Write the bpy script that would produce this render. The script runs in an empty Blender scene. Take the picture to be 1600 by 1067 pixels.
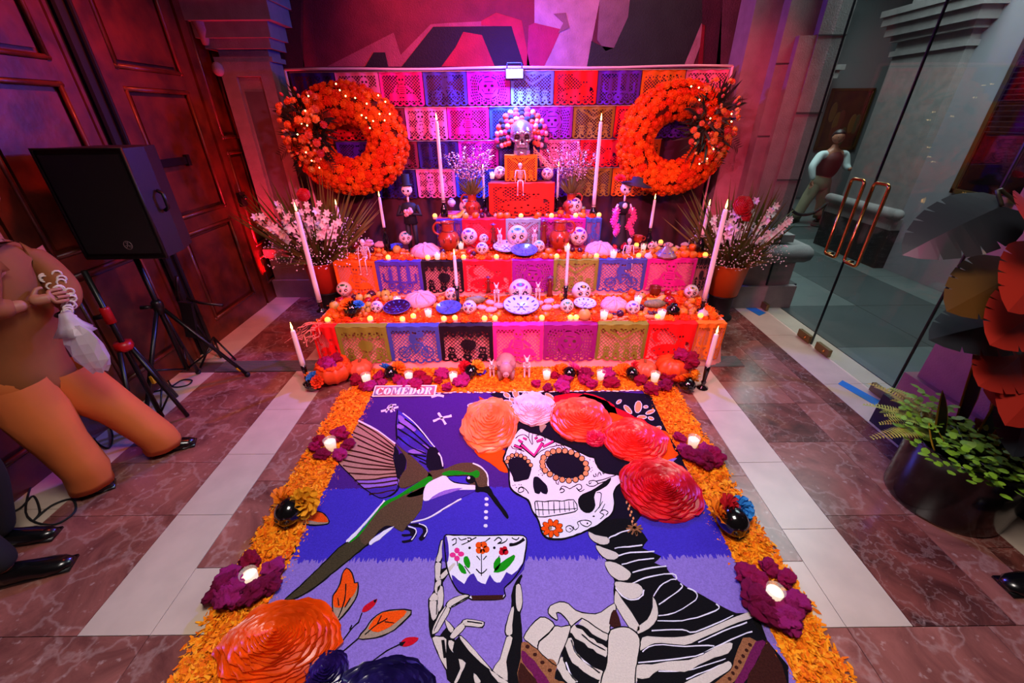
import bpy, math, random
import numpy as np
from mathutils import Vector, Matrix, noise
PI = math.pi
C = bpy.context.scene.collection
rnd = random.Random(7)

# ------------------------------------------------------------------ camera
H_CAM, FPX, CX, CY = 1.95, 639.0, 800.0, 533.5
def camera_axes(vx=795., hy=180., vvx=810.):
    d = Vector((vx-CX, -(hy-CY), -FPX)).normalized()
    dv = Vector((vvx-CX, 0, -FPX)); dv.y = -(d.x*dv.x+d.z*dv.z)/d.y
    up = -dv.normalized(); right = d.cross(up)
    return Matrix((right, d, up))            # rows: world axes in camera coordinates
RW = camera_axes()
cam = bpy.data.cameras.new('camera'); camo = bpy.data.objects.new('camera', cam); C.objects.link(camo)
cam.sensor_width = 36.0; cam.lens = FPX/1600*36; cam.clip_start = .05; cam.clip_end = 80
camo.matrix_world = Matrix.Translation((0, 0, H_CAM)) @ RW.to_4x4()
bpy.context.scene.camera = camo

# ------------------------------------------------------------------ world, exposure, room lights
W = bpy.data.worlds.new('night'); bpy.context.scene.world = W; W.use_nodes = True
W.node_tree.nodes['Background'].inputs[0].default_value = (.16, .09, .11, 1)
W.node_tree.nodes['Background'].inputs[1].default_value = .12
vs = bpy.context.scene.view_settings
vs.view_transform = 'Standard'; vs.look = 'None'; vs.gamma = 1; vs.use_curve_mapping = False; vs.exposure = 0.0
cyc = bpy.context.scene.cycles
cyc.max_bounces = 6; cyc.diffuse_bounces = 3; cyc.glossy_bounces = 3; cyc.transmission_bounces = 4
cyc.transparent_max_bounces = 12; cyc.sample_clamp_indirect = 2.5; cyc.caustics_reflective = False; cyc.caustics_refractive = False

def lamp(name, kind, loc, energy, col, aim=None, size=.3, size_y=None, spot=None, blend=.5, spread=None):
    l = bpy.data.lights.new(name, kind); l.energy = energy; l.color = col
    o = bpy.data.objects.new(name, l); C.objects.link(o); o.location = loc
    if kind == 'AREA':
        l.size = size
        if size_y: l.shape = 'RECTANGLE'; l.size_y = size_y
        if spread: l.spread = spread
    else: l.shadow_soft_size = size
    if kind == 'SPOT': l.spot_size = spot; l.spot_blend = blend
    if aim is not None:
        o.rotation_euler = (Vector(aim)-Vector(loc)).to_track_quat('-Z', 'Y').to_euler()
    return o
lamp('ceiling_wash', 'AREA', (.1, .6, 3.9), 66, (1, .90, .84), (.1, .9, 0), 1.2, spread=2.0)
lamp('pink_par_left', 'SPOT', (-1.5, .3, 3.1), 760, (1, .15, .30), (.25, 3.7, .75), .12, spot=1.2, blend=.95)
lamp('pink_par_right', 'SPOT', (1.5, .3, 3.1), 760, (1, .16, .40), (-.15, 3.7, .75), .12, spot=1.2, blend=.95)
lamp('magenta_par', 'SPOT', (.2, 1.6, 3.9), 420, (.66, .20, 1), (.05, 3.8, .5), .12, spot=.9, blend=.8)
lamp('flood_blue', 'AREA', (.02, 4.45, 2.28), 95, (.10, .14, 1), (.02, 3.6, .6), .16, .08)
lamp('flood_blue_back', 'POINT', (.02, 4.50, 2.42), 75, (.02, .04, 1), None, .05)
lamp('red_uplight_left', 'SPOT', (-2.35, 4.35, .10), 130, (1, .02, .05), (-2.62, 4.82, 2.0), .05, spot=1.2, blend=.8)
lamp('red_edge_left', 'SPOT', (-2.86, 4.60, .30), 130, (1, .005, .02), (-2.84, 4.85, 2.0), .04, spot=.9, blend=.8)
lamp('red_uplight_right', 'SPOT', (2.38, 4.30, .10), 330, (1, .03, .09), (2.44, 4.60, 2.3), .04, spot=.8, blend=.9)
lamp('red_column_wash', 'SPOT', (1.9, 3.0, 3.7), 190, (1, .03, .09), (2.32, 4.68, 1.9), .08, spot=.62, blend=.95)
lamp('red_wall_wash', 'SPOT', (-.3, 3.3, 4.2), 400, (1, .16, .22), (.2, 5.05, 3.0), .1, spot=1.7, blend=.6)
lamp('red_door_wash', 'SPOT', (-1.6, 3.3, 3.4), 165, (1, .07, .02), (-2.9, 3.5, 1.3), .1, spot=1.7, blend=.9)
lamp('violet_door_wash', 'SPOT', (-1.4, 1.9, 3.6), 26, (.40, .05, 1), (-2.9, 2.7, 2.2), .1, spot=.8, blend=.9)
lamp('red_plant_light', 'SPOT', (2.72, .80, .55), 110, (1, .02, .04), (2.78, 1.55, .95), .05, spot=1.3, blend=.6)
lamp('corridor_light', 'AREA', (4.2, 4.6, 4.4), 170, (.86, .95, 1), (4.2, 4.8, 0), 2.2)
lamp('corridor_light_far', 'AREA', (5.4, 9.0, 4.4), 150, (.86, .97, 1), (5.4, 9.0, 0), 2.0)

# ------------------------------------------------------------------ pixel rays cut with real surfaces of the room
def _ray(x, y): return RW @ Vector((x-CX, -(y-CY), -FPX))
def fz(x, y, z=0.):
    r = _ray(x, y); t = (z-H_CAM)/r.z; return Vector((t*r.x, t*r.y, z))
def fy(x, y, Y):
    r = _ray(x, y); t = Y/r.y; return Vector((t*r.x, Y, H_CAM+t*r.z))
def fx(x, y, X):
    r = _ray(x, y); t = X/r.x; return Vector((X, t*r.y, H_CAM+t*r.z))

# ------------------------------------------------------------------ materials
def lin(h):
    if not isinstance(h, str): return tuple(h)+((1,) if len(h) == 3 else ())
    h = h.lstrip('#'); v = [int(h[i:i+2], 16)/255 for i in (0, 2, 4)]
    return tuple(c/12.92 if c <= .04045 else ((c+.055)/1.055)**2.4 for c in v)+(1,)
_M = {}
def mat(name, col='#888888', rough=.5, metal=0., emit=None, es=0., var=0., vs_=30., bump=0., bs=120., col2=None, coat=0., alpha=1., rand=0., sheen=0., trans=0., sss=0., spec=.5):
    if name in _M: return _M[name]
    m = bpy.data.materials.new(name); m.use_nodes = True; nt = m.node_tree; N = nt.nodes; L = nt.links
    b = N['Principled BSDF']
    b.inputs['Base Color'].default_value = lin(col); b.inputs['Roughness'].default_value = rough; b.inputs['Metallic'].default_value = metal
    b.inputs['Specular IOR Level'].default_value = spec
    if coat: b.inputs['Coat Weight'].default_value = coat; b.inputs['Coat Roughness'].default_value = .08
    if sheen: b.inputs['Sheen Weight'].default_value = sheen
    if trans: b.inputs['Transmission Weight'].default_value = trans
    if sss:
        b.inputs['Subsurface Weight'].default_value = sss; b.inputs['Subsurface Radius'].default_value = (.02, .01, .008)
    if alpha < 1: b.inputs['Alpha'].default_value = alpha
    if emit: b.inputs['Emission Color'].default_value = lin(emit); b.inputs['Emission Strength'].default_value = es
    tc = None
    src = None
    if var or bump or col2: tc = N.new('ShaderNodeTexCoord')
    if var or col2:
        n = N.new('ShaderNodeTexNoise'); n.inputs['Scale'].default_value = vs_; n.inputs['Detail'].default_value = 4
        L.new(tc.outputs['Object'], n.inputs['Vector'])
        mx = N.new('ShaderNodeMix'); mx.data_type = 'RGBA'
        c = lin(col); mx.inputs[6].default_value = c
        mx.inputs[7].default_value = lin(col2) if col2 else tuple(max(0, v*(1-var)) for v in c[:3])+(1,)
        r = N.new('ShaderNodeValToRGB'); r.color_ramp.elements[0].position = .35; r.color_ramp.elements[1].position = .65
        L.new(n.outputs['Fac'], r.inputs[0]); L.new(r.outputs['Color'], mx.inputs[0])
        src = mx.outputs[2]
    if rand:
        oi = N.new('ShaderNodeObjectInfo'); hs = N.new('ShaderNodeHueSaturation')
        mr = N.new('ShaderNodeMapRange'); mr.inputs[3].default_value = .5-rand*.12; mr.inputs[4].default_value = .5+rand*.12
        L.new(oi.outputs['Random'], mr.inputs[0]); L.new(mr.outputs[0], hs.inputs['Hue'])
        m2 = N.new('ShaderNodeMapRange'); m2.inputs[3].default_value = 1-rand; m2.inputs[4].default_value = 1+rand*.4
        L.new(oi.outputs['Random'], m2.inputs[0]); L.new(m2.outputs[0], hs.inputs['Value'])
        if src: L.new(src, hs.inputs['Color'])
        else: hs.inputs['Color'].default_value = lin(col)
        src = hs.outputs[0]
    if src: L.new(src, b.inputs['Base Color'])
    if bump:
        n2 = N.new('ShaderNodeTexNoise'); n2.inputs['Scale'].default_value = bs; n2.inputs['Detail'].default_value = 3
        L.new(tc.outputs['Object'], n2.inputs['Vector'])
        bp = N.new('ShaderNodeBump'); bp.inputs['Strength'].default_value = bump; bp.inputs['Distance'].default_value = .01
        L.new(n2.outputs['Fac'], bp.inputs['Height']); L.new(bp.outputs[0], b.inputs['Normal'])
    _M[name] = m
    return m

# ------------------------------------------------------------------ mesh builder
class MB:
    def __init__(s): s.v = []; s.f = []; s.mi = []; s.cur = 0; s.M = None
    def add(s, vs, fs, M=None):
        k = len(s.v)
        M = (s.M @ M) if (s.M is not None and M is not None) else (M if M is not None else s.M)
        for p in vs: s.v.append(tuple(M @ Vector(p)) if M is not None else tuple(p))
        for f in fs: s.f.append(tuple(i+k for i in f)); s.mi.append(s.cur)
        return s
    def box(s, c, d, rz=0., M=None, top=1.):
        x, y, z = d[0]/2, d[1]/2, d[2]/2; t = top
        vs = [(-x,-y,-z),(x,-y,-z),(x,y,-z),(-x,y,-z),(-x*t,-y*t,z),(x*t,-y*t,z),(x*t,y*t,z),(-x*t,y*t,z)]
        T = Matrix.Translation(c) @ Matrix.Rotation(rz, 4, 'Z')
        if M is not None: T = T @ M
        return s.add(vs, [(0,3,2,1),(4,5,6,7),(0,1,5,4),(1,2,6,5),(2,3,7,6),(3,0,4,7)], T)
    def bar(s, a, b, w, d=None):
        a = Vector(a); b = Vector(b); d = d or w; v = b-a
        q = v.to_track_quat('Z', 'Y').to_matrix().to_4x4()
        return s.box((0, 0, 0), (w, d, v.length), M=None) if False else s.add(*_boxgeo(w, d, v.length), Matrix.Translation((a+b)/2) @ q)
    def tube(s, pts, r, n=8, cap=True):
        pts = [Vector(p) for p in pts]
        rs = r if isinstance(r, (list, tuple)) else [r]*len(pts)
        up = Vector((0, 0, 1)); vs = []; fs = []
        t0 = (pts[1]-pts[0]).normalized()
        x = t0.cross(up)
        if x.length < .05: x = t0.cross(Vector((1, 0, 0)))
        x.normalize()
        for i, p in enumerate(pts):
            t = (pts[min(i+1, len(pts)-1)]-pts[max(i-1, 0)]).normalized()
            x = (x-t*x.dot(t)).normalized(); y = t.cross(x)
            for k in range(n):
                a = 2*PI*k/n; vs.append(p+(x*math.cos(a)+y*math.sin(a))*rs[i])
        for i in range(len(pts)-1):
            for k in range(n):
                a = i*n+k; b = i*n+(k+1) % n; fs.append((a, b, b+n, a+n))
        if cap:
            fs.append(tuple(range(n))[::-1]); fs.append(tuple(range((len(pts)-1)*n, len(pts)*n)))
        return s.add(vs, fs)
    def lathe(s, prof, n=20, c=(0, 0, 0), M=None, close=False, fn=None):
        vs = []; fs = []
        for j, (r, z) in enumerate(prof):
            for k in range(n):
                a = 2*PI*k/n; rr = fn(r, z, a) if fn else r
                vs.append((rr*math.cos(a), rr*math.sin(a), z))
        m = len(prof)
        for j in range(m-1):
            for k in range(n):
                a = j*n+k; b = j*n+(k+1) % n; fs.append((a, b, b+n, a+n))
        if prof[0][0] > 1e-5 and not close: fs.append(tuple(range(n))[::-1])
        if prof[-1][0] > 1e-5 and not close: fs.append(tuple(range((m-1)*n, m*n)))
        T = Matrix.Translation(c)
        return s.add(vs, fs, T @ M if M is not None else T)
    def ball(s, c, r, nu=14, nv=9, fn=None, M=None):
        if not isinstance(r, (tuple, list)): r = (r, r, r)
        vs = [(0, 0, -r[2]*(fn(Vector((0, 0, -1))) if fn else 1))]; fs = []
        for j in range(1, nv):
            t = -PI/2+PI*j/nv
            for k in range(nu):
                a = 2*PI*k/nu; d = Vector((math.cos(t)*math.cos(a), math.cos(t)*math.sin(a), math.sin(t)))
                q = fn(d) if fn else 1.
                vs.append((d.x*r[0]*q, d.y*r[1]*q, d.z*r[2]*q))
        vs.append((0, 0, r[2]*(fn(Vector((0, 0, 1))) if fn else 1)))
        for k in range(nu):
            fs.append((0, 1+(k+1) % nu, 1+k)); e = len(vs)-1; o = 1+(nv-2)*nu
            fs.append((e, o+k, o+(k+1) % nu))
        for j in range(nv-2):
            for k in range(nu):
                a = 1+j*nu+k; b = 1+j*nu+(k+1) % nu; fs.append((a, b, b+nu, a+nu))
        T = Matrix.Translation(c)
        return s.add(vs, fs, T @ M if M is not None else T)
    def torus(s, c, R, r, n=24, m=8, M=None, a0=0., a1=2*PI):
        full = abs(a1-a0-2*PI) < 1e-4; k = n if full else n+1
        pts = []; vs = []; fs = []
        for i in range(k):
            a = a0+(a1-a0)*i/n
            for j in range(m):
                b = 2*PI*j/m; q = R+r*math.cos(b); vs.append((q*math.cos(a), q*math.sin(a), r*math.sin(b)))
        for i in range(n):
            for j in range(m):
                i2 = (i+1) % k; fs.append((i*m+j, i2*m+j, i2*m+(j+1) % m, i*m+(j+1) % m))
        T = Matrix.Translation(c)
        return s.add(vs, fs, T @ M if M is not None else T)
    def prism(s, pts, z0, z1, M=None, side_only=False):
        n = len(pts)
        ar = sum(pts[i][0]*pts[(i+1) % n][1]-pts[(i+1) % n][0]*pts[i][1] for i in range(n))
        if ar < 0: pts = pts[::-1]
        vs = [(p[0], p[1], z0) for p in pts]+[(p[0], p[1], z1) for p in pts]
        fs = [tuple(range(n, 2*n))]+[(i, (i+1) % n, n+(i+1) % n, n+i) for i in range(n)]
        return s.add(vs, fs, M)
    def leaf(s, a, d, nrm, L, w, bend=.2, n=4):
        a = Vector(a); d = Vector(d).normalized(); side = d.cross(Vector(nrm))
        if side.length < 1e-3: side = d.cross(Vector((1, .3, .2)))
        side.normalize(); up = side.cross(d); vs = []; fs = []
        for i in range(n+1):
            t = i/n; p = a+d*(L*t)-up*(bend*L*t*t); ww = w*math.sin(PI*min(1, .12+t*.88))**.8 if i < n else w*.04
            vs += [p-side*ww/2, p+side*ww/2]
        for i in range(n): k = 2*i; fs.append((k, k+1, k+3, k+2))
        return s.add(vs, fs)
    def mesh(s, name, smooth=True, mats=()):
        me = bpy.data.meshes.new(name); me.from_pydata(s.v, [], s.f)
        if smooth: me.polygons.foreach_set('use_smooth', [True]*len(me.polygons))
        for m in mats: me.materials.append(m)
        if len(mats) > 1: me.polygons.foreach_set('material_index', s.mi)
        me.update(); return me
def _boxgeo(w, d, h):
    x, y, z = w/2, d/2, h/2
    return [(-x,-y,-z),(x,-y,-z),(x,y,-z),(-x,y,-z),(-x,-y,z),(x,-y,z),(x,y,z),(-x,y,z)], [(0,3,2,1),(4,5,6,7),(0,1,5,4),(1,2,6,5),(2,3,7,6),(3,0,4,7)]
def auto_smooth(me, ang=.6):
    try: me.set_sharp_from_angle(angle=ang)
    except Exception: pass
    return me

# ------------------------------------------------------------------ things and parts
def link(name, data, m=None, parent=None, loc=None, rot=None, sc=None):
    o = bpy.data.objects.new(name, data); C.objects.link(o)
    if m is not None:
        if data is not None and len(data.materials) == 0: data.materials.append(m)
        elif data is not None and data.materials[0] != m:
            o.material_slots[0].link = 'OBJECT'; o.material_slots[0].material = m
    if parent is not None: o.parent = parent
    if loc is not None: o.location = loc
    if rot is not None: o.rotation_euler = rot
    if sc is not None: o.scale = (sc,)*3 if isinstance(sc, (int, float)) else sc
    return o
LABELS = {}
def tag(o, label, cat, group=None):
    o['label'] = label; o['category'] = cat
    if group: o['group'] = group
    LABELS.setdefault(label, []).append(o.name)
    return o
def thing(name, label, cat, loc=(0, 0, 0), rz=0., group=None, sc=None, rot=None):
    o = bpy.data.objects.new(name, None); C.objects.link(o); o.empty_display_size = .05
    o.location = loc; o.rotation_euler = rot if rot is not None else (0, 0, rz)
    if sc is not None: o.scale = (sc,)*3 if isinstance(sc, (int, float)) else sc
    return tag(o, label, cat, group)
def obj(name, mb, m, parent=None, smooth=True, sharp=None, **k):
    me = mb.mesh(name, smooth)
    if sharp: auto_smooth(me, sharp)
    return link(name, me, m, parent, **k)
def struct(name, mb, m, parent=None, smooth=False, **k):
    o = obj(name, mb, m, parent, smooth, **k)
    if parent is None: o['kind'] = 'structure'
    return o
class Kit:
    """a design built once; every copy gets its own objects on shared meshes"""
    def __init__(s, name): s.name = name; s.parts = []
    def add(s, pname, mb, m, sub=None, smooth=True, sharp=None, label=None, kind=None, loc=None, rot=None, sc=None):
        me = mb if isinstance(mb, bpy.types.Mesh) else mb.mesh(s.name+'_'+pname, smooth)
        if sharp: auto_smooth(me, sharp)
        if len(me.materials) == 0: me.materials.append(m)
        s.parts.append((pname, me, m, sub, label, kind, loc, rot, sc)); return s
    def put(s, label, cat, loc, rz=0., sc=1., group=None, mats=None, rot=None, name=None, skip=()):
        mats = mats or {}
        nm = name or s.name
        if len(s.parts) == 1:
            p = s.parts[0]
            o = link(nm, p[1], mats.get(p[0], p[2]), loc=loc, rot=rot if rot is not None else (0, 0, rz), sc=sc)
            return tag(o, label, cat, group)
        root = thing(nm, label, cat, loc, rz, group, sc, rot)
        made = {}
        for pn, me, m, sub, lb, kd, l, r, q in s.parts:
            if pn in skip: continue
            o = link(pn, me, mats.get(pn, m), made[sub] if sub else root, loc=l, rot=r, sc=q)
            if lb: o['label'] = lb
            if kd: o['kind'] = kd
            made.setdefault(pn, o)
        return root
def skin(verts, edges, radii, sub=1, smooth=True, root=0, name='skin'):
    me = bpy.data.meshes.new(name); me.from_pydata([tuple(v) for v in verts], edges, []); me.update()
    o = bpy.data.objects.new(name, me); C.objects.link(o)
    sk = o.modifiers.new('s', 'SKIN'); sk.use_smooth_shade = smooth
    for i, r in enumerate(radii):
        r = r if isinstance(r, tuple) else (r, r); me.skin_vertices[0].data[i].radius = r
    for i in range(len(verts)): me.skin_vertices[0].data[i].use_root = (i == root)
    sb = o.modifiers.new('b', 'SUBSURF'); sb.levels = sub; sb.render_levels = sub
    dg = bpy.context.evaluated_depsgraph_get()
    out = bpy.data.meshes.new_from_object(o.evaluated_get(dg)); out.name = name
    bpy.data.objects.remove(o); bpy.data.meshes.remove(me)
    out.polygons.foreach_set('use_smooth', [True]*len(out.polygons))
    out.materials.clear()
    return out
def spline(pts, k=6, closed=False):
    """Catmull-Rom through 2-D or 3-D points"""
    P = [Vector(p) for p in pts]; n = len(P); out = []
    for i in range(n if closed else n-1):
        a, b, c, d = (P[(i-1) % n] if closed or i > 0 else P[0], P[i], P[(i+1) % n], P[(i+2) % n] if closed or i+2 < n else P[-1])
        for j in range(k):
            t = j/k; out.append(.5*((2*b)+(c-a)*t+(2*a-5*b+4*c-d)*t*t+(3*b-a-3*c+d)*t**3))
    if not closed: out.append(P[-1])
    return out
# ================================================================== ROOM SHELL
def marble(name, base, vein, dark, scale=3.2, rough=.22):
    if name in _M: return _M[name]
    m = bpy.data.materials.new(name); m.use_nodes = True; nt = m.node_tree; N = nt.nodes; L = nt.links; b = N['Principled BSDF']
    g = N.new('ShaderNodeNewGeometry')
    oi = N.new('ShaderNodeObjectInfo'); add = N.new('ShaderNodeVectorMath'); add.operation = 'ADD'
    sc = N.new('ShaderNodeVectorMath'); sc.operation = 'SCALE'; sc.inputs['Scale'].default_value = 40
    cb = N.new('ShaderNodeCombineXYZ'); L.new(oi.outputs['Random'], cb.inputs[0]); L.new(oi.outputs['Random'], cb.inputs[1]); L.new(cb.outputs[0], sc.inputs[0])
    L.new(g.outputs['Position'], add.inputs[0]); L.new(sc.outputs[0], add.inputs[1])
    n1 = N.new('ShaderNodeTexNoise'); n1.inputs['Scale'].default_value = scale; n1.inputs['Detail'].default_value = 8; n1.inputs['Distortion'].default_value = 1.2; n1.inputs['Roughness'].default_value = .65
    v = N.new('ShaderNodeTexVoronoi'); v.feature = 'DISTANCE_TO_EDGE'; v.inputs['Scale'].default_value = scale*2.1
    nd = N.new('ShaderNodeTexNoise'); nd.inputs['Scale'].default_value = scale*2; nd.inputs['Detail'].default_value = 5
    mv = N.new('ShaderNodeMix'); mv.data_type = 'VECTOR'; mv.inputs[0].default_value = .35
    L.new(add.outputs[0], n1.inputs['Vector']); L.new(add.outputs[0], nd.inputs['Vector'])
    L.new(add.outputs[0], mv.inputs[4]); L.new(nd.outputs['Color'], mv.inputs[5]); L.new(mv.outputs[1], v.inputs['Vector'])
    r1 = N.new('ShaderNodeValToRGB'); e = r1.color_ramp.elements; e[0].position = .3; e[0].color = lin(dark); e[1].position = .7; e[1].color = lin(base)
    x = r1.color_ramp.elements.new(.5); x.color = tuple((a+c)/2 for a, c in zip(lin(base), lin(dark)))
    L.new(n1.outputs['Fac'], r1.inputs[0])
    r2 = N.new('ShaderNodeValToRGB'); r2.color_ramp.elements[0].color = (.20, .20, .20, 1); r2.color_ramp.elements[0].position = 0; r2.color_ramp.elements[1].color = (0, 0, 0, 1); r2.color_ramp.elements[1].position = .055
    L.new(v.outputs['Distance'], r2.inputs[0])
    mx = N.new('ShaderNodeMix'); mx.data_type = 'RGBA'; L.new(r2.outputs[0], mx.inputs[0]); L.new(r1.outputs[0], mx.inputs[6]); mx.inputs[7].default_value = lin(vein)
    n3 = N.new('ShaderNodeTexNoise'); n3.inputs['Scale'].default_value = 26; n3.inputs['Detail'].default_value = 6; L.new(add.outputs[0], n3.inputs['Vector'])
    r3 = N.new('ShaderNodeValToRGB'); r3.color_ramp.elements[0].position = .62; r3.color_ramp.elements[1].position = .72; r3.color_ramp.elements[0].color = (0, 0, 0, 1); r3.color_ramp.elements[1].color = (.38, .38, .38, 1); L.new(n3.outputs['Fac'], r3.inputs[0])
    m4 = N.new('ShaderNodeMix'); m4.data_type = 'RGBA'; L.new(r3.outputs[0], m4.inputs[0]); L.new(mx.outputs[2], m4.inputs[6]); m4.inputs[7].default_value = lin(vein)
    L.new(m4.outputs[2], b.inputs['Base Color']); b.inputs['Roughness'].default_value = rough
    _M[name] = m; return m
RED_M = marble('red_breccia_marble', '#a8665a', '#dcbcb2', '#562c29', 2.2)
RED_D = marble('dark_breccia_marble', '#8e4c42', '#c6a49c', '#3c1e1e', 3.4)
CREAM = mat('cream_marble', '#d2bba8', .3, var=.12, vs_=6)
GROUT = mat('grout', '#4b3a36', .8)
STONE = mat('grey_stone', '#8f8a88', .75, var=.18, vs_=9, bump=.35, bs=90)
STONE_D = mat('dark_basalt', '#221f22', .5, var=.3, vs_=14)
WALLM = mat('mural_plaster', '#5e2a32', .8, var=.25, vs_=5, bump=.6, bs=70)
WOOD = mat('door_wood', '#6a2c14', .42, col2='#431a0a', vs_=6, bump=.2, bs=18, coat=.15)
BLACK = mat('black_metal', '#0d0c0e', .35)
BLACKM = mat('black_matte', '#0b0a0b', .7)
X_L, X_G, Y_B = -2.92, 2.87, 5.05

# ---- floor: a grout bed carrying separate marble slabs
floor = struct('floor', MB().box((0, 2.2, -.03), (9.0, 9.6, .04)), GROUT)
def slab(x0, x1, y0, y1, m, name='tile', gap=.0016, z=0.):
    b = MB().box(((x0+x1)/2, (y0+y1)/2, -.006+z), (x1-x0-gap*2, y1-y0-gap*2, .012), top=1)
    return obj(name, b, m, floor, False)
FX = [-1.885, -1.57, 1.44, 1.73]                 # the cream frame round the carpet
YN0, YN1 = .94, 1.24
def strip_y(x0, x1, cuts, m):
    for a, b in zip(cuts, cuts[1:]): slab(x0, x1, a, b, m)
cutsY = [-1.2, -.6, 0, .47, .94, 1.24, 1.79, 2.32, 2.86, 3.38, 3.9, 4.45, 5.03]
strip_y(FX[0], FX[1], [.94, 1.55, 2.02, 2.49, 2.95, 3.42, 3.9, 4.4, 5.03], CREAM)
strip_y(FX[2], FX[3], [.94, 1.42, 1.9, 2.42, 2.95, 3.42, 3.9, 4.4, 4.95], CREAM)
for a, b in zip([-1.57, -.95, -.3, .3, .9], [-.95, -.3, .3, .9, 1.44]): slab(a, b, YN0, YN1, CREAM)
for k, (a, b) in enumerate(zip([1.24, 1.79, 2.32, 2.86, 3.38, 3.9, 4.45], [1.79, 2.32, 2.86, 3.38, 3.9, 4.45, 5.03])):
    for c, d in zip([-1.57, -1.0, -.4, .2, .8], [-1.0, -.4, .2, .8, 1.44]): slab(c, d, a, b, RED_M)
for a, b in zip([-1.4, -.8, -.2, .38], [-.8, -.2, .38, .94]):
    for c, d in zip([-2.92, -2.2, -1.57, -.95, -.3, .3, .9, 1.44, 2.05], [-2.2, -1.57, -.95, -.3, .3, .9, 1.44, 2.05, 2.66]): slab(c, d, a, b, RED_M)
cl = [.94, 1.55, 1.95, 2.5, 3.02, 3.2, 3.75, 4.3, 5.03]
for i, (a, b) in enumerate(zip(cl, cl[1:])):
    if abs(a-3.02) < .01: continue
    slab(-2.60, -1.885, a, b, RED_M)
for a, b in zip([.0, .94, 1.6, 2.3, 3.2, 3.9, 4.5], [.94, 1.6, 2.3, 3.02, 3.9, 4.5, 5.03]): slab(X_L, -2.60, a, b, CREAM)
# the near left corner repeats the red slabs
cr = [.94, 1.5, 2.08, 2.5, 2.8, 3.14, 3.5, 3.95, 4.45]
for i, (a, b) in enumerate(zip(cr, cr[1:])):
    slab(1.73, 2.18, a, b, RED_M if i % 2 else RED_D); slab(2.18, 2.42, a, b, RED_M)
strip_y(2.42, 2.56, [-.2, .6, 1.3, 1.9, 2.5, 3.1, 3.7, 4.3, 4.6], RED_D)
strip_y(2.56, 3.08, [-.2, .5, 1.2, 1.9, 2.75, 3.6, 4.4], CREAM)
strip_y(1.73, 2.7, [4.45, 4.75, 5.03], RED_M)
# grey ribbed floor duct that crosses the room under the altar
GREY = mat('grey_grille', '#75706f', .45, .3)
duct = MB()
for x0, x1 in ((-2.6, -1.885), (-1.885, -1.62), (1.72, 2.05)):
    duct.box(((x0+x1)/2, 3.11, .004), (x1-x0, .17, .006))
    for k in range(7): duct.box(((x0+x1)/2, 3.04+k*.024, .009), (x1-x0, .012, .006))
struct('trim_1', duct, GREY)

# ---- walls
wb = struct('wall_back', MB().box((-.35, Y_B+.1, 2.4), (6.5, .2, 4.9)), WALLM)
def mural(pts, colr, k=1, nm='painted_shape'):
    P = [fy(x, y, Y_B) for x, y in pts]
    b = MB().prism([(p.x, p.z) for p in P], 0, .002*k, Matrix(((1, 0, 0, 0), (0, 0, -1, Y_B), (0, 1, 0, 0), (0, 0, 0, 1))))
    return obj(nm, b, mat('paint_'+colr, colr, .8, var=.25, vs_=7, bump=.6, bs=80), wb, False)
mural([(474, -160), (835, -160), (835, 104), (474, 104)], '#7d1c2c')
mural([(380, -160), (474, -160), (470, 60), (476, 104), (474, 330), (425, 330)], '#3b141c')
mural([(511, 104), (615, 51), (626, 86), (673, 38), (700, 36), (760, 33), (800, 45), (640, 104)], '#a84a56', 2)
mural([(752, 33), (775, 20), (815, 32), (828, 104), (815, 104), (800, 42), (752, 40)], '#b1142c', 3)
mural([(628, 104), (677, 42), (799, 41), (819, 104)], '#1b1014', 4)
mural([(690, 104), (712, 74), (724, 50), (753, 55), (773, 104)], '#b5172a', 5)
mural([(571, 104), (584, 82), (602, 82), (607, 104)], '#1b1014', 5)
mural([(823, 104), (826, 40), (835, 36), (877, 46), (862, 80), (850, 104)], '#a81f48', 3)
mural([(835, -160), (942, -160), (937, 0), (917, 104), (848, 104), (877, 46), (835, 38)], '#b39a96', 2)
mural([(865, 22), (884, 20), (890, 44), (872, 52), (880, 36)], '#84645f', 4)
mural([(942, -160), (1010, -160), (984, 0), (981, 27), (959, 75), (946, 80), (933, 62), (937, 0)], '#7f716e', 2)
mural([(1010, -160), (1125, -160), (1097, 0), (1097, 40), (1072, 104), (917, 104), (924, 64), (940, 72), (959, 75), (981, 27), (984, 0)], '#253a2c', 2)
mural([(1090, 104), (1097, 38), (1101, 40), (1097, 104)], '#8d1520', 4)
mural([(1068, 104), (1096, 36), (1098, 60), (1082, 104)], '#b89a92', 3)
mural([(1125, -160), (1150, -160), (1128, 10), (1118, 330), (1060, 330), (1097, 110), (1097, 0)], '#46242c', 2)
mural([(1150, -160), (1230, -160), (1205, 0), (1172, 60), (1160, 110), (1148, 160), (1118, 330), (1118, 110), (1128, 10)], '#69474c', 2)
mural([(1205, -5), (1212, 0), (1195, 120), (1140, 340), (1118, 340), (1150, 160), (1170, 70)], '#33343a', 3)
mural([(1183, 66), (1192, 62), (1186, 100), (1160, 130), (1166, 100)], '#7a6f70', 4)
wl = struct('wall_left', MB().box((X_L-.16, 1.8, 2.4), (.2, 6.9, 4.9)), mat('left_plaster', '#6b4a44', .8))
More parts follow.
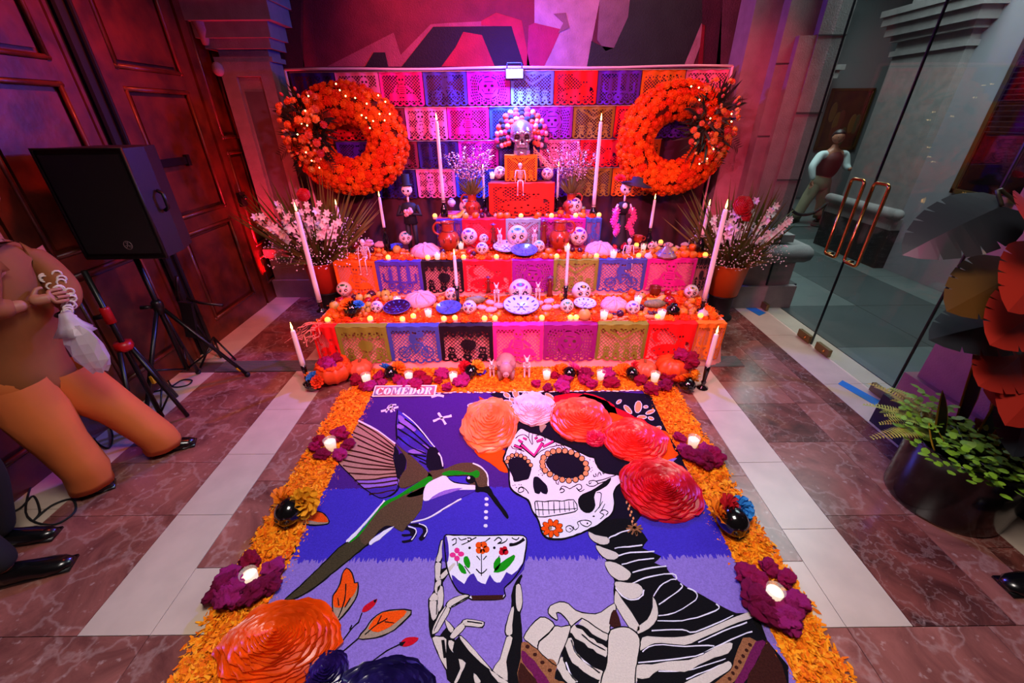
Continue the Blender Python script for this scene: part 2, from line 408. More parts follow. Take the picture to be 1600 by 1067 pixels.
# the tall panelled door: leaves, rails, raised panels, each its own piece
def door_leaf(nm, y0, y1, rails, z1=4.3, stile=.14):
    d = struct(nm, MB().box((X_L-.035, (y0+y1)/2, z1/2), (.05, y1-y0, z1)), WOOD)
    for yy in (y0+stile/2, y1-stile/2): obj('stile', MB().box((X_L, yy, z1/2), (.035, stile, z1)), WOOD, d, False)
    zs = [0]+rails+[z1]
    for z in rails: obj('rail', MB().box((X_L, (y0+y1)/2, z), (.034, y1-y0-2*stile, .11)), WOOD, d, False)
    obj('rail', MB().box((X_L, (y0+y1)/2, .1), (.034, y1-y0-2*stile, .2)), WOOD, d, False)
    for a, b in zip(zs, zs[1:]):
        a2 = a+(.055 if a else .2); b2 = b-.055; w = y1-y0-2*stile
        if w < .1: continue
        for yy in (y0+stile+.018, y1-stile-.018): obj('moulding', MB().tube([(X_L+.012, yy, a2), (X_L+.012, yy, b2)], .017, 6), WOOD, d)
        for zz in (a2+.018, b2-.018): obj('moulding', MB().tube([(X_L+.012, y0+stile, zz), (X_L+.012, y1-stile, zz)], .017, 6), WOOD, d)
        M = Matrix.Translation((X_L-.005, (y0+y1)/2, (a2+b2)/2)) @ Matrix.Rotation(PI/2, 4, 'Y')
        obj('panel', MB().add(*_boxgeo((b2-a2)-.12, w-.12, .03), M), WOOD, d, False)
    return d
door_leaf('door_1', 3.50, 4.50, [1.10, 2.22, 3.3])
door_leaf('door_2', 4.54, 5.02, [.60, 1.70, 2.95], stile=.1)
door_leaf('door_3', 2.40, 3.30, [1.10, 2.22, 3.3])
door_leaf('door_4', 1.40, 2.38, [1.10, 2.22, 3.3])
struct('trim_2', MB().box((X_L-.02, 3.40, 2.2), (.05, .17, 4.4)).tube([(X_L+.03, 3.345, 0), (X_L+.03, 3.345, 4.3)], .02, 6).tube([(X_L+.03, 3.46, 0), (X_L+.03, 3.46, 4.3)], .014, 6), BLACKM)
struct('trim_3', MB().tube([(X_L+.012, 3.27, 0), (X_L+.012, 3.27, 4.3)], .02, 6), WOOD)
lb = thing('latch_bar', 'black flat latch bar across the wooden door behind the loudspeaker', 'latch', (X_L+.03, 3.83, 1.62))
obj('bar', MB().box((0, 0, 0), (.02, .42, .06)), BLACK, lb, False); obj('bracket', MB().box((.002, .19, 0), (.03, .04, .09)), BLACK, lb, False); obj('bracket', MB().box((.002, -.19, 0), (.03, .04, .09)), BLACK, lb, False)
lk = thing('door_lock', 'small dark lock box on the far leaf of the wooden door', 'lock', (X_L+.03, 4.62, 1.18))
obj('case', MB().box((0, 0, 0), (.05, .1, .14)), BLACK, lk, False); obj('knob', MB().ball((.045, 0, .02), .025), BLACK, lk)

# ---- left stone pilaster with a sunk panel and a moulded capital
def moulded(nm, prof, x0, x1, yf, depth, m):
    """prof: list of (z0, z1, projection) courses stacked up"""
    d = struct(nm, MB().box(((x0+x1)/2, yf+depth/2, 1.3), (x1-x0-.02, depth-.02, 2.5)), m)
    for z0, z1, p in prof:
        obj('course', MB().box(((x0+x1)/2, yf+depth/2-p/2, (z0+z1)/2), (x1-x0+2*p, depth+p, z1-z0)), m, d, False)
    return d
pl = moulded('trim_4', [(0, .22, .09), (.22, .5, .06), (.5, .6, .09), (2.42, 2.46, .03), (2.52, 2.60, .06), (2.60, 2.72, .10), (2.72, 2.86, .17), (2.86, 3.0, .2), (3.0, 4.6, .04)], -2.80, -2.30, 4.80, .3, STONE)
for a, b, z0, z1 in ((-2.80, -2.66, .6, 2.42), (-2.42, -2.30, .6, 2.42), (-2.66, -2.42, 2.30, 2.42), (-2.66, -2.42, .6, .72)):
    obj('panel_border', MB().box(((a+b)/2, 4.79, (z0+z1)/2), (b-a, .05, z1-z0)), STONE, pl, False)
tipx = [(-2.66, 2.30), (-2.60, 2.30), (-2.57, 2.24), (-2.51, 2.24), (-2.48, 2.30), (-2.42, 2.30), (-2.42, 2.2), (-2.45, 2.15), (-2.63, 2.15), (-2.66, 2.2)]
obj('panel_field', MB().box((-2.54, 4.815, 1.45), (.2, .02, 1.45)), mat('slate_stone', '#5a5f60', .7, var=.2, vs_=8), pl, False)
obj('bracket', MB().tube([(-2.84, 4.74, 2.95), (-2.85, 4.7, 2.8), (-2.82, 4.72, 2.66), (-2.84, 4.74, 2.55)], [.05, .06, .05, .03], 8), STONE, pl)
obj('bracket', MB().ball((-2.8, 4.74, 2.36), (.05, .05, .06)), STONE, pl)

# ---- right stepped column
cr_ = moulded('trim_5', [(0, .26, .20), (.26, .52, .14), (.72, .8, .08)], 2.58, 2.99, 4.46, .6, STONE)
obj('shaft', MB().box((2.62, 4.68, 2.5), (.30, .3, 5.0)), STONE, cr_, False)
obj('shaft', MB().box((2.36, 4.80, 2.5), (.28, .3, 5.0)), STONE, cr_, False)
obj('shaft', MB().box((2.87, 4.76, 2.5), (.25, .6, 5.0)), STONE, cr_, False)
obj('base_course', MB().box((2.82, 4.7, .13), (.82, .74, .265)), STONE_D, cr_, False)
tor = MB()
for p in [[(2.40, 4.30, .62), (3.17, 4.30, .62), (3.17, 5.0, .62)]]: tor.tube(p, .095, 10)
obj('torus_moulding', tor, STONE, cr_)
for z in (1.35, 1.95, 2.55, 3.15):
    obj('joint', MB().box((2.87, 4.455, z), (.252, .008, .008)).box((2.62, 4.527, z-.2), (.3, .008, .008)), mat('joint_grey', '#4a4647', .9), cr_, False)

# ---- glass wall with two door leaves
def glass_mat():
    m = bpy.data.materials.new('clear_glass'); m.use_nodes = True; N = m.node_tree.nodes; L = m.node_tree.links
    N.remove(N['Principled BSDF']); o = N['Material Output']
    t = N.new('ShaderNodeBsdfTransparent'); t.inputs[0].default_value = (.82, .9, .88, 1)
    g = N.new('ShaderNodeBsdfGlossy'); g.inputs['Roughness'].default_value = .02
    lw = N.new('ShaderNodeLayerWeight'); pw_ = N.new('ShaderNodeMath'); pw_.operation = 'POWER'; pw_.inputs[1].default_value = 4; L.new(lw.outputs['Facing'], pw_.inputs[0])
    fr = N.new('ShaderNodeMath'); fr.operation = 'MULTIPLY_ADD'; fr.inputs[1].default_value = .45; fr.inputs[2].default_value = .03; L.new(pw_.outputs[0], fr.inputs[0])
    mx = N.new('ShaderNodeMixShader'); L.new(fr.outputs[0], mx.inputs[0]); L.new(t.outputs[0], mx.inputs[1]); L.new(g.outputs[0], mx.inputs[2]); L.new(mx.outputs[0], o.inputs[0])
    return m
GLASS = glass_mat(); EDGE = mat('glass_edge', '#0a1413', .3); BRASS = mat('polished_brass', '#c98a4a', .18, 1.)
SATIN = mat('bronze_patch', '#8a6a48', .4, .8)
def pane(nm, y0, y1, z0=.012, z1=3.6):
    p = struct(nm, MB().box((X_G, (y0+y1)/2, (z0+z1)/2), (.01, y1-y0-.006, z1-z0)), GLASS)
    obj('glass_edge', MB().box((X_G, y0+.002, (z0+z1)/2), (.016, .010, z1-z0)), EDGE, p, False)
    return p
pane('window_1', 4.30, 4.45); d5 = pane('door_5', 3.390, 4.29); d6 = pane('door_6', 2.50, 3.384); pane('window_2', 1.75, 2.494); pane('window_3', .6, 1.744)
def rloop(y0, y1, z0, z1, x, r=.03):
    P = []
    for cy, cz, a in ((y1-r, z1-r, 0), (y0+r, z1-r, PI/2), (y0+r, z0+r, PI), (y1-r, z0+r, 1.5*PI)):
        for k in range(5): P.append((x, cy+r*math.cos(a+k*PI/8), cz+r*math.sin(a+k*PI/8)))
    P.append(P[0]); return P
for d, y0, y1 in ((d5, 3.42, 3.56), (d6, 3.18, 3.325)):
    obj('door_handle', MB().tube(rloop(y0, y1, .85, 1.475, X_G-.06), .0125, 10), BRASS, d)
    obj('handle_mount', MB().tube([(X_G-.06, (y0+y1)/2+.045, 1.47), (X_G, (y0+y1)/2+.045, 1.47)], .011, 8).tube([(X_G-.06, (y0+y1)/2+.045, .855), (X_G, (y0+y1)/2+.045, .855)], .011, 8), BRASS, d)
for d, y in ((d5, 3.50), (d6, 3.235)):
    obj('patch_fitting', MB().box((X_G, y, .045), (.034, .17, .07)), SATIN, d, False); obj('screw', MB().ball((X_G-.018, y-.03, .045), .014), BRASS, d)
obj('patch_fitting', MB().box((X_G, 4.22, .045), (.034, .12, .07)), SATIN, d5, False)
obj('patch_fitting', MB().box((X_G, 2.58, .045), (.034, .15, .07)), SATIN, d6, False)
BLUEP = mat('blue_film', '#1677c8', .35)
tag(link('blue_film_strip', MB().prism([(2.68, 4.28), (2.79, 4.32), (2.84, 4.12), (2.73, 4.05)], .001, .003).mesh('blue_film', False), BLUEP), 'blue plastic strip on the threshold under the far glass hinge', 'film')
tag(link('blue_film_strip', MB().prism([(2.68, 2.75), (2.75, 2.80), (2.84, 2.52), (2.76, 2.46)], .001, .003).mesh('blue_film', False), BLUEP), 'blue plastic strip on the threshold beside the pink stone post', 'film')

# ---- beyond the glass: corridor
EXT = mat('slate_paving', '#59615f', .42, var=.15, vs_=3)
EXTD = mat('slate_paving_dark', '#3b4343', .42, var=.15, vs_=3)
ef = struct('trim_6', MB().box((6.0, 6.0, -.035), (5.9, 14, .03)), GROUT)
for i in range(6):
    for j in range(12):
        x0 = 3.09+i*.9; y0 = .5+j*.95
        obj('paving_slab', MB().box((x0+.45, y0+.475, -.008), (.895, .945, .014)), EXTD if (i == 1 or j % 4 == 3) else EXT, ef, False)
EXW = mat('pale_lilac_wall', '#8d8d93', .8, var=.08, vs_=4)
we = struct('wall_right', MB().box((5.42, 3.0, 2.3), (.2, 7.2, 4.6)), EXW)
wf = struct('wall_far', MB().box((5.8, 11.3, 2.3), (7, .2, 4.6)), mat('far_wall', '#6b7274', .8))
pr = struct('trim_7', MB().box((5.28, 6.17, 2.3), (.14, 1.02, 4.6)), STONE)
obj('plinth', MB().box((5.30, 6.24, .265), (.24, 1.32, .53)), STONE_D, pr, False)
obj('base_block', MB().box((5.29, 6.24, .60), (.2, 1.28, .15)), STONE, pr, False)
obj('torus_moulding', MB().tube([(5.2, 5.58, .74), (5.2, 6.90, .74)], .07, 10).ball((5.2, 5.58, .74), .07).ball((5.2, 6.9, .74), .07), STONE, pr)
for z0, z1, p in ((2.60, 2.66, .03), (2.76, 2.83, .06), (2.83, 2.95, .12), (2.95, 3.05, .17), (3.05, 3.12, .2)):
    obj('capital_course', MB().box((5.28-p/2, 6.17, (z0+z1)/2), (.16+p, 1.02+2*p, z1-z0)), STONE, pr, False)
p2 = struct('trim_8', MB().box((6.6, 10.9, 2.0), (.9, .5, 4.0)), STONE)
for z0, z1, p in ((2.35, 2.45, .06), (2.6, 2.75, .12), (2.75, 2.85, .18)): obj('capital_course', MB().box((6.6, 10.9-p/2, (z0+z1)/2), (.9+2*p, .5+p, z1-z0)), STONE, p2, False)
# dark window with slatted blind in the corridor wall
wn = struct('window_4', MB().box((5.315, 3.6, 2.1), (.02, 3.0, 1.95)), mat('dark_pane', '#07070b', .08))
GILT = mat('dull_gilt', '#6d5a36', .4, .7)
for a, b in (((5.30, 5.11, 1.1), (5.30, 5.11, 3.1)), ((5.30, 5.13, 1.12), (5.30, 2.1, 1.12))): obj('window_frame', MB().bar(a, b, .04, .05), GILT, wn, False)
for k in range(26): obj('slat', MB().box((5.285, 3.6, 1.75+k*.05), (.02, 2.95, .006)), mat('blind_slat', '#23222c', .4), wn, False)
# paintings
def painting(c, w, h, label, axis='Y', cols=()):
    t = thing('framed_painting', label, 'painting', c)
    R = Matrix.Rotation(0 if axis == 'Y' else PI/2, 4, 'Z')
    f = MB(); f.M = R
    for a in (-1, 1): f.box((a*w/2, 0, 0), (.06, .05, h+.06)); f.box((0, 0, a*h/2), (w, .05, .06))
    obj('frame', f, mat('frame_gold', '#5a4522', .4, .5), t, False)
    cb = MB(); cb.M = R; cb.box((0, 0, 0), (w, .02, h)); cv = obj('canvas', cb, mat('canvas_dark', '#20180f', .5, col2='#4a2f14', vs_=3), t, False)
    r2 = random.Random(3)
    for k in range(7):
        b = MB(); b.M = R; b.ball(((r2.random()-.5)*w*.7, -.012, (r2.random()-.6)*h*.55), (w*.09, .006, h*.17))
        obj('painted_patch', b, mat('patch_%d' % (k % 3), ['#6a4a1d', '#5b2c16', '#3b4426'][k % 3], .6), cv)
pp = fy(1346, 188, 10.6)
painting((pp.x, 11.17, pp.z), .95, 1.25, 'large dark painting in a gilt frame on the far wall behind the man')
p3 = fy(1298, 190, 10.6)
painting((p3.x-.15, 11.17, p3.z+.1), .32, 1.9, 'narrow dark painting left of the man beyond the glass')
# ================================================================== ALTAR STEPS
Y1, Y2, Y3, Y4, Y5, YB = 3.09, 3.75, 4.17, 4.30, 4.42, 4.70
Z1 = .417; Z2 = fy(815, 407, Y2).z; Z3 = fy(812, 343, Y3).z; Z4 = fy(815, 287, Y4).z; Z5 = fy(815, 243, Y5).z
CLOTH = mat('pink_cloth', '#f0a090', .85, var=.08, vs_=5, sheen=.3)
def cloth_step(name, label, x0, x1, yf, yb, z0, zt, m, flare=.03, wave=.006, ripple=9):
    t = thing(name, label, 'step', ((x0+x1)/2, (yf+yb)/2, z0))
    cx, cy = (x0+x1)/2, (yf+yb)/2
    obj('deck', MB().box((0, 0, zt-z0-.012), (x1-x0-.02, yb-yf-.02, .02)), mat('plywood', '#8a6a4a', .8), t, False)
    for sx in (-1, 1):
        for sy in (-1, 1): obj('leg', MB().box((sx*((x1-x0)/2-.06), sy*((yb-yf)/2-.05), (zt-z0)/2-.012), (.045, .045, zt-z0-.03)), mat('plywood', ''), t, False)
    # cloth: top sheet, then the drop round front and sides as one rippled skirt
    pts = []; n = 120
    path = [(x0, yb), (x0, yf), (x1, yf), (x1, yb)]
    Ls = [math.dist(path[i], path[i+1]) for i in range(3)]; tot = sum(Ls)
    vs, fs = [], []; rows = 6
    for i in range(n+1):
        s = tot*i/n; k = 0
        while k < 2 and s > Ls[k]: s -= Ls[k]; k += 1
        a, b = Vector(path[k]), Vector(path[k+1]); q = a+(b-a)*(s/Ls[k]); nn = [(-1, 0), (0, -1), (1, 0)][k]
        for j in range(rows+1):
            f = j/rows; o = flare*f*f+(wave*math.sin(i*ripple*.37)+wave*.6*math.sin(i*.9+2)+wave)*f
            z = (zt-z0)*(1-f)+.002+(.004*math.sin(i*.6)+.004 if j == rows else 0)
            vs.append((q.x-cx+nn[0]*o, q.y-cy+nn[1]*o, z))
    for i in range(n):
        for j in range(rows):
            a = i*(rows+1)+j; fs.append((a, a+1, a+rows+2, a+rows+1))
    b = MB().add(vs, fs)
    b.add([(x0-cx, yf-cy, zt-z0+.002), (x1-cx, yf-cy, zt-z0+.002), (x1-cx, yb-cy, zt-z0+.002), (x0-cx, yb-cy, zt-z0+.002)], [(0, 1, 2, 3)])
    me = b.mesh('cloth'); auto_smooth(me, .9); link('cloth', me, m, t)
    return t
T1X = (fy(490, 505, Y1).x, fy(1132, 505, Y1).x); T2X = (fy(520, 406, Y2).x, fy(1110, 410, Y2).x)
T3X = (fy(681, 343, Y3).x, fy(940, 343, Y3).x); T4X = (fy(765, 288, Y4).x, fy(865, 288, Y4).x); T5X = (fy(790, 246, Y5).x, fy(838, 246, Y5).x)
cloth_step('altar_step', 'lowest altar step under a pink cloth, standing on the floor', T1X[0], T1X[1], Y1, Y2-.03, 0, Z1, CLOTH, .05)
cloth_step('altar_step', 'second altar step under a pink cloth, behind the fruit of the lowest one', T2X[0], T2X[1], Y2, Y3-.03, 0, Z2, CLOTH, .015)
cloth_step('altar_step', 'third altar step, narrow, with sugar skulls and two brown jugs on it', T3X[0], T3X[1], Y3, 4.62, 0, Z3, mat('rose_cloth', '#c75a72', .85), .01)
REDC = mat('red_paper_cover', '#d2231c', .7); ORC = mat('orange_paper_cover', '#e0700f', .7)
def cover_box(name, label, x0, x1, yf, yb, z0, zt, m):
    t = thing(name, label, 'box', ((x0+x1)/2, (yf+yb)/2, z0))
    w, d, h = x1-x0, yb-yf, zt-z0
    obj('carton', MB().box((0, 0, h/2), (w, d, h)), mat('card_'+m.name, '#5a1a14', .8), t, False)
    return t
cover_box('covered_box', 'red paper covered box crowning the third altar step', T4X[0], T4X[1], Y4, 4.58, Z3, Z4, REDC)
cover_box('covered_box', 'small orange paper covered box under the silver skull', T5X[0], T5X[1], Y5, 4.6, Z4, Z5, ORC)

# ------------------------------------------------------------------ papel picado: sheets of tissue with real cut openings
NW, NH = 116, 87
_u = (np.arange(NW)+.5)/NW; _v = 1-(np.arange(NH)+.5)/NH
UU, VV = np.meshgrid(_u, _v)
AX = UU*1.34
def _seg(a, b, w):
    ax, ay = a[0]*1.34, a[1]; bx, by = b[0]*1.34, b[1]; dx, dy = bx-ax, by-ay
    t = np.clip(((AX-ax)*dx+(VV-ay)*dy)/(dx*dx+dy*dy+1e-9), 0, 1)
    return np.hypot(AX-ax-t*dx, VV-ay-t*dy) < w
def _disc(c, r, ry=None): return ((AX-c[0]*1.34)/r)**2+((VV-c[1])/(ry or r))**2 < 1
def _ring(c, r, w): return np.abs(np.hypot(AX-c[0]*1.34, VV-c[1])-r) < w
def _pts(*p):
    m = _seg(p[0], p[1], .02)
    for a, b in zip(p[1:], p[2:]): m |= _seg(a, b, .02)
    return m
def skull_cut(c, r):
    on = _disc(c, r)|_disc((c[0], c[1]-r*.8), r*.6)
    off = _disc((c[0]-r*.3, c[1]), r*.25)|_disc((c[0]+r*.3, c[1]), r*.25)|_disc((c[0], c[1]-r*.45), r*.12)|_seg((c[0]-r*.25, c[1]-r*.95), (c[0]+r*.25, c[1]-r*.95), .009)
    return on, off
def design(kind):
    p, q = (AX+VV)*10.2, (AX-VV)*10.2
    lat = (np.abs(p % 1-.5) > .385)|(np.abs(q % 1-.5) > .385)
    on = np.zeros_like(AX, bool); off = on.copy()
    if kind == 'bike':
        for cx in (.28, .74):
            on |= _ring((cx, .30), .15, .018)
            for k in range(4): a = k*PI/4; on |= _seg((cx-.11*math.cos(a), .3-.15*math.sin(a)), (cx+.11*math.cos(a), .3+.15*math.sin(a)), .009)
        on |= _seg((.28, .3), (.42, .5), .022)|_seg((.42, .5), (.66, .5), .022)|_seg((.5, .28), (.66, .5), .022)|_seg((.74, .3), (.64, .56), .022)|_seg((.5, .28), (.42, .5), .02)
        on |= _disc((.47, .66), .1, .14)|_disc((.6, .8), .13, .09)|_seg((.5, .62), (.64, .56), .03)|_seg((.47, .56), (.5, .3), .035)|_disc((.52, .84), .11)
        off |= _disc((.5, .84), .03)|_disc((.55, .84), .03)
    elif kind == 'guitar':
        a, b = skull_cut((.5, .78), .13); on |= a; off |= b
        on |= _disc((.5, .47), .13, .2)|_seg((.38, .6), (.3, .35), .035)|_seg((.62, .6), (.74, .45), .035)|_disc((.3, .3), .16, .1)|_disc((.68, .28), .2, .1)|_seg((.2, .2), (.84, .2), .04)
        for k in range(4): off |= _seg((.44, .38+.06*k), (.56, .38+.06*k), .008)
    elif kind == 'couple':
        for cx in (.36, .66):
            a, b = skull_cut((cx, .72), .14); on |= a|_disc((cx, .36), .17, .22); off |= b
        on |= _disc((.14, .72), .11)|_disc((.87, .5), .1)|_disc((.13, .34), .08)
        for k in range(6): off |= _disc((.36+.05*math.cos(k), .36+.14*math.sin(k*1.1)), .022)|_disc((.66+.06*math.cos(k*1.7), .36+.15*math.sin(k*1.3)), .022)
        for k in range(5): off |= _disc((.14+.045*math.cos(k*1.257), .72+.06*math.sin(k*1.257)), .02)
    elif kind == 'catrina':
        lat = np.ones_like(lat); c = (.5, .52)
        R_ = np.hypot(AX-.67, (VV-.52)); A_ = np.arctan2(VV-.52, AX-.67)
        for r0, n in ((.40, 30), (.46, 34), (.53, 38), (.60, 40)): off |= (np.abs(R_-r0) < .018) & (np.abs(((A_/(2*PI)*n) % 1)-.5) < .26)
        off |= (np.abs(R_-.33) < .016) & (np.abs(((A_/(2*PI)*9) % 1)-.5) < .33)
        off |= _disc((.42, .58), .05, .04)|_disc((.58, .58), .05, .04)|_disc((.5, .46), .03, .045)|_seg((.4, .36), (.6, .36), .012)|_seg((.4, .7), (.6, .7), .01)|_seg((.34, .48), (.38, .4), .01)|_seg((.66, .48), (.62, .4), .01)
        on |= _disc((.42, .58), .022)|_disc((.58, .58), .022)
    elif kind == 'bride':
        on |= _seg((.1, .95), (.5, .62), .03)|_seg((.5, .62), (.9, .95), .03)|_seg((.3, .95), (.5, .8), .02)|_seg((.5, .8), (.7, .95), .02)
        for cx, h in ((.22, .34), (.42, .42), (.62, .46), (.8, .36)):
            a, b = skull_cut((cx, h), .085); on |= a|_disc((cx, h-.25), .09, .16); off |= b|_disc((cx, h-.22), .025)|_disc((cx-.03, h-.3), .02)|_disc((cx+.03, h-.3), .02)
    elif kind == 'moon':
        on |= (_disc((.24, .68), .17) & ~_disc((.31, .7), .14))
        tri = (VV < 1) & (UU > .42) & (VV > 1.15-.75*UU*1.0) & (VV > .42)
        on |= tri|_disc((.5, .3), .5, .17)|_disc((.72, .42), .16, .22)
        a, b = skull_cut((.72, .66), .12); on |= a; off |= b
        for k in range(7): off |= _disc((.2+.1*k, .27+.06*math.sin(k*2)), .028)
        off |= _disc((.86, .46), .07, .06) & lat
    elif kind == 'candles':
        for cx, h in ((.3, .74), (.5, .9), (.7, .8)): on |= _seg((cx, .3), (cx, h), .05)|_disc((cx, h+.05), .03, .06)
        on |= _seg((.14, .62), (.14, .4), .03)|_seg((.86, .62), (.86, .4), .03)|_seg((.14, .4), (.86, .36), .03)|_disc((.3, .25), .11)|_disc((.7, .25), .11)|_disc((.5, .22), .14, .1)
        off |= _ring((.3, .25), .06, .012)|_ring((.7, .25), .06, .012)|_disc((.5, .22), .03)
    elif kind == 'party':
        for cx in (.2, .5, .8):
            a, b = skull_cut((cx, .34), .1); on |= a|_disc((cx, .14), .12, .14); off |= b|_disc((cx, .16), .03)
        on |= _disc((.53, .5), .2, .16)|_seg((.08, .92), (.92, .92), .06)
        for k in range(6): on |= _disc((.1+.16*k, .8), .07, .1); off |= _disc((.1+.16*k, .8), .022)
    ins = (UU > .07) & (UU < .93) & (VV > .1) & (VV < .9)
    s = np.where(ins, (lat|on) & ~off, True)
    # scalloped hem
    k = 6; ph = (UU*k) % 1-.5; hem = .085-.085*np.sqrt(np.clip(1-(ph*2)**2, 0, 1))
    s &= VV > hem
    s &= ~((np.abs(VV-.075) < .03) & (np.abs(ph) < .2) & (VV > hem+.03))
    s[:2, :] = True
    return s
_SH = {}
def sheet_mesh(kind, flap):
    if (kind, flap) in _SH: return _SH[(kind, flap)]
    s = design(kind); idx = {}; vs = []; fs = []
    def vid(i, j):
        if (i, j) not in idx:
            u = i/NW-.5; v = -j/NH; idx[(i, j)] = len(vs)
            vs.append((u, -.012*math.sin(u*7+1)*(-v)-.006*math.sin(u*19), v))
        return idx[(i, j)]
    for j in range(NH):
        i = 0
        while i < NW:
            if s[j, i]:
                e = i
                while e < NW and s[j, e] and e-i < 5: e += 1
                fs.append((vid(i, j+1), vid(e, j+1), vid(e, j), vid(i, j))); i = e
            else: i += 1
    if flap:
        k = len(vs)
        for i in range(NW+1): vs += [(i/NW-.5, -.006*math.sin((i/NW-.5)*19), .0), (i/NW-.5, .0, .012), (i/NW-.5, .07, .014)]
        for i in range(NW): a = k+3*i; fs += [(a, a+3, a+4, a+1), (a+1, a+4, a+5, a+2)]
    me = bpy.data.meshes.new('papel_'+kind); me.from_pydata(vs, [], fs); me.update(); me.materials.append(None)
    _SH[(kind, flap)] = me; return me
PAPER = {}
def paper(hexc):
    if hexc not in PAPER: PAPER[hexc] = mat('tissue_'+hexc, hexc, .65, var=.08, vs_=4, spec=.25)
    return PAPER[hexc]
def papel(x0, x1, zt, zb, Y, kind, colr, label, group, flap, tilt=0., sag=0.):
    o = bpy.data.objects.new('papel_picado', sheet_mesh(kind, flap)); C.objects.link(o)
    o.location = ((x0+x1)/2, Y, zt); o.scale = (x1-x0, 1 if flap else .8, zt-zb); o.rotation_euler = (tilt, sag, 0)
    o.material_slots[0].link = 'OBJECT'; o.material_slots[0].material = paper(colr)
    return tag(o, label, 'papel picado', group)
def row_on_edge(px, Y, zt, ypix, zb, items, where):
    xs = [fy(p, ypix, Y).x for p in px]
    for (a, b), (kind, colr, lab) in zip(zip(xs, xs[1:]), items):
        papel(a+.002, b-.002, zt+.004, zb, Y-.062 if where == 'low' else Y-.026, kind, colr, lab, 'cut paper along the %s step' % where, True)
row_on_edge([490, 527, 606, 687, 770, 849, 932, 1010, 1085, 1130], Y1, Z1, 507, .075, [
    ('moon', '#e0150f', 'plain red papel picado at the left end of the lowest step, above the carved pumpkin'),
    ('party', '#7d8a25', 'olive green papel picado on the lowest step, second from its left end'),
    ('bike', '#3d4f9c', 'slate blue papel picado with a bicycle, on the lowest step'),
    ('party', '#160b10', 'black papel picado with dancing figures, on the lowest step'),
    ('guitar', '#f0288e', 'hot pink papel picado behind the pig figurine, on the lowest step'),
    ('catrina', '#8c1570', 'dark purple papel picado with a round face, on the lowest step'),
    ('bride', '#7d8a25', 'olive green papel picado right of the dark purple one, on the lowest step'),
    ('moon', '#f01512', 'bright red papel picado above the right pumpkins, on the lowest step'),
    ('candles', '#ee7d1a', 'orange papel picado at the right end of the lowest step')], 'low')
row_on_edge([521, 586, 658, 723, 800, 865, 935, 1010, 1088, 1108], Y2, Z2, 408, Z1+.02, [
    ('guitar', '#f06a10', 'wide orange papel picado at the left end of the second step'),
    ('candles', '#4a3aa6', 'violet blue papel picado second from the left on the second step'),
    ('party', '#160b10', 'black papel picado behind the left middle candle, on the second step'),
    ('moon', '#ef1526', 'red papel picado with a moon, on the second step'),
    ('catrina', '#98158a', 'purple papel picado with a round face behind the biggest sugar skull'),
    ('bride', '#86932c', 'olive green papel picado behind the right middle candle, on the second step'),
    ('bike', '#45519c', 'slate blue papel picado with a bicycle, on the second step'),
    ('guitar', '#d61c86', 'magenta papel picado under the clay tagine, on the second step'),
    ('party', '#1a1013', 'narrow black papel picado at the right end of the second step')], 'middle')
row_on_edge([681, 722, 790, 845, 915, 940], Y3, Z3, 343, Z2+.02, [
    ('candles', '#4b2f9c', 'violet papel picado behind the left glazed jug, on the third step'),
    ('moon', '#f0152e', 'red papel picado with a moon, on the third step'),
    ('bride', '#8fb0b8', 'pale teal papel picado at the centre of the third step'),
    ('guitar', '#b01f9a', 'magenta papel picado behind the right glazed jug, on the third step'),
    ('bike', '#3f63ae', 'narrow blue papel picado at the right end of the third step')], 'third')
papel(T4X[0]-.01, T4X[1]+.01, Z4+.004, Z3+.02, Y4-.02, 'moon', '#ff2d12', 'red papel picado covering the front of the red box', None, True)
papel(T5X[0]-.01, T5X[1]+.01, Z5+.004, Z4+.01, Y5-.02, 'bride', '#ff8a12', 'orange papel picado covering the front of the small box', None, True)

# ------------------------------------------------------------------ backdrop frame with its curtain and rows of cut paper
bd = thing('backdrop_frame', 'pipe frame with a dark maroon curtain standing behind the altar', 'frame', (0, YB+.04, 0))
BX = (fy(443, 103, YB).x, fy(1145, 106, YB).x); BZ = fy(800, 106, YB).z
POLE = mat('white_pipe', '#e6d8d2', .35)
sagp = [(BX[0]+(BX[1]-BX[0])*k/12, -.03, BZ+.012*math.sin(k*1.3)*.5) for k in range(13)]
obj('top_pole', MB().tube(sagp, .012, 8), POLE, bd)
for x in BX: obj('side_pole', MB().tube([(x, -.03, 0), (x, -.03, BZ)], .012, 8), POLE, bd)
for x in BX: obj('foot', MB().box((x, -.03, .01), (.3, .3, .02)), BLACK, bd, False)
cv = MB(); vs, fs = [], []
for i in range(81):
    x = BX[0]+.02+(BX[1]-BX[0]-.04)*i/80; d = .02*math.sin(i*1.1)
    vs += [(x, d, BZ-.01), (x, d*1.3+.005, .01)]
for i in range(80): fs.append((2*i, 2*i+1, 2*i+3, 2*i+2))
obj('curtain', cv.add(vs, fs), mat('maroon_curtain', '#4a1218', .85, sheen=.3), bd)
zr = [fy(800, p, YB).z for p in (112, 167, 219, 263, 309)]
COLN = {'#c9b8c8': 'pale pink', '#f0188a': 'hot pink', '#4a3f9a': 'indigo', '#b018a8': 'magenta', '#6f96ff': 'pale blue', '#f51a20': 'red', '#5a1fb0': 'violet', '#f07a12': 'orange', '#f07aa0': 'rose', '#2a1560': 'dark violet', '#2f55e0': 'bright blue', '#8a1e96': 'purple', '#8f7a1e': 'olive brown', '#7a1a2a': 'maroon'}
w = fy(597, 140, YB).x-fy(530, 140, YB).x
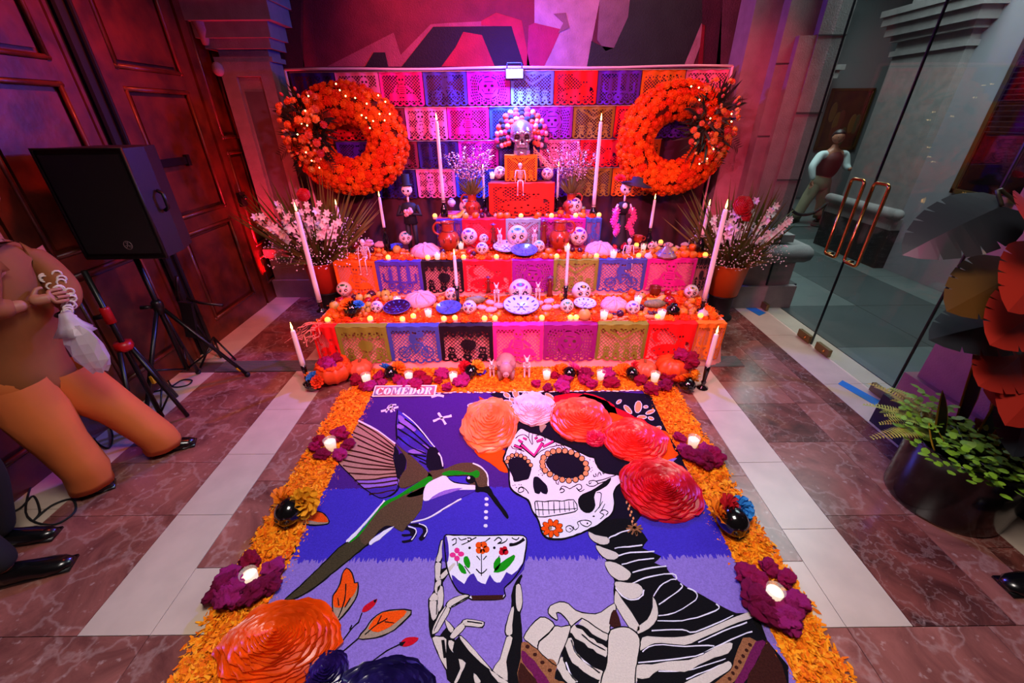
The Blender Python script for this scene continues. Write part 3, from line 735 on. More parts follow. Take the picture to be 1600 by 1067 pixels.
rows = [
 (fy(463, 140, YB).x, ['#2a1560', '#f07aa0', '#f0188a', '#4a3f9a', '#b018a8', '#6f96ff', '#f51a20', '#5a1fb0', '#f07a12', '#f07aa0'], ['candles', 'couple', 'guitar', 'bike', 'catrina', 'bride', 'moon', 'candles', 'party', 'couple']),
 (fy(636, 195, YB).x-2*w, ['#f51a20', '#7a1a2a', '#f07aa0', '#f0188a', '#2f55e0', '#8a1e96', '#8f7a1e', '#f51a20', '#5a1fb0'], ['moon', 'guitar', 'couple', 'guitar', 'bike', 'catrina', 'bride', 'moon', 'candles']),
 (fy(655, 242, YB).x-2*w, ['#5a1fb0', '#7a1a2a', '#2a1560', '#b018a8', '#4a3f9a', '#f07aa0', '#f51a20', '#f07a12'], ['bike', 'guitar', 'candles', 'guitar', 'bike', 'couple', 'moon', 'party']),
 (fy(652, 285, YB).x-1*w, ['#2a1560', '#f07aa0', '#2f55e0', '#b018a8', '#5a1fb0', '#8f7a1e', '#f07a12'], ['candles', 'couple', 'bike', 'guitar', 'candles', 'bride', 'party'])]
RN = ['top', 'second', 'third', 'lowest']; ON = ['first', 'second', 'third', 'fourth', 'fifth', 'sixth', 'seventh', 'eighth', 'ninth', 'tenth']
DES = {'bike': 'bicycle', 'guitar': 'skeleton', 'couple': 'couple', 'catrina': 'round face', 'bride': 'procession', 'moon': 'moon', 'candles': 'candle', 'party': 'dancers'}
for r, (x0, cols, kinds) in enumerate(rows):
    for k, (c, kd) in enumerate(zip(cols, kinds)):
        papel(x0+k*w+.004, x0+(k+1)*w-.004, zr[r], zr[r+1]+.012, YB-.03-.012*(3-r), kd, c, '%s papel picado with a %s, %s from left in the %s backdrop row' % (COLN[c], DES[kd], ON[k], RN[r]), 'cut paper on the backdrop', False, 0, (rnd.random()-.5)*.02)
# strings that carry the rows
for r in range(4):
    x0, cols, _ = rows[r]
    tag(obj('paper_string', MB().tube([(x0, YB-.035-.012*(3-r), zr[r]+.002), (x0+w*len(cols), YB-.035-.012*(3-r), zr[r]+.002)], .003, 5), mat('string_white', '#cfc6c4', .8)), 'thin string carrying the %s row of cut paper on the backdrop' % RN[r], 'string')
# the LED floodlight hung from the pole
fp = fy(804, 115, YB-.12)
fl = thing('led_floodlight', 'small blue white floodlight hanging at the middle of the top pole', 'lamp', fp)
obj('case', MB().box((0, .03, 0), (.17, .05, .085)), BLACK, fl, False); obj('lens', MB().box((0, .002, 0), (.155, .008, .07)), mat('led_lens', '#ffffff', .3, emit='#a9b4ff', es=6), fl, False)
obj('bracket', MB().tube([(-.07, .03, .03), (-.07, .05, .09), (.07, .05, .09), (.07, .03, .03)], .007, 6), BLACK, fl)
# ================================================================== SAWDUST CARPET (lies on the floor, drawn with coloured sawdust in low relief)
def saw(name, col, var=.22): return mat('sawdust_'+name, col, .95, var=var, vs_=140, bump=.5, bs=240, spec=.1)
S = dict(purple=saw('purple', '#48207e'), blue=saw('blue', '#4230b8'), lav=saw('lavender', '#8a70c4'), navy=saw('navy', '#140c1e'), white=saw('white', '#e4dce8', .08),
         bone=saw('bone', '#cdc0b4', .1), black=saw('black', '#0f0d10'), tan=saw('tan', '#b28374'), lilac=saw('lilac', '#9468cc'), brown=saw('brown', '#5d4630', .4), olive=saw('olive', '#453c26', .4),
         green=saw('green', '#15920f'), pink=saw('pink', '#e62f86'), peach=saw('peach', '#e8935e'), orange=saw('orange', '#ee4e08'), red=saw('red', '#c40a22'), sand=saw('sand', '#a08872'), umber=saw('umber', '#3c1a14', .35), wine=saw('wine', '#6d1a4e', .35), rust=saw('rust', '#9a6240', .4), indigo=saw('indigo', '#432a9c'))
ZT = {1: (440, 600, 5.714), 2: (440, 740, 4.85), 3: (620, 680, 6.667), 4: (640, 820, 4.318), 5: (700, 600, 6.154), 6: (780, 650, 5.082), 7: (880, 600, 4.446), 8: (800, 820, 4.319), 9: (980, 840, 4.7), 11: (500, 860, 5.155), 0: (0, 0, 1)}
def zp(k, p): o = ZT[k]; return (o[0]+p[0]/o[2], o[1]+p[1]/o[2])
carpet = thing('sawdust_carpet', 'sawdust carpet of a flower crowned skeleton and a hummingbird on purple, before the altar', 'carpet', (0, 1.7, 0))
CB = .010; LZ = .0013
def flo(p): q = fz(p[0], p[1], CB); return (q.x, q.y-1.7)
class Lay:
    def __init__(s): s.b = MB(); s.seg = []
    def mark(s): s.seg.append((len(s.b.v), len(s.b.f)))
    def poly(s, k, lay, pts, smooth=2, jit=.35):
        q = [zp(k, p) for p in pts]
        if smooth: q = [(v.x, v.y) for v in spline([(x, y, 0) for x, y in q], smooth, True)]
        q = [flo((x+rnd.uniform(-jit, jit), y+rnd.uniform(-jit, jit))) for x, y in q]
        s.mark(); s.b.prism(q, CB-.002, CB+LZ*lay); return s
    def line(s, k, lay, pts, w, closed=False, smooth=3, jit=.3):
        q = [zp(k, p) for p in pts]; w = w/ZT[k][2]
        q = [(v.x, v.y) for v in spline([(x, y, 0) for x, y in q], smooth, closed)] if len(q) > 2 and smooth else list(q)
        if closed: q.append(q[0])
        n = len(q); L_, R_ = [], []
        for i in range(n):
            a = q[max(i-1, 0)]; c = q[min(i+1, n-1)]
            if closed and i in (0, n-1): a, c = q[-2], q[1]
            dx, dy = c[0]-a[0], c[1]-a[1]; l = math.hypot(dx, dy) or 1; nx, ny = -dy/l*w/2, dx/l*w/2
            j = rnd.uniform(-jit, jit) if not (closed and i in (0, n-1)) else 0; f = 1+rnd.uniform(-.25, .25)
            L_.append(flo((q[i][0]+nx*f+j, q[i][1]+ny*f+j))); R_.append(flo((q[i][0]-nx*f+j, q[i][1]-ny*f+j)))
        z = CB+LZ*lay; vs = [(x, y, z) for x, y in L_]+[(x, y, z) for x, y in R_]+[(x, y, CB) for x, y in L_]+[(x, y, CB) for x, y in R_]
        fs = []
        for i in range(n-1): fs += [(i, i+1, n+i+1, n+i), (i, 2*n+i, 2*n+i+1, i+1), (n+i, n+i+1, 3*n+i+1, 3*n+i)]
        s.mark(); s.b.add(vs, fs); return s
    def dot(s, k, lay, c, r, ry=None, n=9, a=0.):
        ry = ry or r; P = []
        for i in range(n):
            t = 2*PI*i/n; x, y = r*math.cos(t), ry*math.sin(t); P.append((c[0]+x*math.cos(a)-y*math.sin(a), c[1]+x*math.sin(a)+y*math.cos(a)))
        return s.poly(k, lay, P, 0, .15)
    def put(s, name, m, parent=None, label=None):
        fine = any(w in name for w in ('outline', '_line', 'ornament', 'edge', 'vein', 'highlight', 'bone_shade', 'bead'))and name != 'eye_beads'
        if len(s.seg) > 1 and not fine and name not in ('hummingbird_body', 'shoulder', 'skeleton_hand', 'cup_shade', 'hummingbird_claw', 'green_stripe', 'hummingbird_tail', 'skeleton_torso', 'beak_and_eye'):
            ends = s.seg[1:]+[(len(s.b.v), len(s.b.f))]; o = None
            for (v0, f0), (v1, f1) in zip(s.seg, ends):
                b = MB().add(s.b.v[v0:v1], [tuple(i-v0 for i in f) for f in s.b.f[f0:f1]]); o2 = obj(name, b, S[m], parent or carpet, False); o = o or o2
            return o
        o = obj(name, s.b, S[m], parent or carpet, False)
        if fine: o['kind'] = 'stuff'
        if label: o['label'] = label
        return o
XA, XB = -1.12, 1.10
def fringe(y, n=420, amp=.017): return [(XA+(XB-XA)*i/n, y-1.7+rnd.uniform(-amp, amp)) for i in range(n+1)]
yp_, yb_, yt_, yn_ = fz(800, 761, CB).y, fz(800, 873, CB).y, fz(800, 612, CB).y, .52
obj('purple_field', MB().prism([(XA, yp_-1.8), (XB, yp_-1.8), (XB-.05, yt_-1.7), (XA, yt_-1.7)], 0, CB), S['purple'], carpet, False)
fb = fringe(yp_, amp=.008); fl_ = fringe(yb_)
obj('blue_field', MB().prism(fb+[(XB, yb_-1.75), (XA, yb_-1.75)], 0, CB+.0006), S['blue'], carpet, False)
obj('lavender_field', MB().prism(fl_+[(XB, yn_-1.7), (XA, yn_-1.7)], 0, CB+.0012), S['lav'], carpet, False)
B = 2        # first drawn layer
Lay().poly(0, 1.2, [(773, 613), (776, 622), (789, 634), (800, 652), (798, 700), (850, 760), (960, 845), (985, 830), (1000, 808), (1040, 772), (1074, 738), (1046, 682), (1021, 630), (1008, 615), (900, 612)], 2).put('night_field', 'navy')
# --- small petals round the crown
l = Lay(); l2 = Lay()
for x, y, rx, ry, a in [(792, 618, 5, 3, .5), (806, 616, 4, 7, -.4), (820, 617, 3, 2.5, 0), (801, 625, 5, 2.5, .3), (794, 630, 7, 3.5, .4), (737, 633, 6, 2, -.2), (775, 626, 6, 2.2, .2), (859, 620, 8, 3, .6),
                        (967, 628, 4, 2, -.6), (981, 640, 8, 3, .8), (997, 636, 5, 9, .15), (1016, 644, 7, 2.2, -.35), (1003, 652, 7, 2.2, 0), (1017, 654, 4, 2, .3), (1009, 636, 3, 1.6, 0), (1028, 670, 5, 3, -.5)]:
    l2.dot(0, 2.2, (x, y), rx+1.2, ry+1, 10, a); l.dot(0, 3, (x, y), rx, ry, 10, a)
l2.put('petal_edge', 'white'); l.put('petal', 'peach')
# --- backing shapes of the crown
Lay().poly(5, 2.4, [(1000, 140), (1080, 105), (1200, 92), (1350, 105), (1480, 148), (1600, 210), (1600, 360), (1300, 300), (1010, 260)]).poly(7, 2.4, [(150, 65), (280, 100), (330, 150), (430, 190), (500, 232), (560, 245), (612, 302), (690, 340), (500, 340), (300, 240), (100, 130)]).put('crown_backing', 'red')
Lay().poly(7, 2.8, [(320, 200), (420, 232), (600, 300), (715, 330), (745, 390), (770, 460), (800, 492), (690, 560), (560, 480), (380, 330)]).poly(5, 2.8, [(250, 620), (300, 700), (400, 755), (500, 835), (575, 852), (560, 760), (545, 640), (420, 640)]).poly(0, 2.6, [(748, 620), (760, 626), (770, 640), (756, 640)], 0).put('crown_leaf', 'orange')
Lay().poly(7, 3, [(710, 540), (760, 520), (790, 515), (760, 545), (730, 552)]).put('crown_leaf_tip', 'lilac')
Lay().poly(6, 3, [(318, 85), (335, 65), (375, 75), (350, 115), (330, 132)]).put('crown_bud', 'sand')
# --- skull face
face = [(175, 98), (240, 130), (330, 155), (430, 200), (540, 240), (640, 290), (720, 325), (755, 335), (770, 380), (800, 425), (850, 455), (920, 465), (968, 480), (970, 530), (930, 570), (910, 620), (915, 700), (900, 770), (850, 820), (780, 870), (700, 910), (620, 945), (520, 975), (440, 980), (380, 970), (340, 930), (320, 860), (300, 810), (265, 760), (240, 690), (215, 660), (140, 620), (95, 580), (80, 530), (78, 450), (60, 400), (35, 360), (40, 320), (65, 260), (95, 190), (130, 140)]
sk = Lay().poly(6, 3, face).put('skull_face', 'white')
Lay().line(6, 3.4, face, 13, True).put('skull_outline', 'black', sk)
Lay().poly(6, 3.6, [(75, 360), (110, 335), (150, 330), (200, 345), (245, 380), (258, 410), (250, 450), (235, 500), (190, 515), (120, 525), (108, 490), (80, 430), (70, 390)]).put('eye_socket', 'navy', sk)
Lay().poly(6, 3.6, [(368, 370), (400, 320), (460, 298), (540, 295), (600, 312), (650, 350), (682, 400), (678, 450), (640, 482), (590, 497), (520, 497), (450, 472), (398, 430)]).put('eye_socket', 'navy', sk)
Lay().poly(6, 3.6, [(270, 500), (290, 485), (320, 495), (350, 525), (380, 560), (388, 600), (375, 625), (345, 618), (330, 604), (315, 622), (285, 612), (270, 565)]).put('nose_hole', 'navy', sk)
Lay().poly(6, 3.6, [(640, 640), (690, 610), (760, 580), (830, 530), (888, 492), (870, 540), (830, 575), (770, 605), (755, 650), (765, 710), (740, 760), (690, 775), (645, 745), (625, 690)]).put('cheek_hollow', 'black', sk)
for arc, r in (([(62, 366), (75, 337), (103, 318), (138, 312), (172, 320), (204, 338), (231, 364), (250, 394)], 17), ([(343, 368), (353, 334), (385, 304), (427, 286), (473, 279), (522, 281), (572, 292), (617, 313), (656, 343), (685, 381), (695, 421), (685, 460), (652, 491), (606, 509), (553, 516), (500, 509), (450, 493), (403, 465), (366, 436), (346, 402)], 23)):
    a = Lay(); b2 = Lay()
    for p in arc: a.dot(6, 3.7, p, r+4); b2.dot(6, 4.2, p, r-3)
    a.put('bead_outline', 'black', sk); b2.put('eye_beads', 'peach', sk)
Lay().line(6, 3.8, [(170, 228), (275, 322), (348, 216)], 27, False, 0).line(6, 3.8, [(116, 236), (184, 264)], 22).line(6, 3.8, [(152, 192), (184, 217)], 22).line(6, 3.8, [(188, 176), (218, 190)], 17).line(6, 3.8, [(280, 184), (303, 171)], 17).line(6, 3.8, [(296, 207), (349, 186)], 22).line(6, 3.8, [(346, 247), (434, 203)], 22).put('brow_edge', 'black', sk)
Lay().line(6, 4.3, [(176, 232), (275, 314), (344, 222)], 18, False, 0).line(6, 4.3, [(120, 238), (180, 262)], 14).line(6, 4.3, [(156, 195), (180, 214)], 14).line(6, 4.3, [(191, 178), (215, 188)], 10).line(6, 4.3, [(283, 182), (300, 173)], 10).line(6, 4.3, [(300, 205), (345, 188)], 14).line(6, 4.3, [(350, 245), (430, 205)], 14).put('pink_brow', 'pink', sk)
t = Lay(); T_ = lambda p, w=6: t.line(6, 3.9, p, w)
for p in ([(240, 130), (235, 178), (264, 232), (262, 185), (266, 140)], [(130, 182), (160, 156), (200, 152), (235, 178)], [(290, 160), (330, 155), (365, 180), (360, 205)], [(280, 335), (330, 282), (400, 252), (490, 235), (520, 250), (505, 262), (490, 240)], [(448, 222), (470, 240), (510, 222)], [(95, 240), (110, 262), (150, 268), (200, 285)],
          [(150, 582), (168, 568), (192, 580), (190, 602), (165, 612), (150, 598), (175, 565), (215, 590), (235, 622)], [(485, 612), (508, 608), (517, 590), (495, 580), (480, 596), (500, 562), (540, 570), (562, 582), (600, 560), (640, 545), (656, 570), (635, 592), (612, 572), (640, 602), (676, 585)], [(690, 545), (720, 562), (760, 558), (782, 538), (760, 518), (718, 520), (714, 545), (732, 530)], [(768, 522), (850, 500), (935, 470)], [(780, 545), (860, 515)], [(448, 520), (455, 540), (470, 545), (470, 525)],
          [(757, 768), (795, 720), (810, 620), (772, 612)], [(800, 822), (832, 790), (800, 770), (830, 748), (866, 770), (845, 792)], [(820, 680), (790, 740)], [(838, 700), (806, 762)], [(530, 888), (560, 873), (588, 900), (560, 926), (532, 912), (530, 885)], [(555, 893), (575, 905)], [(586, 880), (602, 908), (632, 880), (620, 850), (650, 833), (702, 833), (734, 855), (700, 882), (655, 866), (640, 840)],
          [(748, 470), (752, 486), (768, 480), (765, 460)], [(780, 485), (795, 450), (810, 475)], [(820, 445), (828, 465), (835, 445)], [(320, 425), (345, 440), (360, 470)]): T_(p)
for a, b2 in zip([300, 340, 388, 434, 478, 518, 553, 590], [312, 346, 392, 436, 480, 520, 556, 596]): t.line(6, 3.9, [(a, 682), (b2, 742), (b2+3, 798-(b2-312)*.16)], 6, False, 2)
T_([(285, 746), (430, 748), (618, 738)]); t.line(6, 3.9, [(283, 692), (300, 680), (360, 684), (430, 676), (500, 680), (590, 668), (622, 745), (560, 772), (430, 796), (310, 806), (290, 762)], 7, True, 2)
for i in range(46):
    x, y = [(80+rnd.random()*130, 245+rnd.random()*60), (330+rnd.random()*40, 300+rnd.random()*60), (700+rnd.random()*60, 340+rnd.random()*110), (280+rnd.random()*80, 430+rnd.random()*50), (110+rnd.random()*100, 545+rnd.random()*30), (560+rnd.random()*130, 255+rnd.random()*60)][i % 6]
    t.dot(6, 3.9, (x, y), 4.2, n=5)
t.dot(6, 3.9, (700, 856), 7).dot(6, 3.9, (750, 800), 10, 6)
t.put('ink_ornament', 'black', sk)
a = Lay(); b2 = Lay()
for i in range(9):
    q = 2*PI*i/9+.3; c = (420+58*math.cos(q), 896+46*math.sin(q)); a.dot(6, 3.9, c, 34, 22, 10, math.atan2(math.sin(q)*46, math.cos(q)*58)); b2.dot(6, 4.4, c, 29, 17, 10, math.atan2(math.sin(q)*46, math.cos(q)*58))
a.put('flower_outline', 'black', sk); b2.put('chin_flower', 'orange', sk); Lay().dot(6, 4.8, (408, 894), 13).put('flower_eye', 'sand', sk)
# --- hummingbird
wing = [(690, 330), (770, 370), (870, 430), (960, 490), (1020, 540), (1000, 640), (1010, 720), (1030, 820), (1040, 900), (1010, 970), (900, 1020), (820, 990), (720, 920), (660, 860), (600, 800), (540, 740), (500, 690), (510, 650), (540, 590), (600, 560), (620, 500), (640, 450), (660, 390)]
w1 = Lay().poly(1, 2, wing).put('hummingbird_wing', 'tan')
Lay().poly(1, 2.5, [(660, 862), (800, 852), (1030, 830), (1042, 900), (1010, 970), (900, 1020), (820, 990), (720, 920)]).put('feather_band', 'lilac', w1)
Lay().poly(1, 2.9, [(740, 940), (900, 922), (1036, 898), (1010, 970), (900, 1020), (820, 990)]).put('feather_band', 'indigo', w1)
t = Lay()
for p in ([(690, 350), (850, 440), (1005, 562)], [(672, 372), (840, 480), (1003, 588)], [(640, 432), (820, 512), (1000, 612)], [(640, 472), (800, 552), (995, 640)], [(680, 552), (860, 612), (1000, 668)], [(590, 592), (780, 632), (1000, 692)], [(540, 622), (760, 672), (1003, 722)], [(550, 680), (760, 718), (1010, 745)], [(550, 732), (760, 762), (1015, 768)], [(600, 797), (780, 812), (1025, 802)], [(650, 862), (830, 852), (1030, 828)], [(680, 892), (840, 892), (1035, 860)], [(735, 936), (900, 922), (1032, 897)], [(780, 986), (900, 972), (1010, 948)]): t.line(1, 3.1, p, 12, jit=.5)
t.put('feather_line', 'umber', w1)
Lay().line(1, 3.1, wing[4:18], 7).put('wing_outline', 'black', w1); Lay().line(1, 3.2, [(685, 328), (860, 420), (1015, 535)], 13).put('wing_edge', 'white', w1)
w2 = Lay().poly(1, 2, [(1035, 235), (1090, 265), (1180, 335), (1260, 420), (1330, 500), (1372, 562), (1300, 600), (1290, 680), (1310, 785), (1220, 700), (1130, 620), (1050, 550), (1025, 480), (1020, 370), (1030, 300)]).put('hummingbird_wing', 'indigo')
Lay().poly(1, 2.5, [(1040, 280), (1090, 300), (1200, 410), (1150, 418), (1060, 345)]).poly(1, 2.5, [(1025, 370), (1080, 360), (1095, 395), (1040, 402)]).poly(1, 2.5, [(1130, 602), (1200, 580), (1290, 618), (1170, 624)]).poly(1, 2.5, [(1250, 545), (1280, 545), (1320, 580), (1300, 590)]).put('feather_patch', 'lilac', w2)
Lay().poly(1, 2.6, [(1042, 248), (1090, 268), (1235, 392), (1250, 430), (1200, 402), (1095, 312)]).poly(1, 2.6, [(1118, 450), (1180, 448), (1195, 492), (1140, 492)]).poly(1, 2.6, [(1055, 490), (1110, 478), (1138, 542), (1080, 545)]).poly(1, 2.6, [(1200, 430), (1245, 428), (1265, 470), (1215, 474)]).poly(1, 2.6, [(1190, 650), (1280, 640), (1290, 690), (1240, 690)]).put('feather_patch', 'blue', w2)
t = Lay()
for p in ([(1100, 315), (1230, 412), (1345, 545)], [(1040, 340), (1150, 412), (1330, 572)], [(1040, 402), (1190, 500), (1310, 592)], [(1035, 470), (1150, 562), (1290, 625)], [(1130, 625), (1290, 650)], [(1035, 235), (1024, 370), (1030, 500)], [(1180, 640), (1290, 690)], [(1230, 690), (1300, 725)]): t.line(1, 3.1, p, 13)
t.put('feather_line', 'navy', w2); Lay().line(1, 3.2, [(1080, 262), (1180, 342), (1270, 445), (1340, 535), (1368, 565)], 9).put('wing_edge', 'white', w2)
Lay().poly(1, 2.6, [(1310, 582), (1362, 565), (1400, 600), (1440, 690), (1442, 762), (1320, 772), (1290, 700)]).poly(1, 2.4, [(1000, 560), (1045, 600), (1060, 780), (1060, 910), (1010, 985), (950, 1010), (1040, 900), (1015, 750)]).put('shoulder', 'navy')
Lay().line(1, 3.2, [(1400, 618), (1426, 662), (1440, 740)], 11).put('shoulder_edge', 'white')
bd_ = Lay().poly(1, 2.8, [(1018, 540), (1100, 600), (1190, 670), (1310, 790), (1345, 832), (1220, 875), (1100, 930), (1045, 910), (1060, 830), (1110, 760), (1115, 680), (1075, 610)]).poly(3, 2.8, [(330, 385), (420, 365), (520, 345), (600, 310), (680, 292), (790, 292), (870, 330), (930, 400), (952, 470), (948, 540), (880, 565), (820, 540), (700, 520), (530, 470), (440, 470), (330, 520), (300, 600), (200, 640), (100, 640), (300, 480)]).poly(2, 2.8, [(780, 215), (870, 180), (1000, 140), (1095, 98), (1085, 160), (1072, 205), (1060, 270), (1000, 350), (950, 400), (915, 442), (850, 408), (800, 395), (740, 432), (640, 545), (590, 470), (650, 390), (730, 280)]).put('hummingbird_body', 'brown')
tl = Lay().poly(2, 2.7, [(650, 400), (740, 432), (680, 482), (640, 545), (560, 612), (450, 702), (340, 792), (230, 880), (120, 940), (20, 972), (60, 925), (180, 820), (280, 720), (360, 640), (430, 570), (500, 520), (580, 460)]).put('hummingbird_tail', 'olive')
Lay().line(2, 3, [(650, 540), (560, 614), (450, 704), (340, 794), (230, 882), (120, 942), (15, 974), (60, 925), (180, 820), (280, 720), (360, 640), (430, 570), (500, 520)], 9).put('tail_outline', 'black', tl)
Lay().poly(1, 3.2, [(1042, 645), (1080, 620), (1112, 680), (1106, 750), (1072, 812), (1045, 790)]).put('wing_pit', 'navy', bd_)
Lay().poly(2, 3.3, [(510, 522), (580, 462), (650, 380), (720, 290), (780, 215), (860, 178), (960, 118), (1050, 60), (1120, 22), (1148, 45), (1090, 95), (1000, 132), (880, 192), (790, 242), (720, 304), (660, 384), (590, 472), (530, 520)]).poly(3, 3.3, [(470, 402), (540, 375), (640, 375), (760, 396), (830, 368), (862, 395), (850, 442), (800, 442), (740, 415), (600, 420), (500, 428)]).put('green_stripe', 'green', bd_)
Lay().poly(2, 3.2, [(490, 510), (530, 470), (600, 400), (680, 320), (740, 240), (775, 205), (786, 220), (720, 290), (650, 370), (590, 442), (530, 512), (500, 522)], jit=.9).put('back_stripe', 'white', bd_)
Lay().poly(3, 3.2, [(290, 690), (420, 640), (560, 590), (740, 565), (828, 575), (740, 622), (640, 672), (540, 742), (400, 832), (260, 882), (165, 912), (230, 830), (272, 760)]).put('breast', 'indigo', bd_)
Lay().poly(3, 3.4, [(275, 640), (290, 560), (330, 500), (440, 440), (512, 430), (560, 480), (640, 512), (760, 522), (822, 530), (826, 572), (700, 572), (560, 575), (420, 618), (330, 685), (280, 682)]).put('throat', 'white', bd_)
Lay().poly(3, 3.6, [(335, 680), (440, 602), (560, 565), (690, 555), (560, 604), (430, 645)]).put('throat_shade', 'lilac', bd_)
Lay().line(3, 3.6, [(150, 914), (280, 882), (400, 827), (540, 742), (672, 664)], 15).line(3, 3.6, [(790, 295), (870, 330), (930, 390), (950, 450), (952, 532)], 13).put('rim_line', 'white', bd_)
Lay().poly(3, 3.6, [(530, 437), (600, 430), (720, 430), (795, 470), (760, 512), (660, 502), (580, 482)]).put('eye_band', 'blue', bd_)
Lay().line(3, 3.9, [(525, 435), (600, 428), (720, 426), (800, 450), (830, 540)], 10).line(3, 3.8, [(540, 455), (580, 485), (660, 506), (760, 516)], 8).dot(3, 4, (768, 466), 52, 42, 12).poly(3, 4, [(825, 480), (850, 540), (900, 545), (960, 538), (1010, 620), (1080, 720), (1140, 800), (1167, 862), (1138, 862), (1080, 780), (1000, 682), (940, 602), (870, 592), (820, 592)]).put('beak_and_eye', 'black', bd_)
Lay().dot(3, 4.5, (750, 450), 16).put('eye_glint', 'white', bd_)
ft = Lay().poly(2, 2.4, [(960, 385), (1030, 378), (1080, 390), (1110, 420), (1096, 472), (1060, 512), (1040, 490), (1070, 450), (1062, 412), (1010, 405)]).poly(2, 2.4, [(880, 420), (960, 400), (1022, 430), (1022, 470), (990, 512), (930, 526), (912, 512), (968, 502), (985, 470), (930, 480), (910, 460), (975, 458), (960, 430)]).poly(2, 2.3, [(640, 546), (660, 500), (730, 440), (800, 393), (835, 398), (740, 452), (690, 492), (662, 542)]).put('hummingbird_claw', 'navy')
Lay().line(2, 2.9, [(960, 402), (1012, 420), (1020, 452), (985, 506)], 8).line(2, 2.9, [(1040, 380), (1092, 402), (1102, 442), (1080, 482)], 8).poly(2, 2.9, [(660, 542), (680, 502), (740, 462), (810, 420), (852, 404), (800, 452), (740, 502), (700, 530)], jit=.8).put('claw_edge', 'white', ft)
# --- stars and drops
Lay().line(1, 2, [(885, 242), (1045, 208)], 14, jit=.5).line(1, 2, [(930, 256), (960, 200), (1022, 184)], 14).line(1, 2, [(965, 196), (985, 255)], 18).line(1, 2, [(975, 180), (1010, 245)], 12).line(1, 2, [(1352, 332), (1430, 305), (1518, 284)], 18).line(1, 2, [(1398, 258), (1430, 305), (1466, 362)], 20).line(1, 2, [(1338, 118), (1390, 100), (1448, 110)], 20).put('star', 'white')
d = Lay()
for p in ((935, 665), (935, 725), (930, 800), (930, 862), (925, 945)): d.dot(3, 2, p, 22, 18, 7)
d.put('falling_drop', 'white')
# --- cup
cupo = [(235, 80), (300, 72), (500, 75), (700, 72), (786, 90), (780, 200), (760, 280), (700, 370), (640, 430), (632, 500), (420, 506), (400, 475), (340, 460), (290, 390), (250, 280), (240, 180)]
cp = Lay().poly(4, 2.6, cupo, 2).put('cup', 'white')
Lay().poly(4, 3, [(285, 340), (330, 370), (370, 400), (390, 360), (430, 330), (460, 380), (510, 402), (540, 340), (570, 382), (610, 392), (650, 322), (690, 342), (762, 260), (779, 190), (770, 300), (700, 376), (640, 432), (632, 482), (420, 482), (340, 462), (296, 400)], 2, .7).poly(4, 3, [(225, 88), (250, 82), (268, 200), (250, 262), (222, 225)], 2, .7).put('cup_shade', 'indigo', cp)
Lay().poly(4, 3.3, [(415, 480), (632, 475), (627, 506), (425, 509)], 0).put('cup_foot', 'umber', cp)
Lay().line(4, 3.2, cupo, 9, True).line(4, 3.3, [(485, 200), (485, 348)], 7).line(4, 3.3, [(450, 302), (485, 332), (522, 302)], 7).line(4, 3.3, [(452, 212), (478, 242)], 6).line(4, 3.3, [(520, 212), (498, 240)], 6).line(4, 3.3, [(285, 108), (312, 94), (312, 126), (288, 142)], 7).line(4, 3.3, [(330, 88), (350, 106), (384, 94)], 7).line(4, 3.3, [(350, 137), (400, 115), (452, 88)], 7).line(4, 3.3, [(390, 92), (412, 92), (410, 112), (390, 108)], 7).line(4, 3.3, [(470, 126), (512, 114), (545, 92)], 7).line(4, 3.3, [(570, 112), (600, 88), (622, 110), (592, 130), (640, 120), (660, 96)], 7).line(4, 3.3, [(672, 138), (720, 132), (774, 98)], 20).line(4, 3.3, [(690, 90), (720, 105), (740, 88)], 7).line(4, 3.3, [(370, 280), (410, 332)], 6).line(4, 3.3, [(320, 230), (325, 280)], 6).line(4, 3.3, [(605, 210), (598, 240)], 6).dot(4, 3.3, (405, 158), 9).dot(4, 3.3, (572, 158), 9).put('ink_ornament', 'black', cp)
Lay().dot(4, 3.6, (320, 176), 19).dot(4, 3.6, (347, 200), 22, 17).dot(4, 3.6, (320, 230), 19).dot(4, 3.6, (291, 206), 22, 17).put('pink_flower', 'pink', cp)
Lay().dot(4, 3.6, (466, 140), 22).dot(4, 3.6, (502, 138), 22).dot(4, 3.6, (468, 176), 22).dot(4, 3.6, (516, 168), 24).dot(4, 3.6, (492, 182), 18).put('orange_flower', 'orange', cp)
Lay().dot(4, 3.6, (622, 188), 20).dot(4, 3.6, (648, 186), 20).dot(4, 3.6, (642, 165), 18).dot(4, 3.6, (618, 165), 10).put('red_flower', 'red', cp)
Lay().poly(4, 3.6, [(365, 225), (390, 215), (410, 260), (402, 297), (370, 270)]).poly(4, 3.6, [(330, 258), (360, 280), (386, 332), (350, 326), (330, 290)]).poly(4, 3.6, [(702, 203), (704, 240), (640, 312), (566, 322), (600, 275)]).poly(4, 3.6, [(568, 262), (600, 220), (616, 242), (600, 300), (572, 312)]).put('green_leaf', 'green', cp)
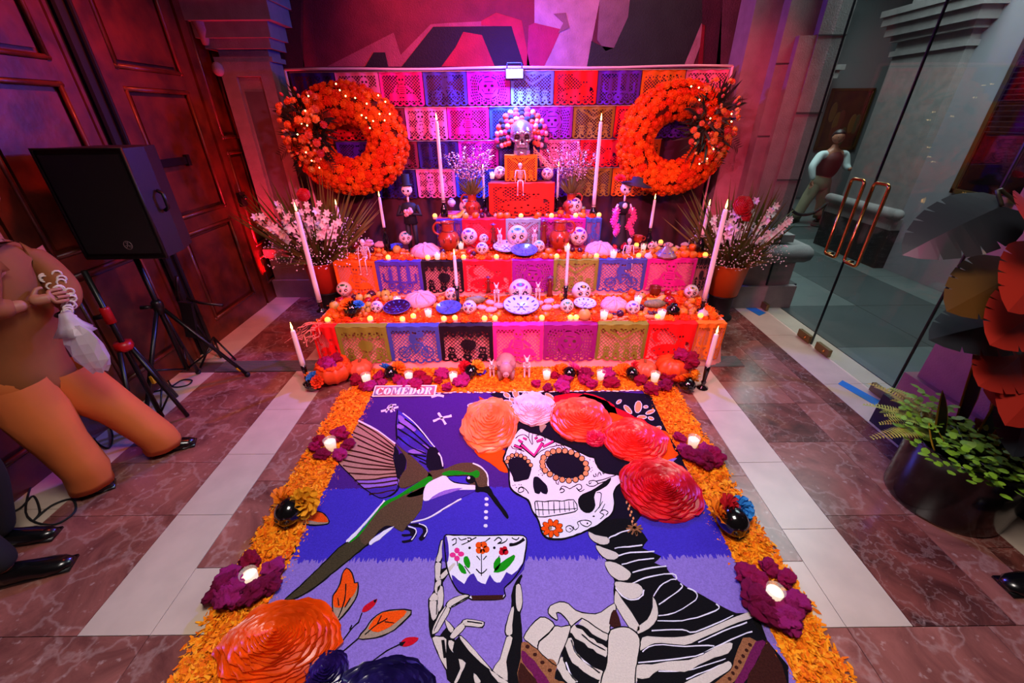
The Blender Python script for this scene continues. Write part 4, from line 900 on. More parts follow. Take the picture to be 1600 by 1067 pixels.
# --- skeleton hands
BONES = [[(213, 108), (237, 115), (226, 190), (206, 250), (178, 250), (194, 190)], [(175, 257), (216, 262), (206, 330), (217, 368), (180, 380), (172, 320)], [(172, 392), (216, 372), (202, 440), (174, 470)], [(133, 500), (165, 458), (197, 490), (186, 511), (140, 516)], [(135, 518), (187, 517), (192, 600), (160, 652), (140, 600)], [(298, 260), (312, 272), (250, 342), (217, 370), (200, 350), (240, 310)],
         [(422, 470), (402, 492), (330, 532), (270, 562), (243, 546), (270, 510), (340, 480)], [(243, 551), (277, 566), (240, 640), (190, 722), (148, 742), (160, 690), (200, 610)], [(505, 660), (490, 692), (430, 687), (370, 682), (350, 660), (380, 638), (460, 648)], [(360, 660), (376, 692), (330, 742), (292, 772), (268, 756), (310, 700)], [(186, 418), (226, 418), (226, 540), (196, 592), (190, 510)], [(150, 762), (200, 755), (250, 772), (248, 900), (256, 982), (220, 930), (190, 862)],
         [(262, 782), (302, 792), (290, 850), (300, 872), (268, 832)], [(330, 902), (382, 932), (352, 1000), (322, 1066), (300, 1066), (342, 972)], [(343, 748), (440, 850), (522, 942), (560, 990), (480, 932), (400, 852), (338, 772)], [(430, 1000), (472, 1042), (482, 1066), (440, 1066)], [(240, 640), (300, 700), (280, 730), (250, 690)],
         [(718, 408), (747, 404), (762, 520), (742, 592), (720, 562), (714, 480)], [(690, 558), (707, 570), (692, 680), (692, 742), (655, 747), (648, 690)], [(655, 755), (697, 760), (672, 850), (652, 930), (662, 1062), (556, 990), (610, 910)], [(530, 975), (672, 1066), (600, 1066)]]
hd = Lay().poly(4, 2, [(145, 752), (200, 757), (250, 690), (310, 780), (350, 745), (440, 848), (566, 990), (640, 1066), (640, 1085), (295, 1085), (245, 985), (185, 862)]).poly(4, 2, [(686, 480), (700, 420), (720, 375), (750, 336), (762, 350), (744, 400), (766, 520), (748, 600), (757, 700), (756, 1085), (640, 1085), (650, 920), (690, 760), (646, 750), (644, 680), (686, 560)]).poly(4, 2, [(208, 105), (240, 110), (232, 190), (215, 300), (310, 255), (316, 278), (225, 390), (232, 560), (200, 700), (140, 760), (128, 600), (126, 500), (165, 440), (172, 260), (190, 190)]).put('skeleton_hand', 'black')
t = Lay(); u = Lay()
for p in BONES:
    t.line(4, 2.4, p, 8, True, 2); cx = sum(a[0] for a in p)/len(p); cy = sum(a[1] for a in p)/len(p)
    u.poly(4, 2.8, [(cx+(a[0]-cx)*.93, cy+(a[1]-cy)*.96) for a in p])
t.put('bone_outline', 'black', hd); u.put('hand_bones', 'bone', hd)
Lay().line(4, 3.2, [(250, 550), (185, 670), (165, 720)], 5).line(4, 3.1, [(280, 555), (350, 515), (410, 480)], 9).line(4, 3.1, [(185, 520), (182, 610)], 7).line(4, 3.1, [(225, 780), (240, 900)], 22).line(4, 3.1, [(390, 655), (490, 668)], 10).put('bone_shade', 'black', hd)
# --- skeleton torso
tz = [zp(8, p) for p in [(505, 40), (560, 70), (570, 130), (640, 250), (690, 380), (690, 520), (860, 770), (850, 1085)]]+[zp(9, p) for p in [(1185, 1100), (1030, 760), (945, 572), (800, 556), (700, 508), (560, 430), (440, 366), (340, 288), (290, 228)]]+[zp(8, p) for p in [(1048, 290), (960, 258), (1005, 214), (880, 158), (915, 105), (860, 30), (780, -40), (600, -20)]]
to = Lay().poly(0, 2, tz, 2).put('skeleton_torso', 'black')
Lay().poly(8, 2, [(395, 690), (500, 690), (650, 740), (640, 930), (600, 1090), (290, 1090), (330, 900)]).put('rib_cavity', 'black', to)
VB = [[(515, 48), (560, 70), (640, 85), (657, 120), (620, 136), (570, 122), (530, 92)], [(565, 140), (620, 158), (700, 188), (720, 215), (690, 236), (640, 232), (590, 192)], [(630, 250), (700, 260), (770, 300), (802, 332), (780, 372), (720, 376), (670, 342), (640, 300)], [(698, 385), (780, 395), (850, 400), (882, 440), (860, 487), (800, 502), (740, 472), (700, 422)],
      [(698, 448), (740, 500), (860, 682), (838, 722), (790, 692), (715, 570), (690, 530)], [(950, 488), (982, 560), (977, 640), (920, 702), (850, 737), (848, 690), (915, 640), (948, 560)]]
u = Lay(); t = Lay()
for p in VB: u.poly(8, 2.7, p); t.line(8, 2.4, p, 9, True, 2)
SH = [[(78, 762), (120, 690), (190, 625), (250, 640), (287, 682), (240, 740), (180, 790), (170, 840), (110, 795)], [(175, 845), (185, 790), (245, 740), (287, 685), (330, 690), (395, 680), (385, 740), (350, 830), (320, 905), (300, 955), (235, 905)], [(290, 640), (245, 600), (258, 550), (320, 522), (380, 533), (430, 580), (520, 602), (600, 592), (690, 530), (700, 600), (660, 690), (655, 742), (560, 690), (470, 632), (400, 690), (380, 655), (330, 600), (300, 598), (310, 640)]]
for p in SH: u.poly(8, 2.7, p); t.line(8, 3.1, p, 7, True, 2)
for p, w in (([(400, 700), (480, 762), (560, 820), (645, 868)], 62), ([(378, 770), (410, 880), (500, 970), (625, 1030)], 56), ([(318, 900), (345, 990), (420, 1075)], 50), ([(470, 640), (560, 705), (650, 760)], 60)): u.line(8, 2.6, p, w)
u.poly(8, 3, [(650, 740), (690, 702), (750, 690), (810, 708), (862, 772), (850, 900), (832, 1000), (830, 1090), (596, 1090), (605, 1030), (640, 930)])
t.line(8, 3.4, [(598, 1080), (605, 1030), (640, 930), (650, 740), (690, 702), (750, 690), (810, 708), (862, 772), (850, 900), (832, 1000), (830, 1090)], 8)
RB = [[(110, 735), (200, 730), (350, 735), (480, 715), (620, 660), (780, 590), (930, 540), (947, 580), (820, 622), (660, 690), (520, 752), (420, 792), (250, 775), (160, 790), (95, 832)], [(65, 940), (180, 935), (300, 910), (450, 900), (560, 860), (640, 810), (720, 780), (772, 780), (740, 852), (640, 882), (520, 940), (420, 987), (230, 975), (160, 1032), (70, 1032)], [(400, 1080), (560, 1000), (680, 940), (740, 908), (768, 940), (740, 982), (640, 1042), (560, 1090)]]
for p in RB: u.poly(9, 2.7, p)
u.put('torso_bones', 'bone', to); t.put('bone_outline', 'black', to)
t = Lay()
for p in ([(650, 92), (720, 60), (800, 35)], [(690, 160), (790, 150), (880, 140)], [(715, 214), (800, 190), (960, 180)], [(740, 270), (850, 240), (960, 230)], [(810, 322), (950, 292), (1040, 280)], [(800, 402), (900, 362), (1080, 330), (1112, 372)], [(700, 425), (740, 478), (800, 507), (870, 490), (890, 440)], [(470, 740), (540, 800), (630, 850)], [(400, 780), (440, 880), (590, 1000)], [(365, 930), (400, 1020), (440, 1060)]): t.line(8, 2.6, p, 9, jit=.5)
for p in ([(190, 432), (240, 360), (320, 310), (362, 312)], [(230, 492), (300, 450), (402, 372), (390, 340)], [(230, 577), (350, 552), (502, 460), (500, 400), (440, 372)], [(220, 612), (400, 612), (560, 572), (672, 520), (650, 488)], [(180, 687), (400, 677), (500, 692), (780, 575)], [(110, 840), (200, 790), (420, 800), (640, 800), (500, 870), (80, 920)], [(520, 770), (700, 690), (880, 625)], [(560, 850), (760, 750), (915, 690)], [(230, 985), (420, 980), (600, 930), (720, 890)], [(430, 1040), (560, 990), (700, 930)]): t.line(9, 2.6, p, 9, jit=.5)
t.put('rib_highlight', 'white', to)
Lay().poly(8, 3.2, [(670, 600), (700, 575), (735, 680), (690, 695), (655, 670)]).put('breast_bone', 'umber', to)
dr = Lay().poly(9, 3, [(850, 738), (945, 762), (925, 860), (830, 1000), (740, 1090), (620, 1090), (760, 980), (782, 900)], 2, .7).poly(8, 3, [(62, 800), (110, 795), (180, 850), (235, 905), (282, 912), (302, 960), (287, 1040), (345, 1060), (345, 1090), (48, 1090), (58, 900)], 2, .7).put('lace_trim', 'rust')
Lay().poly(9, 3.2, [(940, 770), (1032, 780), (960, 880), (880, 1040), (830, 1090), (770, 1090), (850, 960)], 2, .8).poly(8, 3.2, [(65, 850), (120, 890), (180, 960), (230, 1030), (262, 1090), (180, 1090), (130, 1000), (70, 930)], 2, .8).put('dress_band', 'wine', dr)
Lay().poly(9, 3.4, [(1010, 782), (1042, 775), (1175, 1090), (870, 1090), (955, 900)], 2, .8).poly(8, 3.4, [(55, 930), (110, 990), (180, 1090), (45, 1090)], 2, .8).put('dress', 'umber', dr)
t = Lay()
for k in range(7): f = k/6; t.dot(9, 3.4, (900-150*f, 790+250*f), 17, 12, 8, .8)
for k in range(4): f = k/3; t.dot(8, 3.4, (105+150*f, 825+160*f), 15, 13)
t.put('lace_bead', 'umber', dr)
er = Lay()
for k in range(9): er.dot(7, 3, (440+k*6.5+(k % 2)*14, 825+k*22), 7, 10)
e2 = er.put('earring', 'peach')
er = Lay()
for k in range(10): q = 2*PI*k/10; er.line(7, 3.4, [(495, 1000), (495+58*math.cos(q), 1010+42*math.sin(q))], 11)
er.line(7, 3.4, [(500, 1020), (512, 1058)], 16).put('earring_tassel', 'rust', e2)
# --- leaves and buds
lf = Lay().poly(11, 2, [(215, 145), (260, 185), (280, 265), (305, 258), (306, 330), (282, 400), (230, 480), (150, 567), (133, 545), (104, 490), (104, 370), (130, 335), (165, 270), (180, 190)]).poly(11, 2, [(308, 712), (370, 630), (420, 560), (500, 500), (620, 480), (737, 488), (700, 552), (600, 642), (500, 692), (400, 712)]).poly(2, 2, [(190, 310), (240, 285), (310, 298), (357, 350), (347, 382), (250, 392), (165, 386)]).poly(2, 2, [(100, 515), (106, 560), (100, 590), (40, 645), (0, 662), (40, 580)]).put('leaf', 'sand')
Lay().poly(11, 2.5, [(215, 150), (258, 188), (278, 268), (302, 265), (290, 330), (240, 400), (210, 450), (120, 462), (108, 400), (112, 362), (167, 272), (182, 192)], 2, .6).poly(11, 2.5, [(395, 622), (430, 560), (510, 503), (630, 485), (700, 496), (640, 560), (570, 612), (470, 662), (402, 642)], 2, .6).poly(2, 2.5, [(192, 312), (240, 290), (308, 303), (350, 350), (340, 372), (210, 355)], 2, .5).poly(2, 2.5, [(98, 525), (100, 580), (50, 620), (30, 600)]).put('leaf_blade', 'orange', lf)
t = Lay()
t.line(11, 2.8, [(215, 145), (260, 185), (280, 265), (305, 258), (306, 330), (282, 400), (230, 480), (150, 567), (133, 545), (104, 490), (104, 370), (130, 335), (165, 270), (180, 190)], 10, True, 2).line(11, 2.8, [(308, 712), (370, 630), (420, 560), (500, 500), (620, 480), (737, 488), (700, 552), (600, 642), (500, 692), (400, 712)], 10, True, 2)
for p in ([(208, 270), (200, 400), (150, 545)], [(145, 385), (155, 450)], [(245, 385), (200, 460)], [(360, 680), (460, 600), (545, 550)], [(460, 600), (495, 525)], [(520, 575), (600, 588)], [(340, 505), (310, 580), (250, 640), (130, 810)], [(240, 640), (256, 603)], [(310, 710), (180, 822)], [(640, 760), (540, 810), (410, 905)], [(120, 708), (105, 786)]): t.line(11, 2.9, p, 9)
t.line(2, 2.8, [(165, 386), (250, 392), (347, 382), (357, 350), (310, 298), (240, 285)], 8).line(2, 2.8, [(100, 505), (106, 560), (100, 592), (15, 660)], 8)
t.put('leaf_vein', 'black', lf)
Lay().poly(11, 2.6, [(338, 492), (360, 450), (410, 415), (462, 393), (440, 442), (400, 482), (350, 500)]).poly(11, 2.6, [(648, 762), (670, 720), (720, 700), (797, 708), (750, 757), (680, 777)]).put('bud', 'red', lf)
Lay().poly(11, 3, [(430, 405), (464, 390), (445, 430)], 0).poly(11, 3, [(640, 745), (690, 735), (665, 775), (640, 765)], 0).put('bud_tip', 'black', lf)

# ------------------------------------------------------------------ sculpted roses on the carpet
def rosette(rx, ry, rings, h, seed, off=(0, 0), wav=.05):
    h *= .62
    r_ = random.Random(seed); b = MB(); n = 54
    for k in range(rings):
        f = (k+1)/rings; ph = r_.random()*6; m = r_.choice((4, 5, 6)); z1 = h*(1-f*f*.9)+.008; w0 = max(0, f-1.55/rings)
        vs = []
        for i in range(n):
            a = 2*PI*i/n; q = 1+wav*math.sin(m*a+ph)+wav*.5*math.sin((m*2+1)*a+ph*2)+wav*.25*math.sin(17*a+ph)
            lift = .25+.75*abs(math.sin((m*a+ph)/2))
            ox, oy = off[0]*(1-f), off[1]*(1-f)
            e = f*q*(1+.012*math.sin(23*a+ph))
            vs.append((ox+rx*w0*q*math.cos(a), oy+ry*w0*q*math.sin(a), z1-.010))
            vs.append((ox+rx*(w0*.3+e*.7)*math.cos(a), oy+ry*(w0*.3+e*.7)*math.sin(a), z1+.004*lift))
            vs.append((ox+rx*e*math.cos(a), oy+ry*e*math.sin(a), z1+.010*lift))
            vs.append((ox+rx*e*.985*math.cos(a), oy+ry*e*.985*math.sin(a), z1-.012))
        fs = []
        for i in range(n):
            a = 4*i; c = 4*((i+1) % n)
            for j in range(3): fs.append((a+j, a+j+1, c+j+1, c+j))
        b.add(vs, fs)
    b.lathe([(rx*1.0, .0), (rx*.98, .012), (rx*.5, h*.8), (0, h*.9)], 24, M=Matrix.Diagonal((1, ry/rx, 1, 1)))
    return b
def rose(c, pxw, pyh, colr, dark, label, seed, rings=12, h=.05, off=(0, 0), wav=.05, gl=.35):
    p = fz(*c, CB); a = fz(c[0]-pxw, c[1], CB); b2 = fz(c[0]+pxw, c[1], CB); d = fz(c[0], c[1]+pyh, CB); e = fz(c[0], c[1]-pyh, CB)
    rx = (b2.x-a.x)/2; ry = (e.y-d.y)/2; p.y = (e.y+d.y)/2
    m = mat('rose_'+colr, colr, gl, col2=dark, vs_=9, spec=.5, sss=0)
    o = obj('paper_rose', rosette(rx, ry, rings, h, seed, off, wav), m, None, True, sharp=1.0, loc=(p.x, p.y, CB+.004))
    return tag(o, label, 'rose', 'sculpted roses on the carpet')
rose((765, 667), 44, 42, '#f08a4e', '#d9622c', 'peach sculpted rose at the left of the carpet crown', 1, 12, .06, (0, .06))
rose((834, 641), 34, 25, '#ead0d8', '#cfa8b4', 'pale lilac white rose at the top of the carpet crown', 2, 11, .05)
rose((907, 658), 49, 34, '#f45a38', '#d23418', 'coral orange rose in the carpet crown, right of the pale one', 3, 13, .06, (.02, .02))
rose((929, 687), 16, 12, '#e22a5a', '#b8123c', 'small pink rose tucked under the coral one on the carpet', 4, 6, .06)
rose((992, 691), 50, 34, '#f23a30', '#cf1a1a', 'scarlet rose in the carpet crown, between the coral and the crimson ones', 5, 13, .06, (-.01, .02))
rose((1033, 769), 62, 50, '#dc1222', '#a80814', 'large crimson rose at the right end of the carpet crown', 6, 18, .065, (.02, .02), gl=.38)
rose((436, 1015), 92, 76, '#f05206', '#c93c02', 'huge glossy orange rose at the near left corner of the carpet', 7, 19, .08, (-.02, .03), gl=.34)
rose((604, 1085), 78, 56, '#1d1250', '#0e0830', 'dark violet rose at the near edge of the carpet', 8, 11, .06, gl=.25)
rose((512, 1052), 32, 34, '#2a1560', '#130a38', 'small dark violet rose touching the huge orange one', 9, 8, .05, gl=.25)

# ------------------------------------------------------------------ loose marigold petals round the carpet
def petals(name, label, rects, count, seed, z=.004, thick=.012, size=.013, shade=0):
    r_ = np.random.RandomState(seed); area = [abs((a[1]-a[0])*(a[3]-a[2])) for a in rects]; V = []; F = []; MI = []
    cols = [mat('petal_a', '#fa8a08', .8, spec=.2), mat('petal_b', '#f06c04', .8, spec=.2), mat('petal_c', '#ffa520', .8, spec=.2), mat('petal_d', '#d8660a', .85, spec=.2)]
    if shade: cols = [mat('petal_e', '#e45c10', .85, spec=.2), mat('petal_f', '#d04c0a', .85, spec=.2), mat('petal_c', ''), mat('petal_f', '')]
    for a in rects:
        b = [(a[0], a[2]), (a[1], a[2]), (a[1], a[3]), (a[0], a[3])]; k = len(V)
        V += [(x, y, z) for x, y in b]; F.append((k, k+1, k+2, k+3)); MI.append(1)
        n = int(count*abs((a[1]-a[0])*(a[3]-a[2]))/sum(area))
        ex = .03
        cx = r_.uniform(a[0]-ex, a[1]+ex, n)+r_.normal(0, .012, n); cy = r_.uniform(a[2]-ex*.3, a[3]+ex*.3, n); ang = r_.uniform(0, 6.28, n); L = size*r_.uniform(.7, 1.5, n); wd = L*r_.uniform(.28, .5, n); zz = z+r_.uniform(.001, thick, n); t1 = r_.normal(0, .35, n); t2 = r_.normal(0, .5, n)
        edge = (cx < a[0])|(cx > a[1]); zz[edge] = z-.002+r_.uniform(0, .003, edge.sum())
        for i in range(n):
            c, s = math.cos(ang[i]), math.sin(ang[i]); k = len(V)
            for u, v in ((-1, 0), (-.2, -1), (1, -.5), (1, .5), (-.2, 1)):
                x, y = u*L[i]/1, v*wd[i]; V.append((cx[i]+x*c-y*s, cy[i]+x*s+y*c, max(.002, zz[i]+x*t1[i]*.6+y*t2[i]+.004*abs(u))))
            F.append((k, k+1, k+2, k+3, k+4)); MI.append(int(r_.choice((0, 0, 0, 1, 1, 2, 2, 3))))
    me = bpy.data.meshes.new(name); me.from_pydata(V, [], F)
    for c in cols: me.materials.append(c)
    me.polygons.foreach_set('material_index', MI); me.update()
    o = bpy.data.objects.new(name, me); C.objects.link(o); o['kind'] = 'stuff'; return tag(o, label, 'petals')
petals('marigold_petal_border', 'loose orange marigold petals strewn in a border round the sawdust carpet', [(-1.335, -1.115, .5, 2.72), (1.10, 1.30, .5, 2.72), (-1.26, 1.21, 2.68, 3.02)], 28000, 5)
# white grains along the seam of carpet and petals
sg = MB()
for i in range(70):
    x = -1.05+2.1*i/70+rnd.uniform(-.02, .02); sg.ball((x, 2.665+rnd.uniform(-.006, .008), .015), (rnd.uniform(.008, .025), .006, .004), 6, 4)
o = obj('white_sand_seam', sg, mat('white_sand', '#f2e2d6', .9)); o['kind'] = 'stuff'; tag(o, 'white grains strewn along the seam between petals and carpet', 'sand')
# ------------------------------------------------------------------ COMEDOR sign
q = [fz(x, y, .02) for x, y in ((581, 619), (680, 617), (683, 604.5), (586, 606))]
sign = thing('name_card', 'white card reading COMEDOR in stencil letters, leaning at the carpet\'s far left corner', 'sign', (0, 0, 0))
sw = (q[1]-q[0]).length; sh = .068
sx = (q[1]-q[0]).normalized(); n_up = Vector((0, math.cos(.75), math.sin(.75)))
SM = Matrix((( sx.x, n_up.x, 0, q[0].x), (sx.y, n_up.y, -1, q[0].y), (0, n_up.z, .3, .016), (0, 0, 0, 1)))
SM = Matrix.Translation(q[0]-Vector((0, 0, .004))) @ Matrix(((1, 0, 0, 0), (0, math.cos(.75), -math.sin(.75), 0), (0, math.sin(.75), math.cos(.75), 0), (0, 0, 0, 1)))
def qd(b, pts, z): b.prism(pts, z, z+.0015, SM); return b
obj('card', qd(MB(), [(0, 0), (sw, 0), (sw+.012, sh+.02), (.018, sh+.02)], 0), mat('card_white', '#f2ece8', .6), sign, False)
obj('ground', qd(MB(), [(.011, .008), (sw-.012, .008), (sw-.002, sh+.012), (.026, sh+.012)], .0017), mat('card_plaid', '#b8525a', .6, col2='#6a6ab0', vs_=12), sign, False)
LT = {'C': [[(.5, 0), (.95, .12), (.95, .3), (.9, .3), (.5, .08)], [(.45, 0), (.08, .2), (.0, .5), (.08, .8), (.45, 1), (.45, .9), (.4, .8), (.36, .5), (.4, .2), (.45, .1)], [(.5, 1), (.82, .94), (.95, 1), (.95, .66), (.88, .66), (.5, .93)]],
      'O': [[(.46, 0), (.1, .18), (0, .5), (.1, .82), (.46, 1), (.46, .93), (.36, .5), (.46, .07)], [(.54, 0), (.9, .18), (1, .5), (.9, .82), (.54, 1), (.54, .93), (.64, .5), (.54, .07)]],
      'M': [[(0, 0), (.22, 0), (.22, .08), (.15, .08), (.15, 1), (0, 1), (0, .92), (.06, .92), (.06, .08), (0, .08)], [(.17, 1), (.38, 1), (.56, .35), (.5, .05)], [(.62, 0), (1, 0), (1, .08), (.95, .08), (.95, .92), (1, .92), (1, 1), (.76, 1), (.58, .4), (.68, .5), (.68, .08), (.62, .08)]],
      'E': [[(0, 0), (.46, 0), (.46, 1), (0, 1), (0, .92), (.1, .92), (.1, .08), (0, .08)], [(.52, 0), (1, 0), (1, .34), (.93, .34), (.8, .08), (.52, .08)], [(.52, 1), (.96, 1), (.96, .68), (.9, .68), (.8, .92), (.52, .92)], [(.52, .46), (.62, .46), (.7, .34), (.7, .7), (.62, .55), (.52, .55)]],
      'D': [[(0, 0), (.46, 0), (.46, 1), (0, 1), (0, .92), (.1, .92), (.1, .08), (0, .08)], [(.52, 0), (.85, .12), (1, .5), (.85, .88), (.52, 1), (.52, .92), (.62, .8), (.66, .5), (.62, .2), (.52, .08)]],
      'R': [[(0, 0), (.46, 0), (.46, .08), (.42, .08), (.42, 1), (0, 1), (0, .92), (.1, .92), (.1, .08), (0, .08)], [(.48, 1), (.8, .95), (.95, .75), (.8, .55), (.48, .5), (.48, .56), (.6, .62), (.62, .85), (.48, .93)], [(.48, .48), (.7, .46), (.86, .1), (1, .08), (1, 0), (.7, 0), (.56, .36), (.48, .4)]]}
lw = (sw-.05)/7.25; x0 = .022
for ch in 'COMEDOR':
    wl_ = lw*(1.25 if ch == 'M' else 1.0)
    b = MB()
    for p in LT[ch]: qd(b, [(x0+u*wl_*.93+v*.014, .014+v*(sh-.012)) for u, v in p], .0034)
    obj('letter', b, mat('letter_white', '#fff6f4', .6), sign, False); x0 += wl_
# ================================================================== DESIGNS (kits) FOR THE OFFERINGS
CLAY = mat('red_clay', '#a8381c', .3, coat=.4, var=.15, vs_=12); CLAYD = mat('brown_clay', '#6e2412', .35, coat=.3)
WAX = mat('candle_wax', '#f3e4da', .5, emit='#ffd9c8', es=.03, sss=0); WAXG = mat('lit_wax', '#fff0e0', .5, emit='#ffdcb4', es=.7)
FLAME = mat('flame', '#ffd080', .5, emit='#ffb85a', es=14); WICK = mat('wick', '#201510', .9)
GLS = mat('votive_glass', '#f4ece6', .06, alpha=.22); SUGAR = mat('sugar_white', '#e2ccc0', .45, coat=.15)
INK = mat('ink_black', '#140c12', .5); CERB = mat('cobalt_glaze', '#3a4ab0', .2, coat=.6); CERW = mat('white_glaze', '#d8d6e6', .2, coat=.6)
GLOSSB = mat('black_barro', '#0c0a0b', .16, coat=.8); GREEN = mat('leaf_green', '#3c6a1c', .55, var=.3, vs_=20); DGREEN = mat('dark_leaf', '#1c3a14', .5, var=.3, vs_=20)
MARI = mat('marigold', '#fa6a10', .7, rand=.12, spec=.2); MARIY = mat('marigold_yellow', '#f59a16', .7, spec=.2)
def flame_mb(z, s=1.): return MB().lathe([(0, z), (.0034*s, z+.005*s), (.0044*s, z+.011*s), (.0028*s, z+.022*s), (.001*s, z+.032*s), (0, z+.038*s)], 8)
# votive in a glass cup
votive = Kit('votive_candle')
votive.add('glass_cup', MB().lathe([(.022, .0), (.024, .002), (.0325, .072), (.031, .072), (.0225, .006), (0, .006)], 18), GLS)
votive.add('wax', MB().lathe([(0, .007), (.0222, .007), (.0285, .056), (.012, .057), (0, .056)], 16), WAXG)
votive.add('flame', flame_mb(.058, .6), FLAME)
# tea light with a glowing globe
led = Kit('tea_light')
led.add('cup', MB().lathe([(.017, 0), (.018, .003), (.018, .016), (.014, .018), (0, .018)], 14), mat('tea_light_cup', '#e8c890', .5))
led.add('bulb', MB().ball((0, 0, .024), (.019, .019, .018), 10, 7), mat('warm_bulb', '#ffd060', .4, emit='#ffb848', es=1.6))
# tapers are built to measure
def taper(label, cat, base, zc, zt, r0, r1, group=None, lean=0.):
    b = Vector(base); t = thing('taper_candle', label, cat, (b.x, b.y, zc), 0, group); h = zt-zc
    prof = [(0, 0), (r0, 0), (r0*.98, h*.2), ((r0+r1)/2, h*.6), (r1, h*.97), (r1*.8, h), (0, h*.995)]
    obj('wax', MB().lathe(prof, 14), WAX, t); obj('wick', MB().tube([(0, 0, h), (.001, 0, h+.008)], .0016, 5), WICK, t); obj('flame', flame_mb(h+.004, r0/.0145*1.15+.25), FLAME, t)
    return t
def holder(label, base, zc, kind, r=.03):
    h = zc-base[2]; t = thing('candle_holder', label, 'candle holder', base, 0, 'candle holders of the altar')
    if kind == 'bottle': prof = [(.036, 0), (.038, .008), (.037, h*.45), (.030, h*.58), (.016, h*.74), (.015, h*.95), (.019, h*.96), (.019, h), (.0145, h), (.0145, h-.02), (0, h-.02)]
    elif kind == 'stick': prof = [(.045, 0), (.045, .008), (.02, .022), (.015, .04), (.022, .06), (.014, .075), (.02, max(.085, h-.05)), (.021, h), (.0165, h), (.0165, h-.03), (0, h-.03)]
    else: prof = [(.034, 0), (.03, .004), (.022, .012), (.021, h*.5), (.022, h), (.0165, h), (.0165, h-.03), (0, h-.03)]
    obj('body', MB().lathe(prof, 16), GLOSSB, t); obj('rim', MB().torus((0, 0, h-.002), .018, .003, 16, 6), GLOSSB, t)
    return t
# marigold head: rings of ruffled petals
def marigold_mb(seed, n1=13):
    r_ = random.Random(seed); b = MB()
    b.ball((0, 0, .25), (.62, .62, .5), 10, 6)
    for ring, (cnt, rad, z, tilt, L) in enumerate(((n1, .55, .12, .15, .5), (n1-2, .45, .33, .6, .48), (n1-4, .28, .52, 1.0, .42), (5, .1, .62, 1.3, .3))):
        for k in range(cnt):
            a = 2*PI*k/cnt+ring*.3+r_.uniform(-.1, .1); t = tilt+r_.uniform(-.15, .15)
            d = Vector((math.cos(a)*math.cos(t), math.sin(a)*math.cos(t), math.sin(t))); p = Vector((math.cos(a)*rad, math.sin(a)*rad, z))
            s = Vector((-math.sin(a), math.cos(a), 0)); u = d.cross(s)*-1; w = .19 if ring < 2 else .14
            q = [p-s*w*.5, p+s*w*.5, p+d*L*.6+s*w+u*.05, p+d*L-u*.08+s*w*.5, p+d*L*1.02-u*.02, p+d*L-u*.08-s*w*.5, p+d*L*.6-s*w+u*.05]
            b.add([tuple(x) for x in q], [(0, 1, 2, 6), (6, 2, 3, 4), (6, 4, 5)])
    return b
MG = []
for s in range(3):
    k = Kit('marigold'); k.add('marigold', marigold_mb(s), MARI, smooth=False); MG.append(k)
MGM = [k.parts[0][1] for k in MG]
# cockscomb bloom
def coxcomb_mb(seed):
    o = Vector((seed*7.3, seed*3.1, 0))
    def fn(d):
        q = noise.noise(d*1.7+o)*.45; f = abs(noise.noise(d*4.6+o)); g = abs(noise.noise(d*10+o)); return 1+q-.34*(1-min(1, f*4))*.75-.08*(1-min(1, g*4))
    return MB().ball((0, 0, .75), (1, 1, .8), 44, 26, fn)
COXM = [mat('velvet_%d' % i, c, .75, var=.45, vs_=40, bump=.8, bs=160, spec=.2) for i, c in enumerate(('#d0146a', '#c00a44', '#d82890', '#aa0c58'))]
COX = []
for s in range(4):
    k = Kit('cockscomb_flower'); k.add('cockscomb_flower', coxcomb_mb(s), COXM[s]); COX.append(k)
# skulls
def skull_fn(d):
    q = 1.
    if d.z < -.15: q *= 1-.27*min(1, (-.15-d.z)/.55)*(abs(d.x)**.5)
    if d.y < 0:
        for sx in (-1, 1): q -= .19*math.exp(-((d.x-sx*.37)**2+(d.z+.03)**2)/.030); q += .05*math.exp(-((d.x-sx*.5)**2+(d.z+.32)**2)/.02)
        q -= .09*math.exp(-(d.x**2+(d.z+.36)**2)/.010); q += .07*math.exp(-(d.x**2+(d.z+.72)**2)/.05); q += .03*math.exp(-((d.z-.22)**2)/.01)*(abs(d.x) < .7)
    q -= .06*math.exp(-((abs(d.x)-.95)**2+(d.z+.2)**2)/.04)
    if d.z < -.3: q = min(q, SB/-d.z)
    return q
SR = (.90, .97, 1.0); SB = .74
def sp(x, z, off=1.012):
    y = -math.sqrt(max(.02, 1-x*x-z*z)); d = Vector((x, y, z)).normalized(); q = skull_fn(d)*off
    return (d.x*SR[0]*q, d.y*SR[1]*q, d.z*SR[2]*q+SB)
def patch(b, cx, cz, rx, rz, n=14, a=0., off=1.015, lobes=0):
    vs = [sp(cx, cz, off)]; fs = []
    for ring in (.5, 1.):
        for k in range(n):
            t = 2*PI*k/n; m = 1+(.25*math.cos(lobes*t) if lobes else 0); x, z = rx*ring*m*math.cos(t), rz*ring*m*math.sin(t)
            vs.append(sp(cx+x*math.cos(a)-z*math.sin(a), cz+x*math.sin(a)+z*math.cos(a), off))
    for k in range(n): fs += [(0, 1+k, 1+(k+1) % n), (1+k, 1+n+k, 1+n+(k+1) % n, 1+(k+1) % n)]
    return b.add(vs, fs)
def skull_base(k, m, nu=26, nv=20):
    k.add('cranium', MB().ball((0, 0, SB), SR, nu, nv, skull_fn), m)
sugar = Kit('sugar_skull'); skull_base(sugar, SUGAR)
